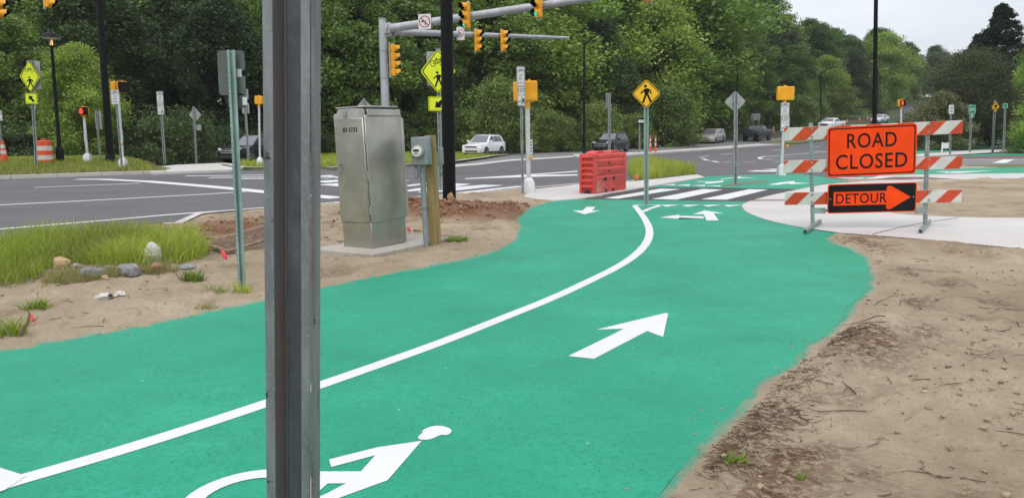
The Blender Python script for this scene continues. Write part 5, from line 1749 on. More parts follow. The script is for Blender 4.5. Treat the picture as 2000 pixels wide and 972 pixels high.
# second mast, mostly out of the picture on the left
m2 = thing('signal_mast', 'signal mast on the grass bank whose arm passes over the lantern', 'signal mast', (-24.5, 27.2, 0.4))
MB().cyl((0, 0, -0.3), (0, 0, 8.0), 0.2, 0.16, 18).build('pole', 'mast_grey', m2)
MB().cyl((0, 0, 7.5), (9.5, 6.5, 7.75), 0.17, 0.10, 16).build('arm', 'mast_grey', m2)
for (lab, px_, py_, Y, ddz) in (('yellow signal partly cut off beside the lantern', 97, 15.5, 31.2, 0), ('yellow signal cut off at the side above the lime sign', 2, 36, 29.2, 0)):
    p = D(px_, py_, Y)
    signal(lab, (p.x, p.y, p.z + 3 * 0.345), R(100))

# ------------------------------------------------------------------ pedestrian signals
def ped_signal(label, base_px, top_px, w_px, heads, Y=None, bank_=False, button=None, plate=None, signs=()):
    b, tilt, L = frame(base_px, top_px, Y, bank_)
    r = thing('pedestrian_signal', label, 'walk signal', b, 0, tilt)
    s = SC(b)
    wr = w_px / s / 2
    MB().cyl((0, 0, 0.2), (0, 0, L), wr, n=16).build('pole', 'pole_white', r)
    bw_ = wr * 3.0
    MB().add([(-bw_, -bw_, -0.15), (bw_, -bw_, -0.15), (bw_, bw_, -0.15), (-bw_, bw_, -0.15), (-bw_ * 0.85, -bw_ * 0.85, 0.28), (bw_ * 0.85, -bw_ * 0.85, 0.28), (bw_ * 0.85, bw_ * 0.85, 0.28), (-bw_ * 0.85, bw_ * 0.85, 0.28),
              (-bw_ * 0.42, -bw_ * 0.42, 0.40), (bw_ * 0.42, -bw_ * 0.42, 0.40), (bw_ * 0.42, bw_ * 0.42, 0.40), (-bw_ * 0.42, bw_ * 0.42, 0.40)],
             [(0, 1, 5, 4), (1, 2, 6, 5), (2, 3, 7, 6), (3, 0, 4, 7), (4, 5, 9, 8), (5, 6, 10, 9), (6, 7, 11, 10), (7, 4, 8, 11), (8, 9, 10, 11), (3, 2, 1, 0)]).build('base', 'pole_white', r, bevel=0.02)
    MB().cyl((0, 0, L - 0.06), (0, 0, L + 0.10), wr * 1.25, n=14).build('cap', 'signal_yellow', r)
    for (dx, dz, sw, sh, yaw, face) in heads:
        M4 = Matrix.Translation((dx, 0, L + 0.08 + dz)) @ Matrix.Rotation(yaw, 4, 'Z')
        hh = MB().box((0, 0, sh / 2), (sw, 0.20, sh)).move(M4).build('signal_head', 'signal_yellow', r, bevel=0.035, seg=3)
        MB().box((0, -0.13, sh / 2), (sw * 0.93, 0.07, sh * 0.93)).move(M4).build('face', 'sign_black', hh, bevel=0.01)
        MB().box((0, -0.03, sh + 0.015), (sw * 0.16, 0.08, 0.05)).move(M4).build('lug', 'signal_yellow', hh, bevel=0.01)
        if face == 'hand':
            mb = MB()
            cx, cz, q = -sw * 0.18, sh * 0.50, sh * 0.80
            mb.prism([(cx + x * q, cz + z * q) for x, z in ((-0.2, -0.42), (0.15, -0.42), (0.22, -0.15), (0.34, 0.05), (0.26, 0.10), (0.17, 0.0), (0.16, 0.36), (0.07, 0.37), (0.05, 0.42), (-0.03, 0.43), (-0.06, 0.38), (-0.13, 0.38), (-0.15, 0.28), (-0.24, 0.27), (-0.25, -0.2))], -0.17, -0.166)
            mb.move(M4).build('hand_symbol', 'hand_red', hh, smooth=False)
    if button:
        px_, py_ = button
        cx, cz, s2 = loc2(b, tilt, px_, py_)
        MB().box((cx, -0.03, cz), (0.07, 0.10, 0.11)).build('push_button', 'signal_yellow', r, bevel=0.02)
    if plate:
        px_, py_, pw, ph = plate
        cx, cz, s2 = loc2(b, tilt, px_, py_)
        panel(r, cx, cz, pw / s2, ph / s2, 'rect', 'sign_white', BK, lambda m, w1, h1, y: [m.prism(rrect(w1 * 0.5, h1 * 0.08, 0.001, 1, 0, h1 * z), y, y + 0.002) for z in (0.3, 0.12, -0.1, -0.28)], yoff=-0.02)
    for q in signs:
        cx, cz, s2 = loc2(b, tilt, *q['c'])
        panel(r, cx, cz, q['w'] / s2, q['h'] / s2, 'rect', 'sign_white', BK, q['art'], yoff=-wr - 0.02, bw=0.03)
    return r
ped_signal('white pole with two yellow signal backs at the crossing corner', (1033, 377), (1030, 206), 9, [(-0.20, 0.02, 0.26, 0.48, R(150), None), (0.06, 0.02, 0.38, 0.50, R(188), None)], Y=19.6, button=(1037, 308), plate=(1037.5, 287, 6, 29))
ped_signal('white pole with one yellow signal back beside the barricade', (1526, 343), (1533, 201), 5.5, [(0, 0.0, 28 / 50, 0.46, R(178), None)], button=(1537, 285),
           signs=[dict(c=(1532, 214), w=17, h=26, art=art_use_ped), dict(c=(1532, 242), w=17, h=29, art=art_keep)])
ped_signal('walk signal showing a red hand on the grass bank', (172, 317), (164, 228), 5, [(0, -0.02, 0.42, 0.36, R(22), 'hand')], bank_=True, plate=(167, 271, 5, 18))
ped_signal('walk signal with yellow back and black visor behind the bicycle sign', (241, 326), (231, 188), 5, [(-0.16, 0, 0.24, 0.52, R(160), None), (0.20, 0.04, 0.40, 0.50, R(35), None)], bank_=True, button=(239, 281), plate=(238.5, 265, 4, 20))
ped_signal('far walk signal lit with a red hand above the road closed sign', (1760, 300), (1760, 210), 4, [(0, -0.02, 0.44, 0.40, R(25), 'hand')], Y=46)
ped_signal('yellow signal back peeping out beside the steel post', (508, 322), (506, 207), 4, [(0, 0, 0.40, 0.42, R(170), None)], Y=40)

# ------------------------------------------------------------------ road closed barricade
L_, Rg = G(1587, 447), G(1807, 447)
mid = (L_ + Rg) / 2
mid.z = 0.016
span = (Rg - L_).length
sB = SC(mid)
bar = thing('barricade', 'striped barricade carrying the road closed sign across the pavement', 'barricade', mid, R(-4), 0)
half = span / 2
zof = lambda py_, px_=1700: D(px_, py_, mid.y).z - mid.z
M_ = lambda px_: D(px_, 447, mid.y).x - mid.x
HB = zof(243)
M2 = lambda px_, py_: D(px_, py_, mid.y).x - mid.x
for sx_ in (-1, 1):
    tx = M2(1586 if sx_ < 0 else 1808, 245) - sx_ * half
    sh_ = lambda z: tx * z / HB
    p_ = MB().add([(sx_ * half + dx + (tx if dz else 0), dy, 0.03 + dz * HB) for dz in (0, 1) for dx, dy in ((-0.025, -0.025), (0.025, -0.025), (0.025, 0.025), (-0.025, 0.025))], [(3, 2, 1, 0), (4, 5, 6, 7), (0, 1, 5, 4), (1, 2, 6, 5), (2, 3, 7, 6), (3, 0, 4, 7)]).build('upright', 'galv_green' if sx_ < 0 else 'galv', bar, bevel=0.003)
    mh = MB()
    z = 0.1
    while z < HB:
        mh.cyl((sx_ * half + sh_(z), -0.0262, z), (sx_ * half + sh_(z), -0.020, z), 0.0085, n=8)
        z += 0.048
    tag(mh.build('post_hole_shade', 'hole_shade', p_), kind='stuff')  # hole shade again put on as dark discs
    fa, fb_ = (G(1572, 457), G(1601, 436)) if sx_ < 0 else (G(1798, 458), G(1817, 434.5))
    iv = Matrix.Rotation(R(4), 3, 'Z')
    fa, fb_ = iv @ (fa - mid), iv @ (fb_ - mid)
    dv = (fb_ - fa)
    fm = (fa + fb_) / 2
    TM = Matrix.Translation((sx_ * half, 0.0, 0)) @ Matrix.Rotation(math.atan2(dv.y, dv.x) - R(90), 4, 'Z')
    ft = MB().box((0, 0, 0.033), (0.055, 1.5, 0.055)).move(TM).build('foot', 'galv', bar, bevel=0.003)
    MB().box((0, -0.7505, 0.033), (0.04, 0.003, 0.04)).move(TM).build('foot_mouth_shade', 'hole_shade', ft)  # dark cap painted as the shaded hollow of the tube
    MB().box((sx_ * (half - 0.09), -0.012, zof(411)), (0.17, 0.012, 0.09)).build('gusset', 'galv_green' if sx_ < 0 else 'galv', bar, bevel=0.003)
MB().box((0, 0.0, zof(411)), (span - 0.2, 0.035, 0.035)).build('cross_bar', 'galv', bar, bevel=0.003)
def rail(xl, xr, ylt, ylb, yrt, yrb, phase):
    zc = (zof(ylt) + zof(ylb) + zof(yrt) + zof(yrb)) / 4
    hgt = (zof(ylt) - zof(ylb) + zof(yrt) - zof(yrb)) / 2
    x0, x1 = M2(xl, (ylt + ylb) / 2), M2(xr, (yrt + yrb) / 2)
    bxs = [M2(1586.5, (ylt + ylb) / 2), M2(1807.5, (yrt + yrb) / 2)]
    ang = math.atan2((zof(yrt) + zof(yrb)) / 2 - (zof(ylt) + zof(ylb)) / 2, x1 - x0)
    tw = Matrix.Translation((0, 0, zc)) @ Matrix.Rotation(-ang, 4, 'Y')
    r = MB().box(((x0 + x1) / 2, -0.040, 0), (x1 - x0, 0.022, hgt)).move(tw).build('rail', 'stripe_white', bar, bevel=0.004)
    step = hgt * 1.18
    k = -1
    while x0 + (k - 1) * step * 2 < x1 + step:
        a = x0 + k * step * 2 + phase * step
        P = [(a, -hgt / 2), (a + step, -hgt / 2), (a + step + hgt * 0.98, hgt / 2), (a + hgt * 0.98, hgt / 2)]
        # trim to the rail's ends
        def clip(P, xc, keep_less):
            o_ = []
            for i in range(len(P)):
                p, q = P[i], P[(i + 1) % len(P)]
                ip, iq = (p[0] <= xc) == keep_less or p[0] == xc, (q[0] <= xc) == keep_less or q[0] == xc
                if ip:
                    o_.append(p)
                if ip != iq:
                    t_ = (xc - p[0]) / (q[0] - p[0])
                    o_.append((xc, p[1] + (q[1] - p[1]) * t_))
            return o_
        P = clip(P, x1 - 0.003, True)
        if len(P) >= 3:
            P = clip(P, x0 + 0.003, False)
        if len(P) >= 3:
            mb = MB().prism([(x, z * 0.985) for x, z in P], -0.0528, -0.0505)
            mb.move(tw)
            mb.build('stripe', 'stripe_orange', r, smooth=False)
        k += 1
    for sx_ in (-1, 1):
        for dz in (-0.28, 0.30):
            MB().cyl((bxs[sx_ > 0], -0.062, dz * hgt), (bxs[sx_ > 0], -0.05, dz * hgt), 0.017, n=10).move(tw).build('bolt', 'galv', r)
    return r
rail(1533, 1871, 249, 273, 236, 263, 0.46)
rail(1533, 1870, 313, 336, 305, 331, 0.50)
rail(1535, 1869, 375.5, 398.5, 370, 396, -0.2)
def plate_on(name, label, face, corners, yoff, border, deco):
    (x0, y0), (x1, y1), (x2, y2), (x3, y3) = corners     # TL TR BR BL
    W_ = (M2(x1, y1) + M2(x2, y2) - M2(x0, y0) - M2(x3, y3)) / 2
    H_ = (zof(y0) + zof(y1) - zof(y2) - zof(y3)) / 2
    cx = (M2(x0, y0) + M2(x1, y1) + M2(x2, y2) + M2(x3, y3)) / 4
    cz = (zof(y0) + zof(y1) + zof(y2) + zof(y3)) / 4
    ang = math.atan2((zof(y1) + zof(y2) - zof(y0) - zof(y3)) / 2, W_)
    Rb = Matrix.Rotation(R(-4), 3, 'Z')
    r = thing(name, label, 'sign', mid + Rb @ Vector((cx, yoff, cz)), 0, 0)
    r.rotation_euler = (Rb @ Matrix.Rotation(-ang, 3, 'Y')).to_euler()
    pl = panel(r, 0, 0, W_, H_, 'rect', face, None, None, yoff=-0.004, rad=0.035)
    deco(pl, W_, H_)
    return r
def deco_closed(pl, W_, H_):
    i0, i1 = 0.02, 0.038
    MB().ring(rrect(W_ - 2 * i0, H_ - 2 * i0, 0.04), rrect(W_ - 2 * i1, H_ - 2 * i1, 0.032), -0.0062, -0.003).build('border', 'sign_black', pl, smooth=False)
    text_mb('ROAD', W_ * 0.555, H_ * 0.295, -0.0062, -0.003, 0, H_ * 0.21, 0.008).build('lettering', 'sign_black', pl, smooth=False)
    text_mb('CLOSED', W_ * 0.80, H_ * 0.30, -0.0062, -0.003, 0, -H_ * 0.205, 0.008).build('lettering', 'sign_black', pl, smooth=False)
def deco_detour(pl, W_, H_):
    MB().ring(rrect(W_ + 0.008, H_ + 0.008, 0.036), rrect(W_ - 0.018, H_ - 0.018, 0.03), -0.0062, 0.001).build('border', 'sign_orange', pl, smooth=False)
    P = [(-0.435, -0.235), (0.165, -0.235), (0.165, -0.36), (0.185, -0.41), (0.215, -0.40), (0.44, 0.0), (0.215, 0.40), (0.185, 0.41), (0.165, 0.36), (0.165, 0.235), (-0.435, 0.235)]
    ar = MB().prism([(x * W_, z * H_) for x, z in P], -0.0062, -0.003).build('arrow', 'sign_orange', pl, smooth=False)
    text_mb('DETOUR', W_ * 0.575, H_ * 0.35, -0.0080, -0.0055, -W_ * 0.118, 0, 0.008).build('lettering', 'sign_black', ar, smooth=False)
    for sx_ in (-1, 1):
        MB().cyl((sx_ * W_ * 0.47, -0.009, 0), (sx_ * W_ * 0.47, -0.003, 0), 0.010, n=10).build('bolt', 'aluminium', pl)
plate_on('road_closed_sign', 'orange sign reading ROAD CLOSED on the striped barricade', 'sign_orange', ((1614, 249), (1783, 241), (1783, 340), (1615, 345)), -0.075, None, deco_closed)
plate_on('detour_sign', 'black sign with orange DETOUR arrow under the road closed sign', 'sign_black', ((1615, 360), (1782, 355.5), (1782, 412), (1616, 415)), -0.075, None, deco_detour)

# ------------------------------------------------------------------ red water barrier
cN = G(1163, 381)
rzb = math.atan2(0.832, 0.555)
BL, BW, BH = 1.72, 0.44, 0.97
cB = cN - Matrix.Rotation(rzb, 3, 'Z') @ Vector((-BL / 2, -BW / 2, 0))
cB.z = 0.03
wb = thing('water_barrier', 'scuffed red plastic water barrier with ribbed end on the pavement', 'barrier', cB, rzb)
side = [(0.22, 0), (0.22, 0.40), (0.195, 0.425), (0.21, 0.455), (0.215, 0.60), (0.185, 0.635), (0.20, 0.665), (0.205, 0.80), (0.175, 0.835), (0.19, 0.87), (0.19, 0.94), (0.17, 0.97)]
prof = [(-y, z) for y, z in side] + [(y, z) for y, z in side[::-1]]
n = len(prof)
xe = BL / 2 - 0.03
vs = [(-xe, y, z) for y, z in prof] + [(xe, y, z) for y, z in prof]
MB().add(vs, [tuple(range(n)), tuple(range(2 * n - 1, n - 1, -1))] + [(k, (k + 1) % n, n + (k + 1) % n, n + k) for k in range(n)]).build('body', 'barrier_red', wb, bevel=0.012, seg=2)
for sx_ in (-1, 1):
    eb = MB()
    for sy in (-1, 1):
        eb.box((sx_ * (BL / 2 - 0.02), sy * 0.185, 0.485), (0.10, 0.07, 0.96))
    eb.build('end_frame', 'barrier_red', wb, bevel=0.02, seg=2)
    for k in range(6):
        MB().cyl((sx_ * (BL / 2 - 0.015), -0.17, 0.17 + 0.145 * k), (sx_ * (BL / 2 - 0.015), 0.17, 0.17 + 0.145 * k), 0.043, n=12).build('rib', 'barrier_red', wb)
    MB().cyl((sx_ * (BL / 2 + 0.002), 0, 0.0), (sx_ * (BL / 2 + 0.034), 0, 0.0), 0.09, n=18).build('drain_arch_shade', 'hole_shade', wb)  # dark disc gives the arch its shade by colour
for (x, z, a, b2) in ((-0.10, 0.725, 0.10, 0.06), (-0.10, 0.53, 0.10, 0.055), (-0.34, 0.335, 0.22, 0.095), (0.14, 0.335, 0.15, 0.095), (-0.28, 0.045, 0.15, 0.085), (0.12, 0.045, 0.16, 0.085)):
    MB().box((x, 0, z), (a, 0.446 if z < 0.4 else (0.436 if z < 0.6 else 0.414), b2)).build('pocket_shade', 'hole_shade', wb, bevel=0.008)  # dark boxes set slightly proud, coloured as the shade in the pockets
for x in (-0.42, 0.40):
    vs = []
    mb = MB()
    m_ = 13
    for y in (-0.13, 0.13):
        for k in range(m_):
            a = math.pi * k / (m_ - 1)
            vs.append((x + 0.27 * math.cos(a), y, 0.965 + 0.075 * math.sin(a)))
    fs = [(k, k + 1, m_ + k + 1, m_ + k) for k in range(m_ - 1)] + [tuple(range(m_ - 1, -1, -1)), tuple(range(m_, 2 * m_)), (m_ - 1, 0, m_, 2 * m_ - 1)]
    mb.add(vs, fs).build('top_lug', 'barrier_red', wb, bevel=0.012, seg=2)
r_ = np.random.default_rng(4)
sc_ = MB()
for k in range(150):
    x = -0.80 + abs(r_.normal(0, 0.26))
    z = 0.03 + abs(r_.normal(0, 0.15))
    if x > 0.7 or z > 0.39:
        continue
    s1 = r_.uniform(0.006, 0.024)
    a = r_.uniform(-1, 1)
    sc_.box((x, -0.2205 - 0.00002 * k, z), (s1 * (1 + a), 0.003, s1 * (1.6 - a)))
for (x, z, a, b2) in ((-0.80, 0.70, 0.05, 0.09), (-0.80, 0.52, 0.06, 0.08)):
    sc_.box((x, -0.212, z), (a, 0.012, b2))
tag(sc_.build('scuff_marks', 'scrape', wb, smooth=False), kind='stuff')

# ------------------------------------------------------------------ drums, cones and marker posts
def drum(label, base, Hh, Rr):
    r = thing('traffic_drum', label, 'drum', base)
    zs = [0.0, 0.15, 0.34, 0.53, 0.72, 0.91]
    zs = [z / 0.97 * Hh for z in zs]
    rs = [Rr * (1.0 - 0.12 * z / Hh) for z in zs]
    for k in range(5):
        MB().lathe([(rs[k] + (0.0 if k % 2 else 0.004), zs[k]), (rs[k + 1] + (0.0 if k % 2 else 0.004), zs[k + 1])], 24).build('band', 'band_white' if k % 2 else 'cone_orange', r)
    MB().lathe([(rs[5], zs[5]), (rs[5] * 0.9, zs[5] + 0.03), (0.10, zs[5] + 0.04)], 24).build('lid', 'cone_orange', r)
    MB().tube([(-0.11, 0, zs[5] + 0.03), (-0.09, 0, zs[5] + 0.09), (0.09, 0, zs[5] + 0.09), (0.11, 0, zs[5] + 0.03)], 0.02, 8).build('handle', 'cone_orange', r)
    MB().lathe([(Rr * 1.18, -0.02), (Rr * 1.18, 0.035), (Rr * 1.02, 0.06)], 24).build('base_ring', 'tyre', r)
    return r
bd = GB(89, 318)
drum('orange and white striped traffic drum on the bank', bd - Vector((0, 0, 0.02)), 1.0, 0.34)
def marker(label, base, Hh, rb=0.10, rt_=0.045, group=None, bands=((0.45, 0.6), (0.7, 0.85))):
    r = thing('marker_post', label, 'cone', base, group=group)
    rad = lambda f: rb + (rt_ - rb) * f
    cuts = [0.0]
    for a, b2 in bands:
        cuts += [a, b2]
    cuts += [1.0]
    for k in range(len(cuts) - 1):
        e = 0.002 if k % 2 else 0
        MB().lathe([(rad(cuts[k]) + e, cuts[k] * Hh), (rad(cuts[k + 1]) + e, cuts[k + 1] * Hh)], 14).build('band' if k % 2 else 'tube', 'band_white' if k % 2 else 'cone_orange', r)
    MB().lathe([(0.03, Hh), (0.035, Hh + 0.05), (0.0, Hh + 0.06)], 10).build('knob', 'cone_orange', r)
    MB().box((0, 0, 0.03), (0.40, 0.40, 0.06)).build('rubber_base', 'tyre', r, bevel=0.015)
    return r
mk = lambda lab, bx_, by_, ty_, gr=None, rb=0.10, rt_=0.05: (lambda g: marker(lab, g, (by_ - ty_) / SC(g), rb, rt_, gr))(G(bx_, by_))
mk('leaning look orange cone at the foot of the bushes near the black street light', 1111, 295, 274, None, 0.16, 0.04)
mk('orange marker post with white bands on the island nearest the ONE WAY plate', 1270, 300.5, 266)
mk('orange marker post with white bands on the island on a wide black foot', 1280, 300, 266)
mk('thin orange and white marker post behind the island pair', 1297.5, 285, 266, None, 0.07, 0.05)
mk('short orange cone between the black SUV and the bushes', 1244, 290, 271, None, 0.12, 0.04)
g_ = GB(9, 318)
marker('tall orange and white banded marker on the bank beside the cut off sign', g_ - Vector((0, 0, 0.05)), 0.95, 0.16, 0.06)
for (bx_, by_, ty_, lab) in ((1550.5, 251.5, 242, 'tiny orange cone at the verge before the white pickup'), (1510.5, 262, 247, 'leaning orange marker just behind the lifted truck'), (1654, 242, 233.5, 'orange cone behind the white pickup'), (1678, 238.5, 229, 'slim orange marker up the road past the pickup'), (1694, 235.5, 226, 'orange marker beside the road before the silver car')):
    p = G(bx_, by_)
    p.z = float(gz(p.x, p.y))
    marker(lab, p, max(0.8, (by_ - ty_) / SC(p)), 0.15, 0.07)

# pin flags
def flag(label, px_, py_, hgt, w_, ang):
    p = G(px_, py_)
    p.z = soil_z(p.x, p.y)
    r = thing('pin_flag', label, 'flag', p, 0, R(ang))
    MB().cyl((0, 0, -0.05), (0, 0, hgt), 0.0025, n=6).build('wire', 'galv', r)
    MB().add([(0.003, 0, hgt), (w_ * 0.5, 0.012, hgt * 0.92), (w_, -0.006, hgt * 0.62), (w_ * 0.85, 0.01, hgt * 0.30), (w_ * 0.25, -0.008, hgt * 0.45), (0.003, 0, hgt * 0.55),
              (0.003, 0.003, hgt), (w_ * 0.5, 0.015, hgt * 0.92), (w_, -0.003, hgt * 0.62), (w_ * 0.85, 0.013, hgt * 0.30), (w_ * 0.25, -0.005, hgt * 0.45), (0.003, 0.003, hgt * 0.55)],
             [(0, 1, 2, 3, 4, 5), (11, 10, 9, 8, 7, 6)]).build('flag', 'flag_pink', r, smooth=False)
flag('limp pink marker flag in the soil left of the channel post', 438, 530, 0.19, 0.06, -8)
flag('pink marker flag leaning on the side of the cabinet slab', 798, 468, 0.11, 0.05, -12)
flag('pink marker flag by the curved stick at the path edge', 58, 640, 0.10, 0.04, 5)
flag('small orange pink flag at the grass behind the red barrier', 1240, 355, 0.22, 0.10, 4)

# ------------------------------------------------------------------ cars
def car(name, label, cat, base_px, yaw, paint, dim, prof, wheel, wins, screen, rear=None, lights=None, grille=None, Y=None, bed=None, rimm='rim', dark_wells=True, dz=0.0, roof_rails=False, plate=None):
    """dim = (length, width); prof = stations (x from the nose 0..1, half width factor, bottom z, belt z, top z, top half width factor);
    local +x is the nose; yaw turns the nose left of the line towards the camera"""
    L, Wd = dim
    g = G(*base_px) if Y is None else D(*base_px, Y)
    g.z = float(gz(g.x, g.y)) + 0.012 + dz
    beta = math.atan2(g.x, g.y)
    hx, hy = -math.sin(beta + yaw), -math.cos(beta + yaw)
    rzc = math.atan2(hy, hx)
    slope = (float(gz(g.x, g.y + 1)) - float(gz(g.x, g.y - 1))) / 2
    root = thing(name, label, cat, g)
    q = Matrix.Rotation(math.atan(slope), 3, 'X') @ Matrix.Rotation(rzc, 3, 'Z')
    root.rotation_euler = q.to_euler()
    hw = Wd / 2
    def sec(st):
        xf, wf, z0, zb, zt, tf = st
        x = L / 2 - xf * L
        w1 = hw * wf
        wt = hw * tf
        half_ = [(w1 * 0.86, z0), (w1 * 0.985, z0 + 0.10), (w1, z0 + 0.30), (w1 * 0.995, zb - 0.10), (w1 * 0.955, zb), (wt, zt - 0.035), (wt * 0.88, zt)]
        return x, half_
    secs = [sec(s) for s in prof]
    vs, fs = [], []
    n = 14
    for x, hf in secs:
        vs += [(x, y, z) for y, z in hf] + [(x, -y, z) for y, z in hf[::-1]]
    for i in range(len(secs) - 1):
        for k in range(n):
            fs.append((i * n + k, i * n + (k + 1) % n, (i + 1) * n + (k + 1) % n, (i + 1) * n + k))
    fs += [tuple(range(n)), tuple(range(len(secs) * n - 1, (len(secs) - 1) * n - 1, -1))]
    body = MB().add(vs, fs).build('body', paint, root, bevel=0.02, seg=2)
    def side_pt(xf, k, t, sgn, off):
        """point on the glass plane between belt (k=4) and roof edge (k=5)"""
        for i in range(len(prof) - 1):
            if prof[i][0] <= xf <= prof[i + 1][0]:
                u = (xf - prof[i][0]) / max(1e-6, prof[i + 1][0] - prof[i][0])
                a = [secs[i][1][4][j] + (secs[i + 1][1][4][j] - secs[i][1][4][j]) * u for j in (0, 1)]
                b = [secs[i][1][5][j] + (secs[i + 1][1][5][j] - secs[i][1][5][j]) * u for j in (0, 1)]
                y = a[0] + (b[0] - a[0]) * t + off
                z = a[1] + (b[1] - a[1]) * t
                return (L / 2 - xf * L, sgn * y, z)
    for sgn in (-1, 1):
        for (xa, xb, xa2, xb2) in wins:
            P = [side_pt(xa, 4, 0.10, sgn, 0.006), side_pt(xb, 4, 0.10, sgn, 0.006), side_pt(xb2, 4, 0.86, sgn, 0.006), side_pt(xa2, 4, 0.86, sgn, 0.006)]
            Q = [side_pt(xa, 4, 0.10, sgn, -0.01), side_pt(xb, 4, 0.10, sgn, -0.01), side_pt(xb2, 4, 0.86, sgn, -0.01), side_pt(xa2, 4, 0.86, sgn, -0.01)]
            MB().add(P + Q, [(0, 1, 2, 3), (7, 6, 5, 4)] + [(k, (k + 1) % 4, 4 + (k + 1) % 4, 4 + k) for k in range(4)]).build('side_window', 'car_glass', body, smooth=False)
    def slab(i, j, nm, m, inset=0.93, a=0.06, b=0.94, off=0.008):
        (x0, h0), (x1, h1) = secs[i], secs[j]
        P = []
        for t, sg in ((a, 1), (a, -1), (b, -1), (b, 1)):
            x = x0 + (x1 - x0) * t
            y = (h0[6][0] * 1.08 + (h1[6][0] * 1.08 - h0[6][0] * 1.08) * t) * inset
            z = h0[6][1] + (h1[6][1] - h0[6][1]) * t
            P.append(Vector((x, sg * y, z)))
        nn = (P[1] - P[0]).cross(P[2] - P[0]).normalized()
        if nn.z < 0:
            nn = -nn
        MB().add([p + nn * off for p in P] + [p - nn * 0.01 for p in P], [(0, 1, 2, 3), (7, 6, 5, 4)] + [(k, (k + 1) % 4, 4 + (k + 1) % 4, 4 + k) for k in range(4)]).build(nm, m, body, smooth=False)
    slab(screen[0], screen[1], 'windscreen', 'windscreen')
    if rear:
        slab(rear[0], rear[1], 'rear_window', 'car_glass')
    rw, tw, xf_, xr_ = wheel
    for x in (L / 2 - xf_ * L, L / 2 - xr_ * L):
        for sgn in (-1, 1):
            y = sgn * hw
            if dark_wells:
                MB().cyl((x, y * 0.80, rw * 1.02), (x, y * 1.006, rw * 1.02), rw * 1.20, n=24).build('wheel_well_shade', 'trim_dark', body)  # flat dark disc stands in for the shade of the wheel well
            wl = MB().lathe([(rw * 0.62, -tw / 2), (rw * 0.95, -tw / 2), (rw, -tw * 0.32), (rw, tw * 0.32), (rw * 0.95, tw / 2), (rw * 0.62, tw / 2)], 24).move(Matrix.Translation((x, y - sgn * tw * 0.40, rw)) @ Matrix.Rotation(R(90), 4, 'X')).build('tyre', 'tyre', root)
            rim = MB()
            rim.cyl((0, 0, -0.02), (0, 0, 0.0), rw * 0.64, n=20)
            rim.move(Matrix.Translation((x, y + sgn * 0.012 + sgn * tw * 0.06, rw)) @ Matrix.Rotation(R(90), 4, 'X'))
            rim.build('rim_disc', 'trim_dark', wl)
            sp_ = MB()
            for k in range(5):
                a = 2 * math.pi * k / 5
                sp_.add([(rw * 0.10 * math.cos(a + 1.57), rw * 0.10 * math.sin(a + 1.57), 0.02), (rw * 0.10 * math.cos(a - 1.57), rw * 0.10 * math.sin(a - 1.57), 0.02),
                         (rw * 0.62 * math.cos(a - 0.22), rw * 0.62 * math.sin(a - 0.22), 0.012), (rw * 0.62 * math.cos(a + 0.22), rw * 0.62 * math.sin(a + 0.22), 0.012)], [(0, 1, 2, 3)])
            sp_.lathe([(rw * 0.60, 0.0), (rw * 0.60, 0.02), (rw * 0.67, 0.02), (rw * 0.67, 0.0)], 20)
            flipm = Matrix.Rotation(R(-90 if sgn > 0 else 90), 4, 'X')
            sp_.move(Matrix.Translation((x, y + sgn * 0.014 + sgn * tw * 0.06, rw)) @ flipm)
            tag(sp_.build('rim', rimm, wl), kind=None)
    x_n = L / 2
    for sgn in (-1, 1):
        lz, ly, lw, lh = lights
        xs = x_n - prof[1][0] * L * 0.4
        MB().add([(x_n + 0.012, sgn * (ly - lw / 2), lz - lh / 2), (x_n + 0.012, sgn * (ly - lw / 2), lz + lh / 2), (x_n - 0.16, sgn * (ly + lw / 2), lz + lh / 2 + 0.05), (x_n - 0.16, sgn * (ly + lw / 2), lz - lh / 2 + 0.05),
                  (x_n - 0.10, sgn * (ly - lw / 2), lz - lh / 2), (x_n - 0.10, sgn * (ly - lw / 2), lz + lh / 2), (x_n - 0.3, sgn * (ly + lw / 2) * 0.97, lz + lh / 2 + 0.05), (x_n - 0.3, sgn * (ly + lw / 2) * 0.97, lz - lh / 2 + 0.05)],
                 [(0, 1, 2, 3), (4, 5, 6, 7), (0, 1, 5, 4), (1, 2, 6, 5), (2, 3, 7, 6), (3, 0, 4, 7)]).build('headlight', 'lamp_clear', body, bevel=0.01)
        mz, mx = secs[screen[0]][1][4][1] + 0.10, secs[screen[0]][0] - 0.28
        MB().box((mx, sgn * (hw + 0.10), mz), (0.12, 0.22, 0.15)).build('mirror', paint, body, bevel=0.03, seg=2)
    gz_, gw, gh, gm = grille
    gr = MB().box((x_n + 0.002, 0, gz_), (0.04, gw, gh)).build('grille', 'trim_dark', body, bevel=0.01)
    for t in (-0.28, 0.28):
        MB().box((x_n + 0.024, 0, gz_ + t * gh), (0.012, gw * 0.94, gh * 0.16)).build('grille_bar', gm, gr, bevel=0.003)
    MB().box((x_n - 0.02, 0, prof[0][2] + 0.10), (0.06, Wd * 0.62, 0.14)).build('air_intake', 'trim_dark', body, bevel=0.02)
    for sgn in (-1, 1):
        MB().box((x_n - 0.10, sgn * hw * 0.74, prof[0][2] + 0.15), (0.14, hw * 0.26, 0.10)).build('fog_lamp', 'trim_dark', body, bevel=0.02)
        MB().box((0, sgn * (hw * 0.985), prof[2][2] + 0.07), (L * 0.44, 0.05, 0.13)).build('sill', 'trim_dark', body, bevel=0.01)
        if roof_rails:
            zr = max(p[4] for p in prof)
            MB().tube([(L * 0.08, sgn * hw * 0.70, zr - 0.03), (L * 0.05, sgn * hw * 0.70, zr + 0.04), (-L * 0.32, sgn * hw * 0.68, zr + 0.03), (-L * 0.36, sgn * hw * 0.68, zr - 0.03)], 0.016, 6).build('roof_rail', 'galv', body)
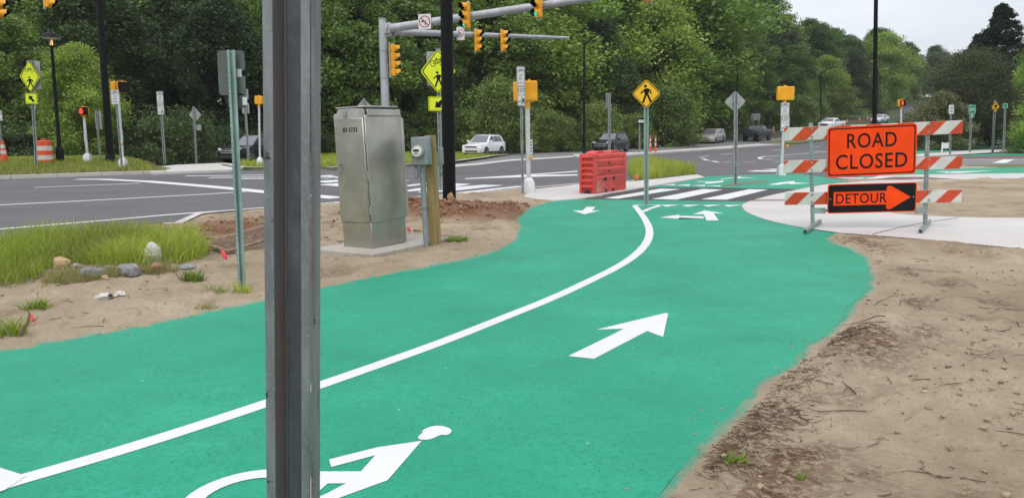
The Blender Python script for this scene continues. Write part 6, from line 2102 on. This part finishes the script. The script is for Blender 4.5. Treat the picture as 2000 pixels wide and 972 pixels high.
    if plate:
        MB().box((x_n + 0.028, 0, plate), (0.01, 0.32, 0.16)).build('number_plate', 'sign_white', body)
    if bed:
        xa, xb, zb_ = bed
        MB().box((L / 2 - (xa + xb) / 2 * L, 0, zb_), ((xb - xa) * L, Wd * 0.80, 0.02)).build('cargo_bed', 'trim_dark', body)
    return root

suv = lambda z0, belt, hood, roof: [(0.0, 0.84, z0 + 0.06, 0.72 * hood, 0.76 * hood, 0.72), (0.03, 0.93, z0, 0.86 * hood, 0.90 * hood, 0.82), (0.10, 0.99, z0, 0.90 * hood, 0.97 * hood, 0.86), (0.27, 1.0, z0, belt, hood * 1.05, 0.88),
                              (0.44, 1.0, z0, belt, roof - 0.03, 0.72), (0.52, 1.0, z0, belt, roof, 0.74), (0.80, 1.0, z0, belt + 0.02, roof - 0.02, 0.73), (0.90, 0.99, z0, belt + 0.04, roof - 0.08, 0.70), (0.97, 0.96, z0 + 0.05, belt + 0.02, belt + 0.12, 0.80), (1.0, 0.90, z0 + 0.10, belt - 0.15, belt - 0.08, 0.80)]
SW = [(0.335, 0.53, 0.445, 0.53), (0.545, 0.70, 0.545, 0.70), (0.715, 0.85, 0.715, 0.82)]
car('parked_car', 'white SUV with roof rails waiting by the far verge', 'car', (946, 305), R(27), 'car_white', (4.45, 1.82), suv(0.26, 1.04, 0.98, 1.66), (0.345, 0.23, 0.19, 0.79), SW, (3, 4), (7, 8), (0.80, 0.66, 0.30, 0.15), (0.76, 0.95, 0.13, 'chrome'), roof_rails=True)
car('parked_car', 'black SUV driving behind the red barrier', 'car', (1194, 297), R(22), 'car_black', (4.9, 1.93), suv(0.27, 1.07, 1.02, 1.73), (0.375, 0.24, 0.19, 0.78), SW, (3, 4), (7, 8), (0.86, 0.70, 0.34, 0.12), (0.66, 1.25, 0.28, 'chrome'), roof_rails=True)
van = [(0.0, 0.84, 0.26, 0.62, 0.66, 0.72), (0.03, 0.93, 0.20, 0.78, 0.82, 0.82), (0.08, 0.99, 0.20, 0.86, 0.92, 0.86), (0.22, 1.0, 0.20, 1.02, 1.08, 0.88), (0.40, 1.0, 0.20, 1.05, 1.72, 0.74), (0.50, 1.0, 0.20, 1.05, 1.76, 0.76), (0.88, 1.0, 0.20, 1.08, 1.74, 0.75), (0.95, 0.99, 0.22, 1.08, 1.66, 0.72), (0.985, 0.96, 0.28, 1.02, 1.14, 0.80), (1.0, 0.92, 0.30, 0.9, 0.95, 0.8)]
car('parked_car', 'silver minivan coming past the bushes', 'car', (1391, 279.5), R(18), 'car_silver', (5.1, 1.95), van, (0.335, 0.22, 0.18, 0.78), [(0.30, 0.44, 0.40, 0.45), (0.46, 0.66, 0.46, 0.66), (0.68, 0.93, 0.68, 0.90)], (3, 4), (7, 8), (0.74, 0.70, 0.34, 0.18), (0.66, 0.7, 0.14, 'chrome'))
pk = lambda z0, k: [(0.0, 0.90, z0 + 0.05, z0 + 0.62, z0 + 0.68, 0.84), (0.02, 0.97, z0, z0 + 0.70, z0 + 0.75, 0.88), (0.06, 1.0, z0, z0 + 0.74, z0 + 0.80, 0.90), (0.25, 1.0, z0, z0 + 0.78, z0 + 0.86, 0.90), (0.35, 1.0, z0, z0 + 0.80, z0 + 1.34, 0.74), (0.41, 1.0, z0, z0 + 0.80, z0 + 1.38, 0.76),
                    (0.58, 1.0, z0, z0 + 0.80, z0 + 1.37, 0.75), (0.64, 1.0, z0, z0 + 0.80, z0 + 0.84, 0.90), (0.66, 1.0, z0, z0 + 0.78, z0 + 0.82, 0.92), (0.985, 1.0, z0, z0 + 0.78, z0 + 0.82, 0.92), (1.0, 0.97, z0 + 0.05, z0 + 0.70, z0 + 0.74, 0.92)]
PW = [(0.285, 0.45, 0.355, 0.45), (0.465, 0.60, 0.465, 0.575)]
car('pickup_truck', 'lifted dark pickup truck on big tyres below the square board', 'truck', (1479, 275.5), R(20), 'car_blue_black', (5.8, 2.02), pk(0.66, 1), (0.47, 0.33, 0.17, 0.79), PW, (3, 4), (6, 7), (1.22, 0.78, 0.30, 0.16), (1.16, 1.1, 0.30, 'trim_dark'), bed=(0.66, 0.97, 1.486), rimm='rim_dark')
car('pickup_truck', 'white pickup truck coming down the road above the barricade', 'truck', (1624, 247), R(24), 'car_white', (5.8, 2.02), pk(0.50, 1), (0.40, 0.27, 0.17, 0.79), PW, (3, 4), (6, 7), (1.02, 0.78, 0.30, 0.16), (0.96, 1.1, 0.28, 'chrome'), bed=(0.66, 0.97, 1.326), Y=124)
sed = [(0.0, 0.84, 0.26, 0.60, 0.64, 0.72), (0.03, 0.94, 0.20, 0.74, 0.78, 0.82), (0.10, 0.99, 0.20, 0.82, 0.88, 0.86), (0.28, 1.0, 0.20, 0.93, 0.98, 0.86), (0.45, 1.0, 0.20, 0.95, 1.44, 0.70), (0.54, 1.0, 0.20, 0.95, 1.47, 0.71), (0.72, 1.0, 0.20, 0.97, 1.40, 0.68), (0.88, 0.99, 0.22, 1.0, 1.04, 0.82), (0.98, 0.95, 0.28, 0.92, 0.98, 0.82), (1.0, 0.9, 0.3, 0.85, 0.9, 0.8)]
car('parked_car', 'light silver car far up the road behind the tall black pole', 'car', (1718, 236.5), R(20), 'car_light', (4.6, 1.82), sed, (0.33, 0.22, 0.18, 0.79), [(0.34, 0.53, 0.455, 0.53), (0.545, 0.76, 0.545, 0.70)], (3, 4), (6, 7), (0.70, 0.66, 0.34, 0.15), (0.52, 0.9, 0.2, 'trim_dark'), Y=139)
car('parked_car', 'black SUV half hidden behind the channel posts on the far side', 'car', (501, 316), R(43), 'car_black', (4.65, 1.84), suv(0.26, 1.04, 0.98, 1.69), (0.36, 0.23, 0.19, 0.78), SW, (3, 4), (7, 8), (0.80, 0.66, 0.36, 0.15), (0.70, 0.95, 0.20, 'chrome'), Y=46.5)

# garden shed in the wood
b_ = D(253, 287, 66)
b_.z = float(gz(0, 66))
sh = thing('shed', 'small pale shed standing under the dark trees', 'shed', b_, R(-20))
wl = MB().box((0, 0, 1.05), (1.6, 1.5, 2.5)).build('wall', 'shed_wall', sh, bevel=0.01)
MB().box((-0.25, -0.755, 1.3), (0.45, 0.02, 1.4)).build('door', 'trim_dark', wl)
MB().add([(-1.0, -0.95, 2.3), (1.0, -0.95, 2.3), (1.0, 0.95, 2.3), (-1.0, 0.95, 2.3), (-1.0, 0, 2.55), (1.0, 0, 2.55)], [(0, 1, 5, 4), (2, 3, 4, 5), (0, 4, 3), (1, 2, 5), (3, 2, 1, 0)]).build('roof', 'shed_wall', sh, smooth=False)

# ------------------------------------------------------------------ stones and litter on the soil
def rock_mb(seed, sx_, sy_, sz_, detail=2, rough=0.3):
    bm = bmesh.new()
    bmesh.ops.create_icosphere(bm, subdivisions=detail, radius=1)
    r_ = np.random.default_rng(seed)
    pl = r_.normal(0, 1, (7, 3))
    pl /= np.linalg.norm(pl, axis=1, keepdims=True)
    dd_ = r_.uniform(0.50, 0.88, 7)
    mb = MB()
    vs = []
    for v in bm.verts:
        p = np.array(v.co)
        for a, d_ in zip(pl, dd_):
            e = p @ a - d_
            if e > 0:
                p = p - a * e
        p = p * (1 + rough * 0.25 * r_.normal())
        vs.append((p[0] * sx_, p[1] * sy_, p[2] * sz_))
    fs = [tuple(v.index for v in f.verts) for f in bm.faces]
    bm.free()
    return mb.add(vs, fs)

def rock(label, px_, py_, w_px, h_px, m, seed, depth=0.7):
    p = G(px_, py_)
    s = SC(p)
    w_, h_ = w_px / s, h_px / s
    p.z = soil_z(p.x, p.y)
    mb = rock_mb(seed, w_ / 2, w_ / 2 * depth, h_ * 0.62, 2, 0.2)
    o = mb.build('rock', m, None, smooth=False)
    o.location = (p.x, p.y + w_ * depth * 0.4, p.z + h_ * 0.38)
    return tag(o, label, 'rock')
rock('tan boulder at the grass edge furthest from the pale standing stone', 114, 534, 44, 25, 'stone_tan', 1)
rock('tall pale stone leaning up out of the long grass', 297, 524, 36, 46, 'stone_pale', 2, 0.6)
rock('wide grey rock in the row beside the rust coloured stone', 246, 557, 54, 26, 'stone_grey', 3)
rock('grey rock in the middle of the row along the grass', 176, 556, 52, 26, 'stone_grey', 4)
rock('flat grey rock behind the row of stones', 208, 540, 36, 14, 'stone_grey', 5)
rock('small dark rock behind the tan boulder', 150, 532, 24, 12, 'stone_grey', 6)
rock('rust coloured stone at the end of the row', 304, 544, 30, 18, 'stone_rust', 7)
rock('small brown stone between the grey and rust coloured rocks', 280, 547, 18, 12, 'stone_rust', 8)
rock('low half buried grey rock by the tuft of grass', 360, 541, 40, 9, 'stone_grey', 9)
rock('pale pebble lying in front of the grey rocks', 205, 562, 14, 9, 'stone_tan', 10)
rock('grey brown boulder on the red soil at the black pole', 882, 409, 17, 16, 'stone_rust', 12)
rock('small brown clod on the soil beside the slab', 818, 458, 22, 8, 'clod_tan', 13)

def scatter(name, label, cat, pts, maker, m):
    mb = MB()
    for k, (x, y) in enumerate(pts):
        maker(mb, k, x, y)
    o = mb.build(name, m, None, smooth=False)
    return tag(o, label, cat, None, 'stuff')

r_ = np.random.default_rng(99)
ROCKS = [rock_mb(200 + k, 1, 0.8, 0.7, 1, 0.4) for k in range(6)]
def clod_maker(lo, hi):
    def f_(mb, k, x, y):
        s = lo + (hi - lo) * r_.random() ** 4.5
        q = ROCKS[k % 6]
        a = r_.random() * 6.28
        z = max(soil_z(x, y), 0.008) + s * 0.25
        mb.add([(x + (vx * math.cos(a) - vy * math.sin(a)) * s, y + (vx * math.sin(a) + vy * math.cos(a)) * s, z + vz * s) for vx, vy, vz in q.v], q.f)
    return f_
def clumpy(fx, sc=1.4, lo=0.40, hi=0.66):
    def g_():
        while True:
            x, y = fx()
            if float(fbm(np.array([x * sc]), np.array([y * sc]), 3, 17)[0]) > r_.uniform(lo, hi):
                return x, y
    return g_
def free(n, fx, dmin_=0.06):
    pts = []
    while len(pts) < n:
        x, y = fx()
        a = math.atan2(x, y + 0.2)
        r0 = math.hypot(x, y + 0.2)
        if not (0.8 < r0 < 34) or abs(a) > 1.1:
            continue
        i = int(np.clip(round(math.log(r0 / 0.7) / math.log(36 / 0.7) * (nr - 1)), 0, nr - 1))
        j = int(np.clip(round((a - aa[0]) / (aa[-1] - aa[0]) * (na - 1)), 0, na - 1))
        if dmin[i, j] > dmin_:
            pts.append((x, y))
    return pts
def around(px_, py_, sx_, sy_):
    p = G(px_, py_)
    return lambda: (p.x + r_.normal(0, sx_), p.y + r_.normal(0, sy_))
scatter('soil_clods', 'heap of reddish brown clods round the black pole', 'soil', free(520, around(905, 416, 0.85, 0.75)) + free(200, around(808, 411, 0.45, 0.5)), clod_maker(0.015, 0.085), 'clod')
scatter('soil_clods', 'red broken clods behind the drain grate', 'soil', free(420, around(465, 452, 0.9, 0.9)), clod_maker(0.012, 0.06), 'clod')
side_r = lambda: (r_.uniform(0.3, 7.5), r_.uniform(1.6, 11))
scatter('soil_crumbs', 'crumbs and pebbles strewn over the bare soil', 'soil', free(4200, clumpy(lambda: (r_.uniform(0.3, 8.5), 1.4 + 11 * r_.random() ** 1.5))) + free(2600, clumpy(lambda: (r_.uniform(-8, 0.5), r_.uniform(5, 16)))), clod_maker(0.003, 0.026), 'clod_tan')
def twig_maker(lo, hi, rad):
    def f_(mb, k, x, y):
        Lt = lo + (hi - lo) * r_.random() ** 2.2
        a = r_.normal(2.6, 0.9)
        pts = []
        c = r_.normal(0, 0.5)
        for t in np.linspace(-0.5, 0.5, 4):
            aa_ = a + c * t
            xx, yy = x + math.cos(aa_) * Lt * t, y + math.sin(aa_) * Lt * t
            pts.append((xx, yy, soil_z(xx, yy) + rad * 1.2 + abs(r_.normal(0, 0.004))))
        q_ = rad * r_.uniform(0.35, 1.25)
        mb.tube(pts, [q_, q_, q_ * 0.8, q_ * 0.4], 4)
    return f_
scatter('twigs', 'dead twigs and roots lying on the bare soil', 'twig', free(420, clumpy(lambda: (r_.uniform(0.3, 8), 1.4 + 10 * r_.random() ** 1.4), 1.1, 0.45, 0.65), 0.12) + free(220, clumpy(lambda: (r_.uniform(-7, 0.5), r_.uniform(5, 16)), 1.1, 0.4, 0.62), 0.12), twig_maker(0.03, 0.34, 0.0036), 'twig')
mat('straw', (0.46, 0.36, 0.22), 0.9, var=0.3, vscale=6)
edge_pt = lambda: (lambda q, sg: (q[0] + r_.normal(0, 0.10), q[1] + r_.normal(0, 0.10)))(P_GREEN[int(r_.integers(0, len(P_GREEN)))], 1)
scatter('soil_crumbs', 'fine crumbs spilled over the edge of the green path', 'soil', free(1500, edge_pt, -0.22), clod_maker(0.002, 0.014), 'clod_tan')
scatter('straw', 'pale straw scraps scattered over the bare soil', 'straw', free(900, lambda: (r_.uniform(0.3, 8), 1.4 + 10 * r_.random() ** 1.4), 0.08) + free(350, lambda: (r_.uniform(-7, 0.5), r_.uniform(5, 16)), 0.1), twig_maker(0.02, 0.14, 0.0018), 'straw')
mat('litter_brown', (0.075, 0.042, 0.026), 0.9, col2=(0.20, 0.12, 0.075), vscale=14)
SEG = [(tuple(G(*p_).xy), tuple(G(*q_).xy)) for p_, q_ in (((1560, 705), (1310, 960)), ((1640, 650), (1580, 705)), ((1480, 790), (1330, 930)))]
def by_edge():
    p_, q_ = SEG[int(r_.integers(0, 3))]
    t_ = r_.random()
    return p_[0] + (q_[0] - p_[0]) * t_ + abs(r_.normal(0, 0.16)), p_[1] + (q_[1] - p_[1]) * t_ - abs(r_.normal(0, 0.06))
scatter('litter', 'brown needles and rootlets along the edge of the green path', 'litter', free(1900, clumpy(by_edge, 2.0, 0.38, 0.6), 0.05), twig_maker(0.015, 0.08, 0.0016), 'litter_brown')


# curved stick, rag, drain grate
p = G(42, 668)
p.z = soil_z(p.x, p.y)
s_ = SC(p)
o = MB().tube([(0, 0, -0.01), (0.02, 0, 0.05), (0.065, 0.0, 0.11), (0.075, 0.01, 0.16), (0.068, 0.01, 0.19)], [0.012, 0.013, 0.011, 0.009, 0.004], 8).build('stick', 'twig', None)
o.location = p
tag(o, 'dark curved stick poking out of the soil at the path edge', 'stick')
p = G(220, 590)
p.z = soil_z(p.x, p.y) + 0.01
rg = thing('rag', 'dirty white crumpled rag lying on the soil', 'rag', p, R(10))
for k, (dx, sx_, sd_) in enumerate(((-0.07, 0.085, 71), (0.05, 0.07, 72))):
    mb = rock_mb(sd_, sx_, 0.05, 0.035, 3, 0.5)
    mb.move(Matrix.Translation((dx, 0.02 * k, 0.012 + 0.012 * k)))
    mb.build('fold', 'rag', rg)
p = rock_mb(73, 0.025, 0.02, 0.02, 1, 0.4)
p.move(Matrix.Translation((-0.005, -0.035, 0.03))).build('stain', 'trim_dark', rg)
gA, gB, gC = G(408, 492), G(448, 499), G(520, 488)
gr = thing('drain_grate', 'rusty slatted drain grate set in the red soil', 'grate', (gB.x, gB.y, soil_z(gB.x, gB.y) + 0.02), 0, 0, rx=R(10))
ux = Vector((gC.x - gB.x, gC.y - gB.y, 0)).normalized()
uy = Vector((-ux.y, ux.x, 0))
GWd, GDp = 0.95, 0.55
def bar_(a, b, w_, nm):
    a3, b3 = ux * a[0] + uy * a[1], ux * b[0] + uy * b[1]
    c = (a3 + b3) / 2
    d_ = b3 - a3
    MB().box((c.x, c.y, 0.02), (d_.length, w_, 0.035), math.atan2(d_.y, d_.x)).build(nm, 'rust_iron', gr, bevel=0.004)
for t in (0, 1):
    bar_((-0.03, GDp * t), (GWd + 0.03, GDp * t), 0.045, 'frame_bar')
    bar_((GWd * t, 0.026), (GWd * t, GDp - 0.026), 0.045, 'frame_bar')
for k in range(1, 9):
    bar_((0.026, GDp * k / 9), (GWd - 0.026, GDp * k / 9), 0.022, 'slat')

# small weeds
def tuft(label, px_, py_, n, hgt, wd, seed, spread=0.10, m='grass_blade', flat=0.7):
    q = G(px_, py_)
    rr_ = np.random.default_rng(seed)
    P = [(q.x + spread * math.cos(a), q.y + spread * 0.8 * math.sin(a)) for a in np.linspace(0, 6.28, 9)[:-1]]
    o = blades('grass_tuft', None, P, n, hgt, wd, seed, soil_z, m, lean=flat)
    del o['kind']
    return tag(o, label, 'weed')
tuft('green grass tuft in front of the low grey rock', 378, 556, 170, 0.17, 0.009, 81, 0.13)
tuft('low weed at the foot of the channel post', 475, 574, 70, 0.12, 0.008, 82, 0.10)
tuft('flat leafy weed on the soil before the timber post', 890, 480, 160, 0.07, 0.022, 83, 0.17, flat=1.4)
tuft('green weed near the curved stick', 70, 608, 110, 0.09, 0.014, 84, 0.11, flat=1.2)
tuft('pale weed at the corner of the soil by the path', 12, 664, 150, 0.14, 0.008, 85, 0.16)
tuft('small bright weed by the path edge in brown litter', 1440, 912, 60, 0.045, 0.012, 86, 0.06, flat=1.3)
tuft('tiny single leaf seedling on the bare soil', 1566, 944, 5, 0.05, 0.018, 87, 0.008)
tuft('sparse grass blades near the limp pink flag', 425, 578, 50, 0.11, 0.007, 88, 0.12)
tuft('low dry weed where the soil meets the path by the channel post', 402, 606, 60, 0.05, 0.01, 89, 0.10, 'grass_dry', 1.2)

# ------------------------------------------------------------------ damp air
hz = bpy.data.materials.new('haze')
MATS['haze'] = hz
hz.use_nodes = True
t = hz.node_tree
t.nodes.remove(t.nodes['Principled BSDF'])
pv = node(t, 'ShaderNodeVolumePrincipled')
pv.inputs['Color'].default_value = (0.86, 0.90, 0.95, 1)
pv.inputs['Density'].default_value = 0.00025
t.links.new(pv.outputs[0], t.nodes['Material Output'].inputs['Volume'])
o = MB().box((0, 1000, 29), (2600, 2700, 62)).build('haze', hz, None, smooth=False)
tag(o, 'thin damp air over the whole place', None, None, 'stuff')
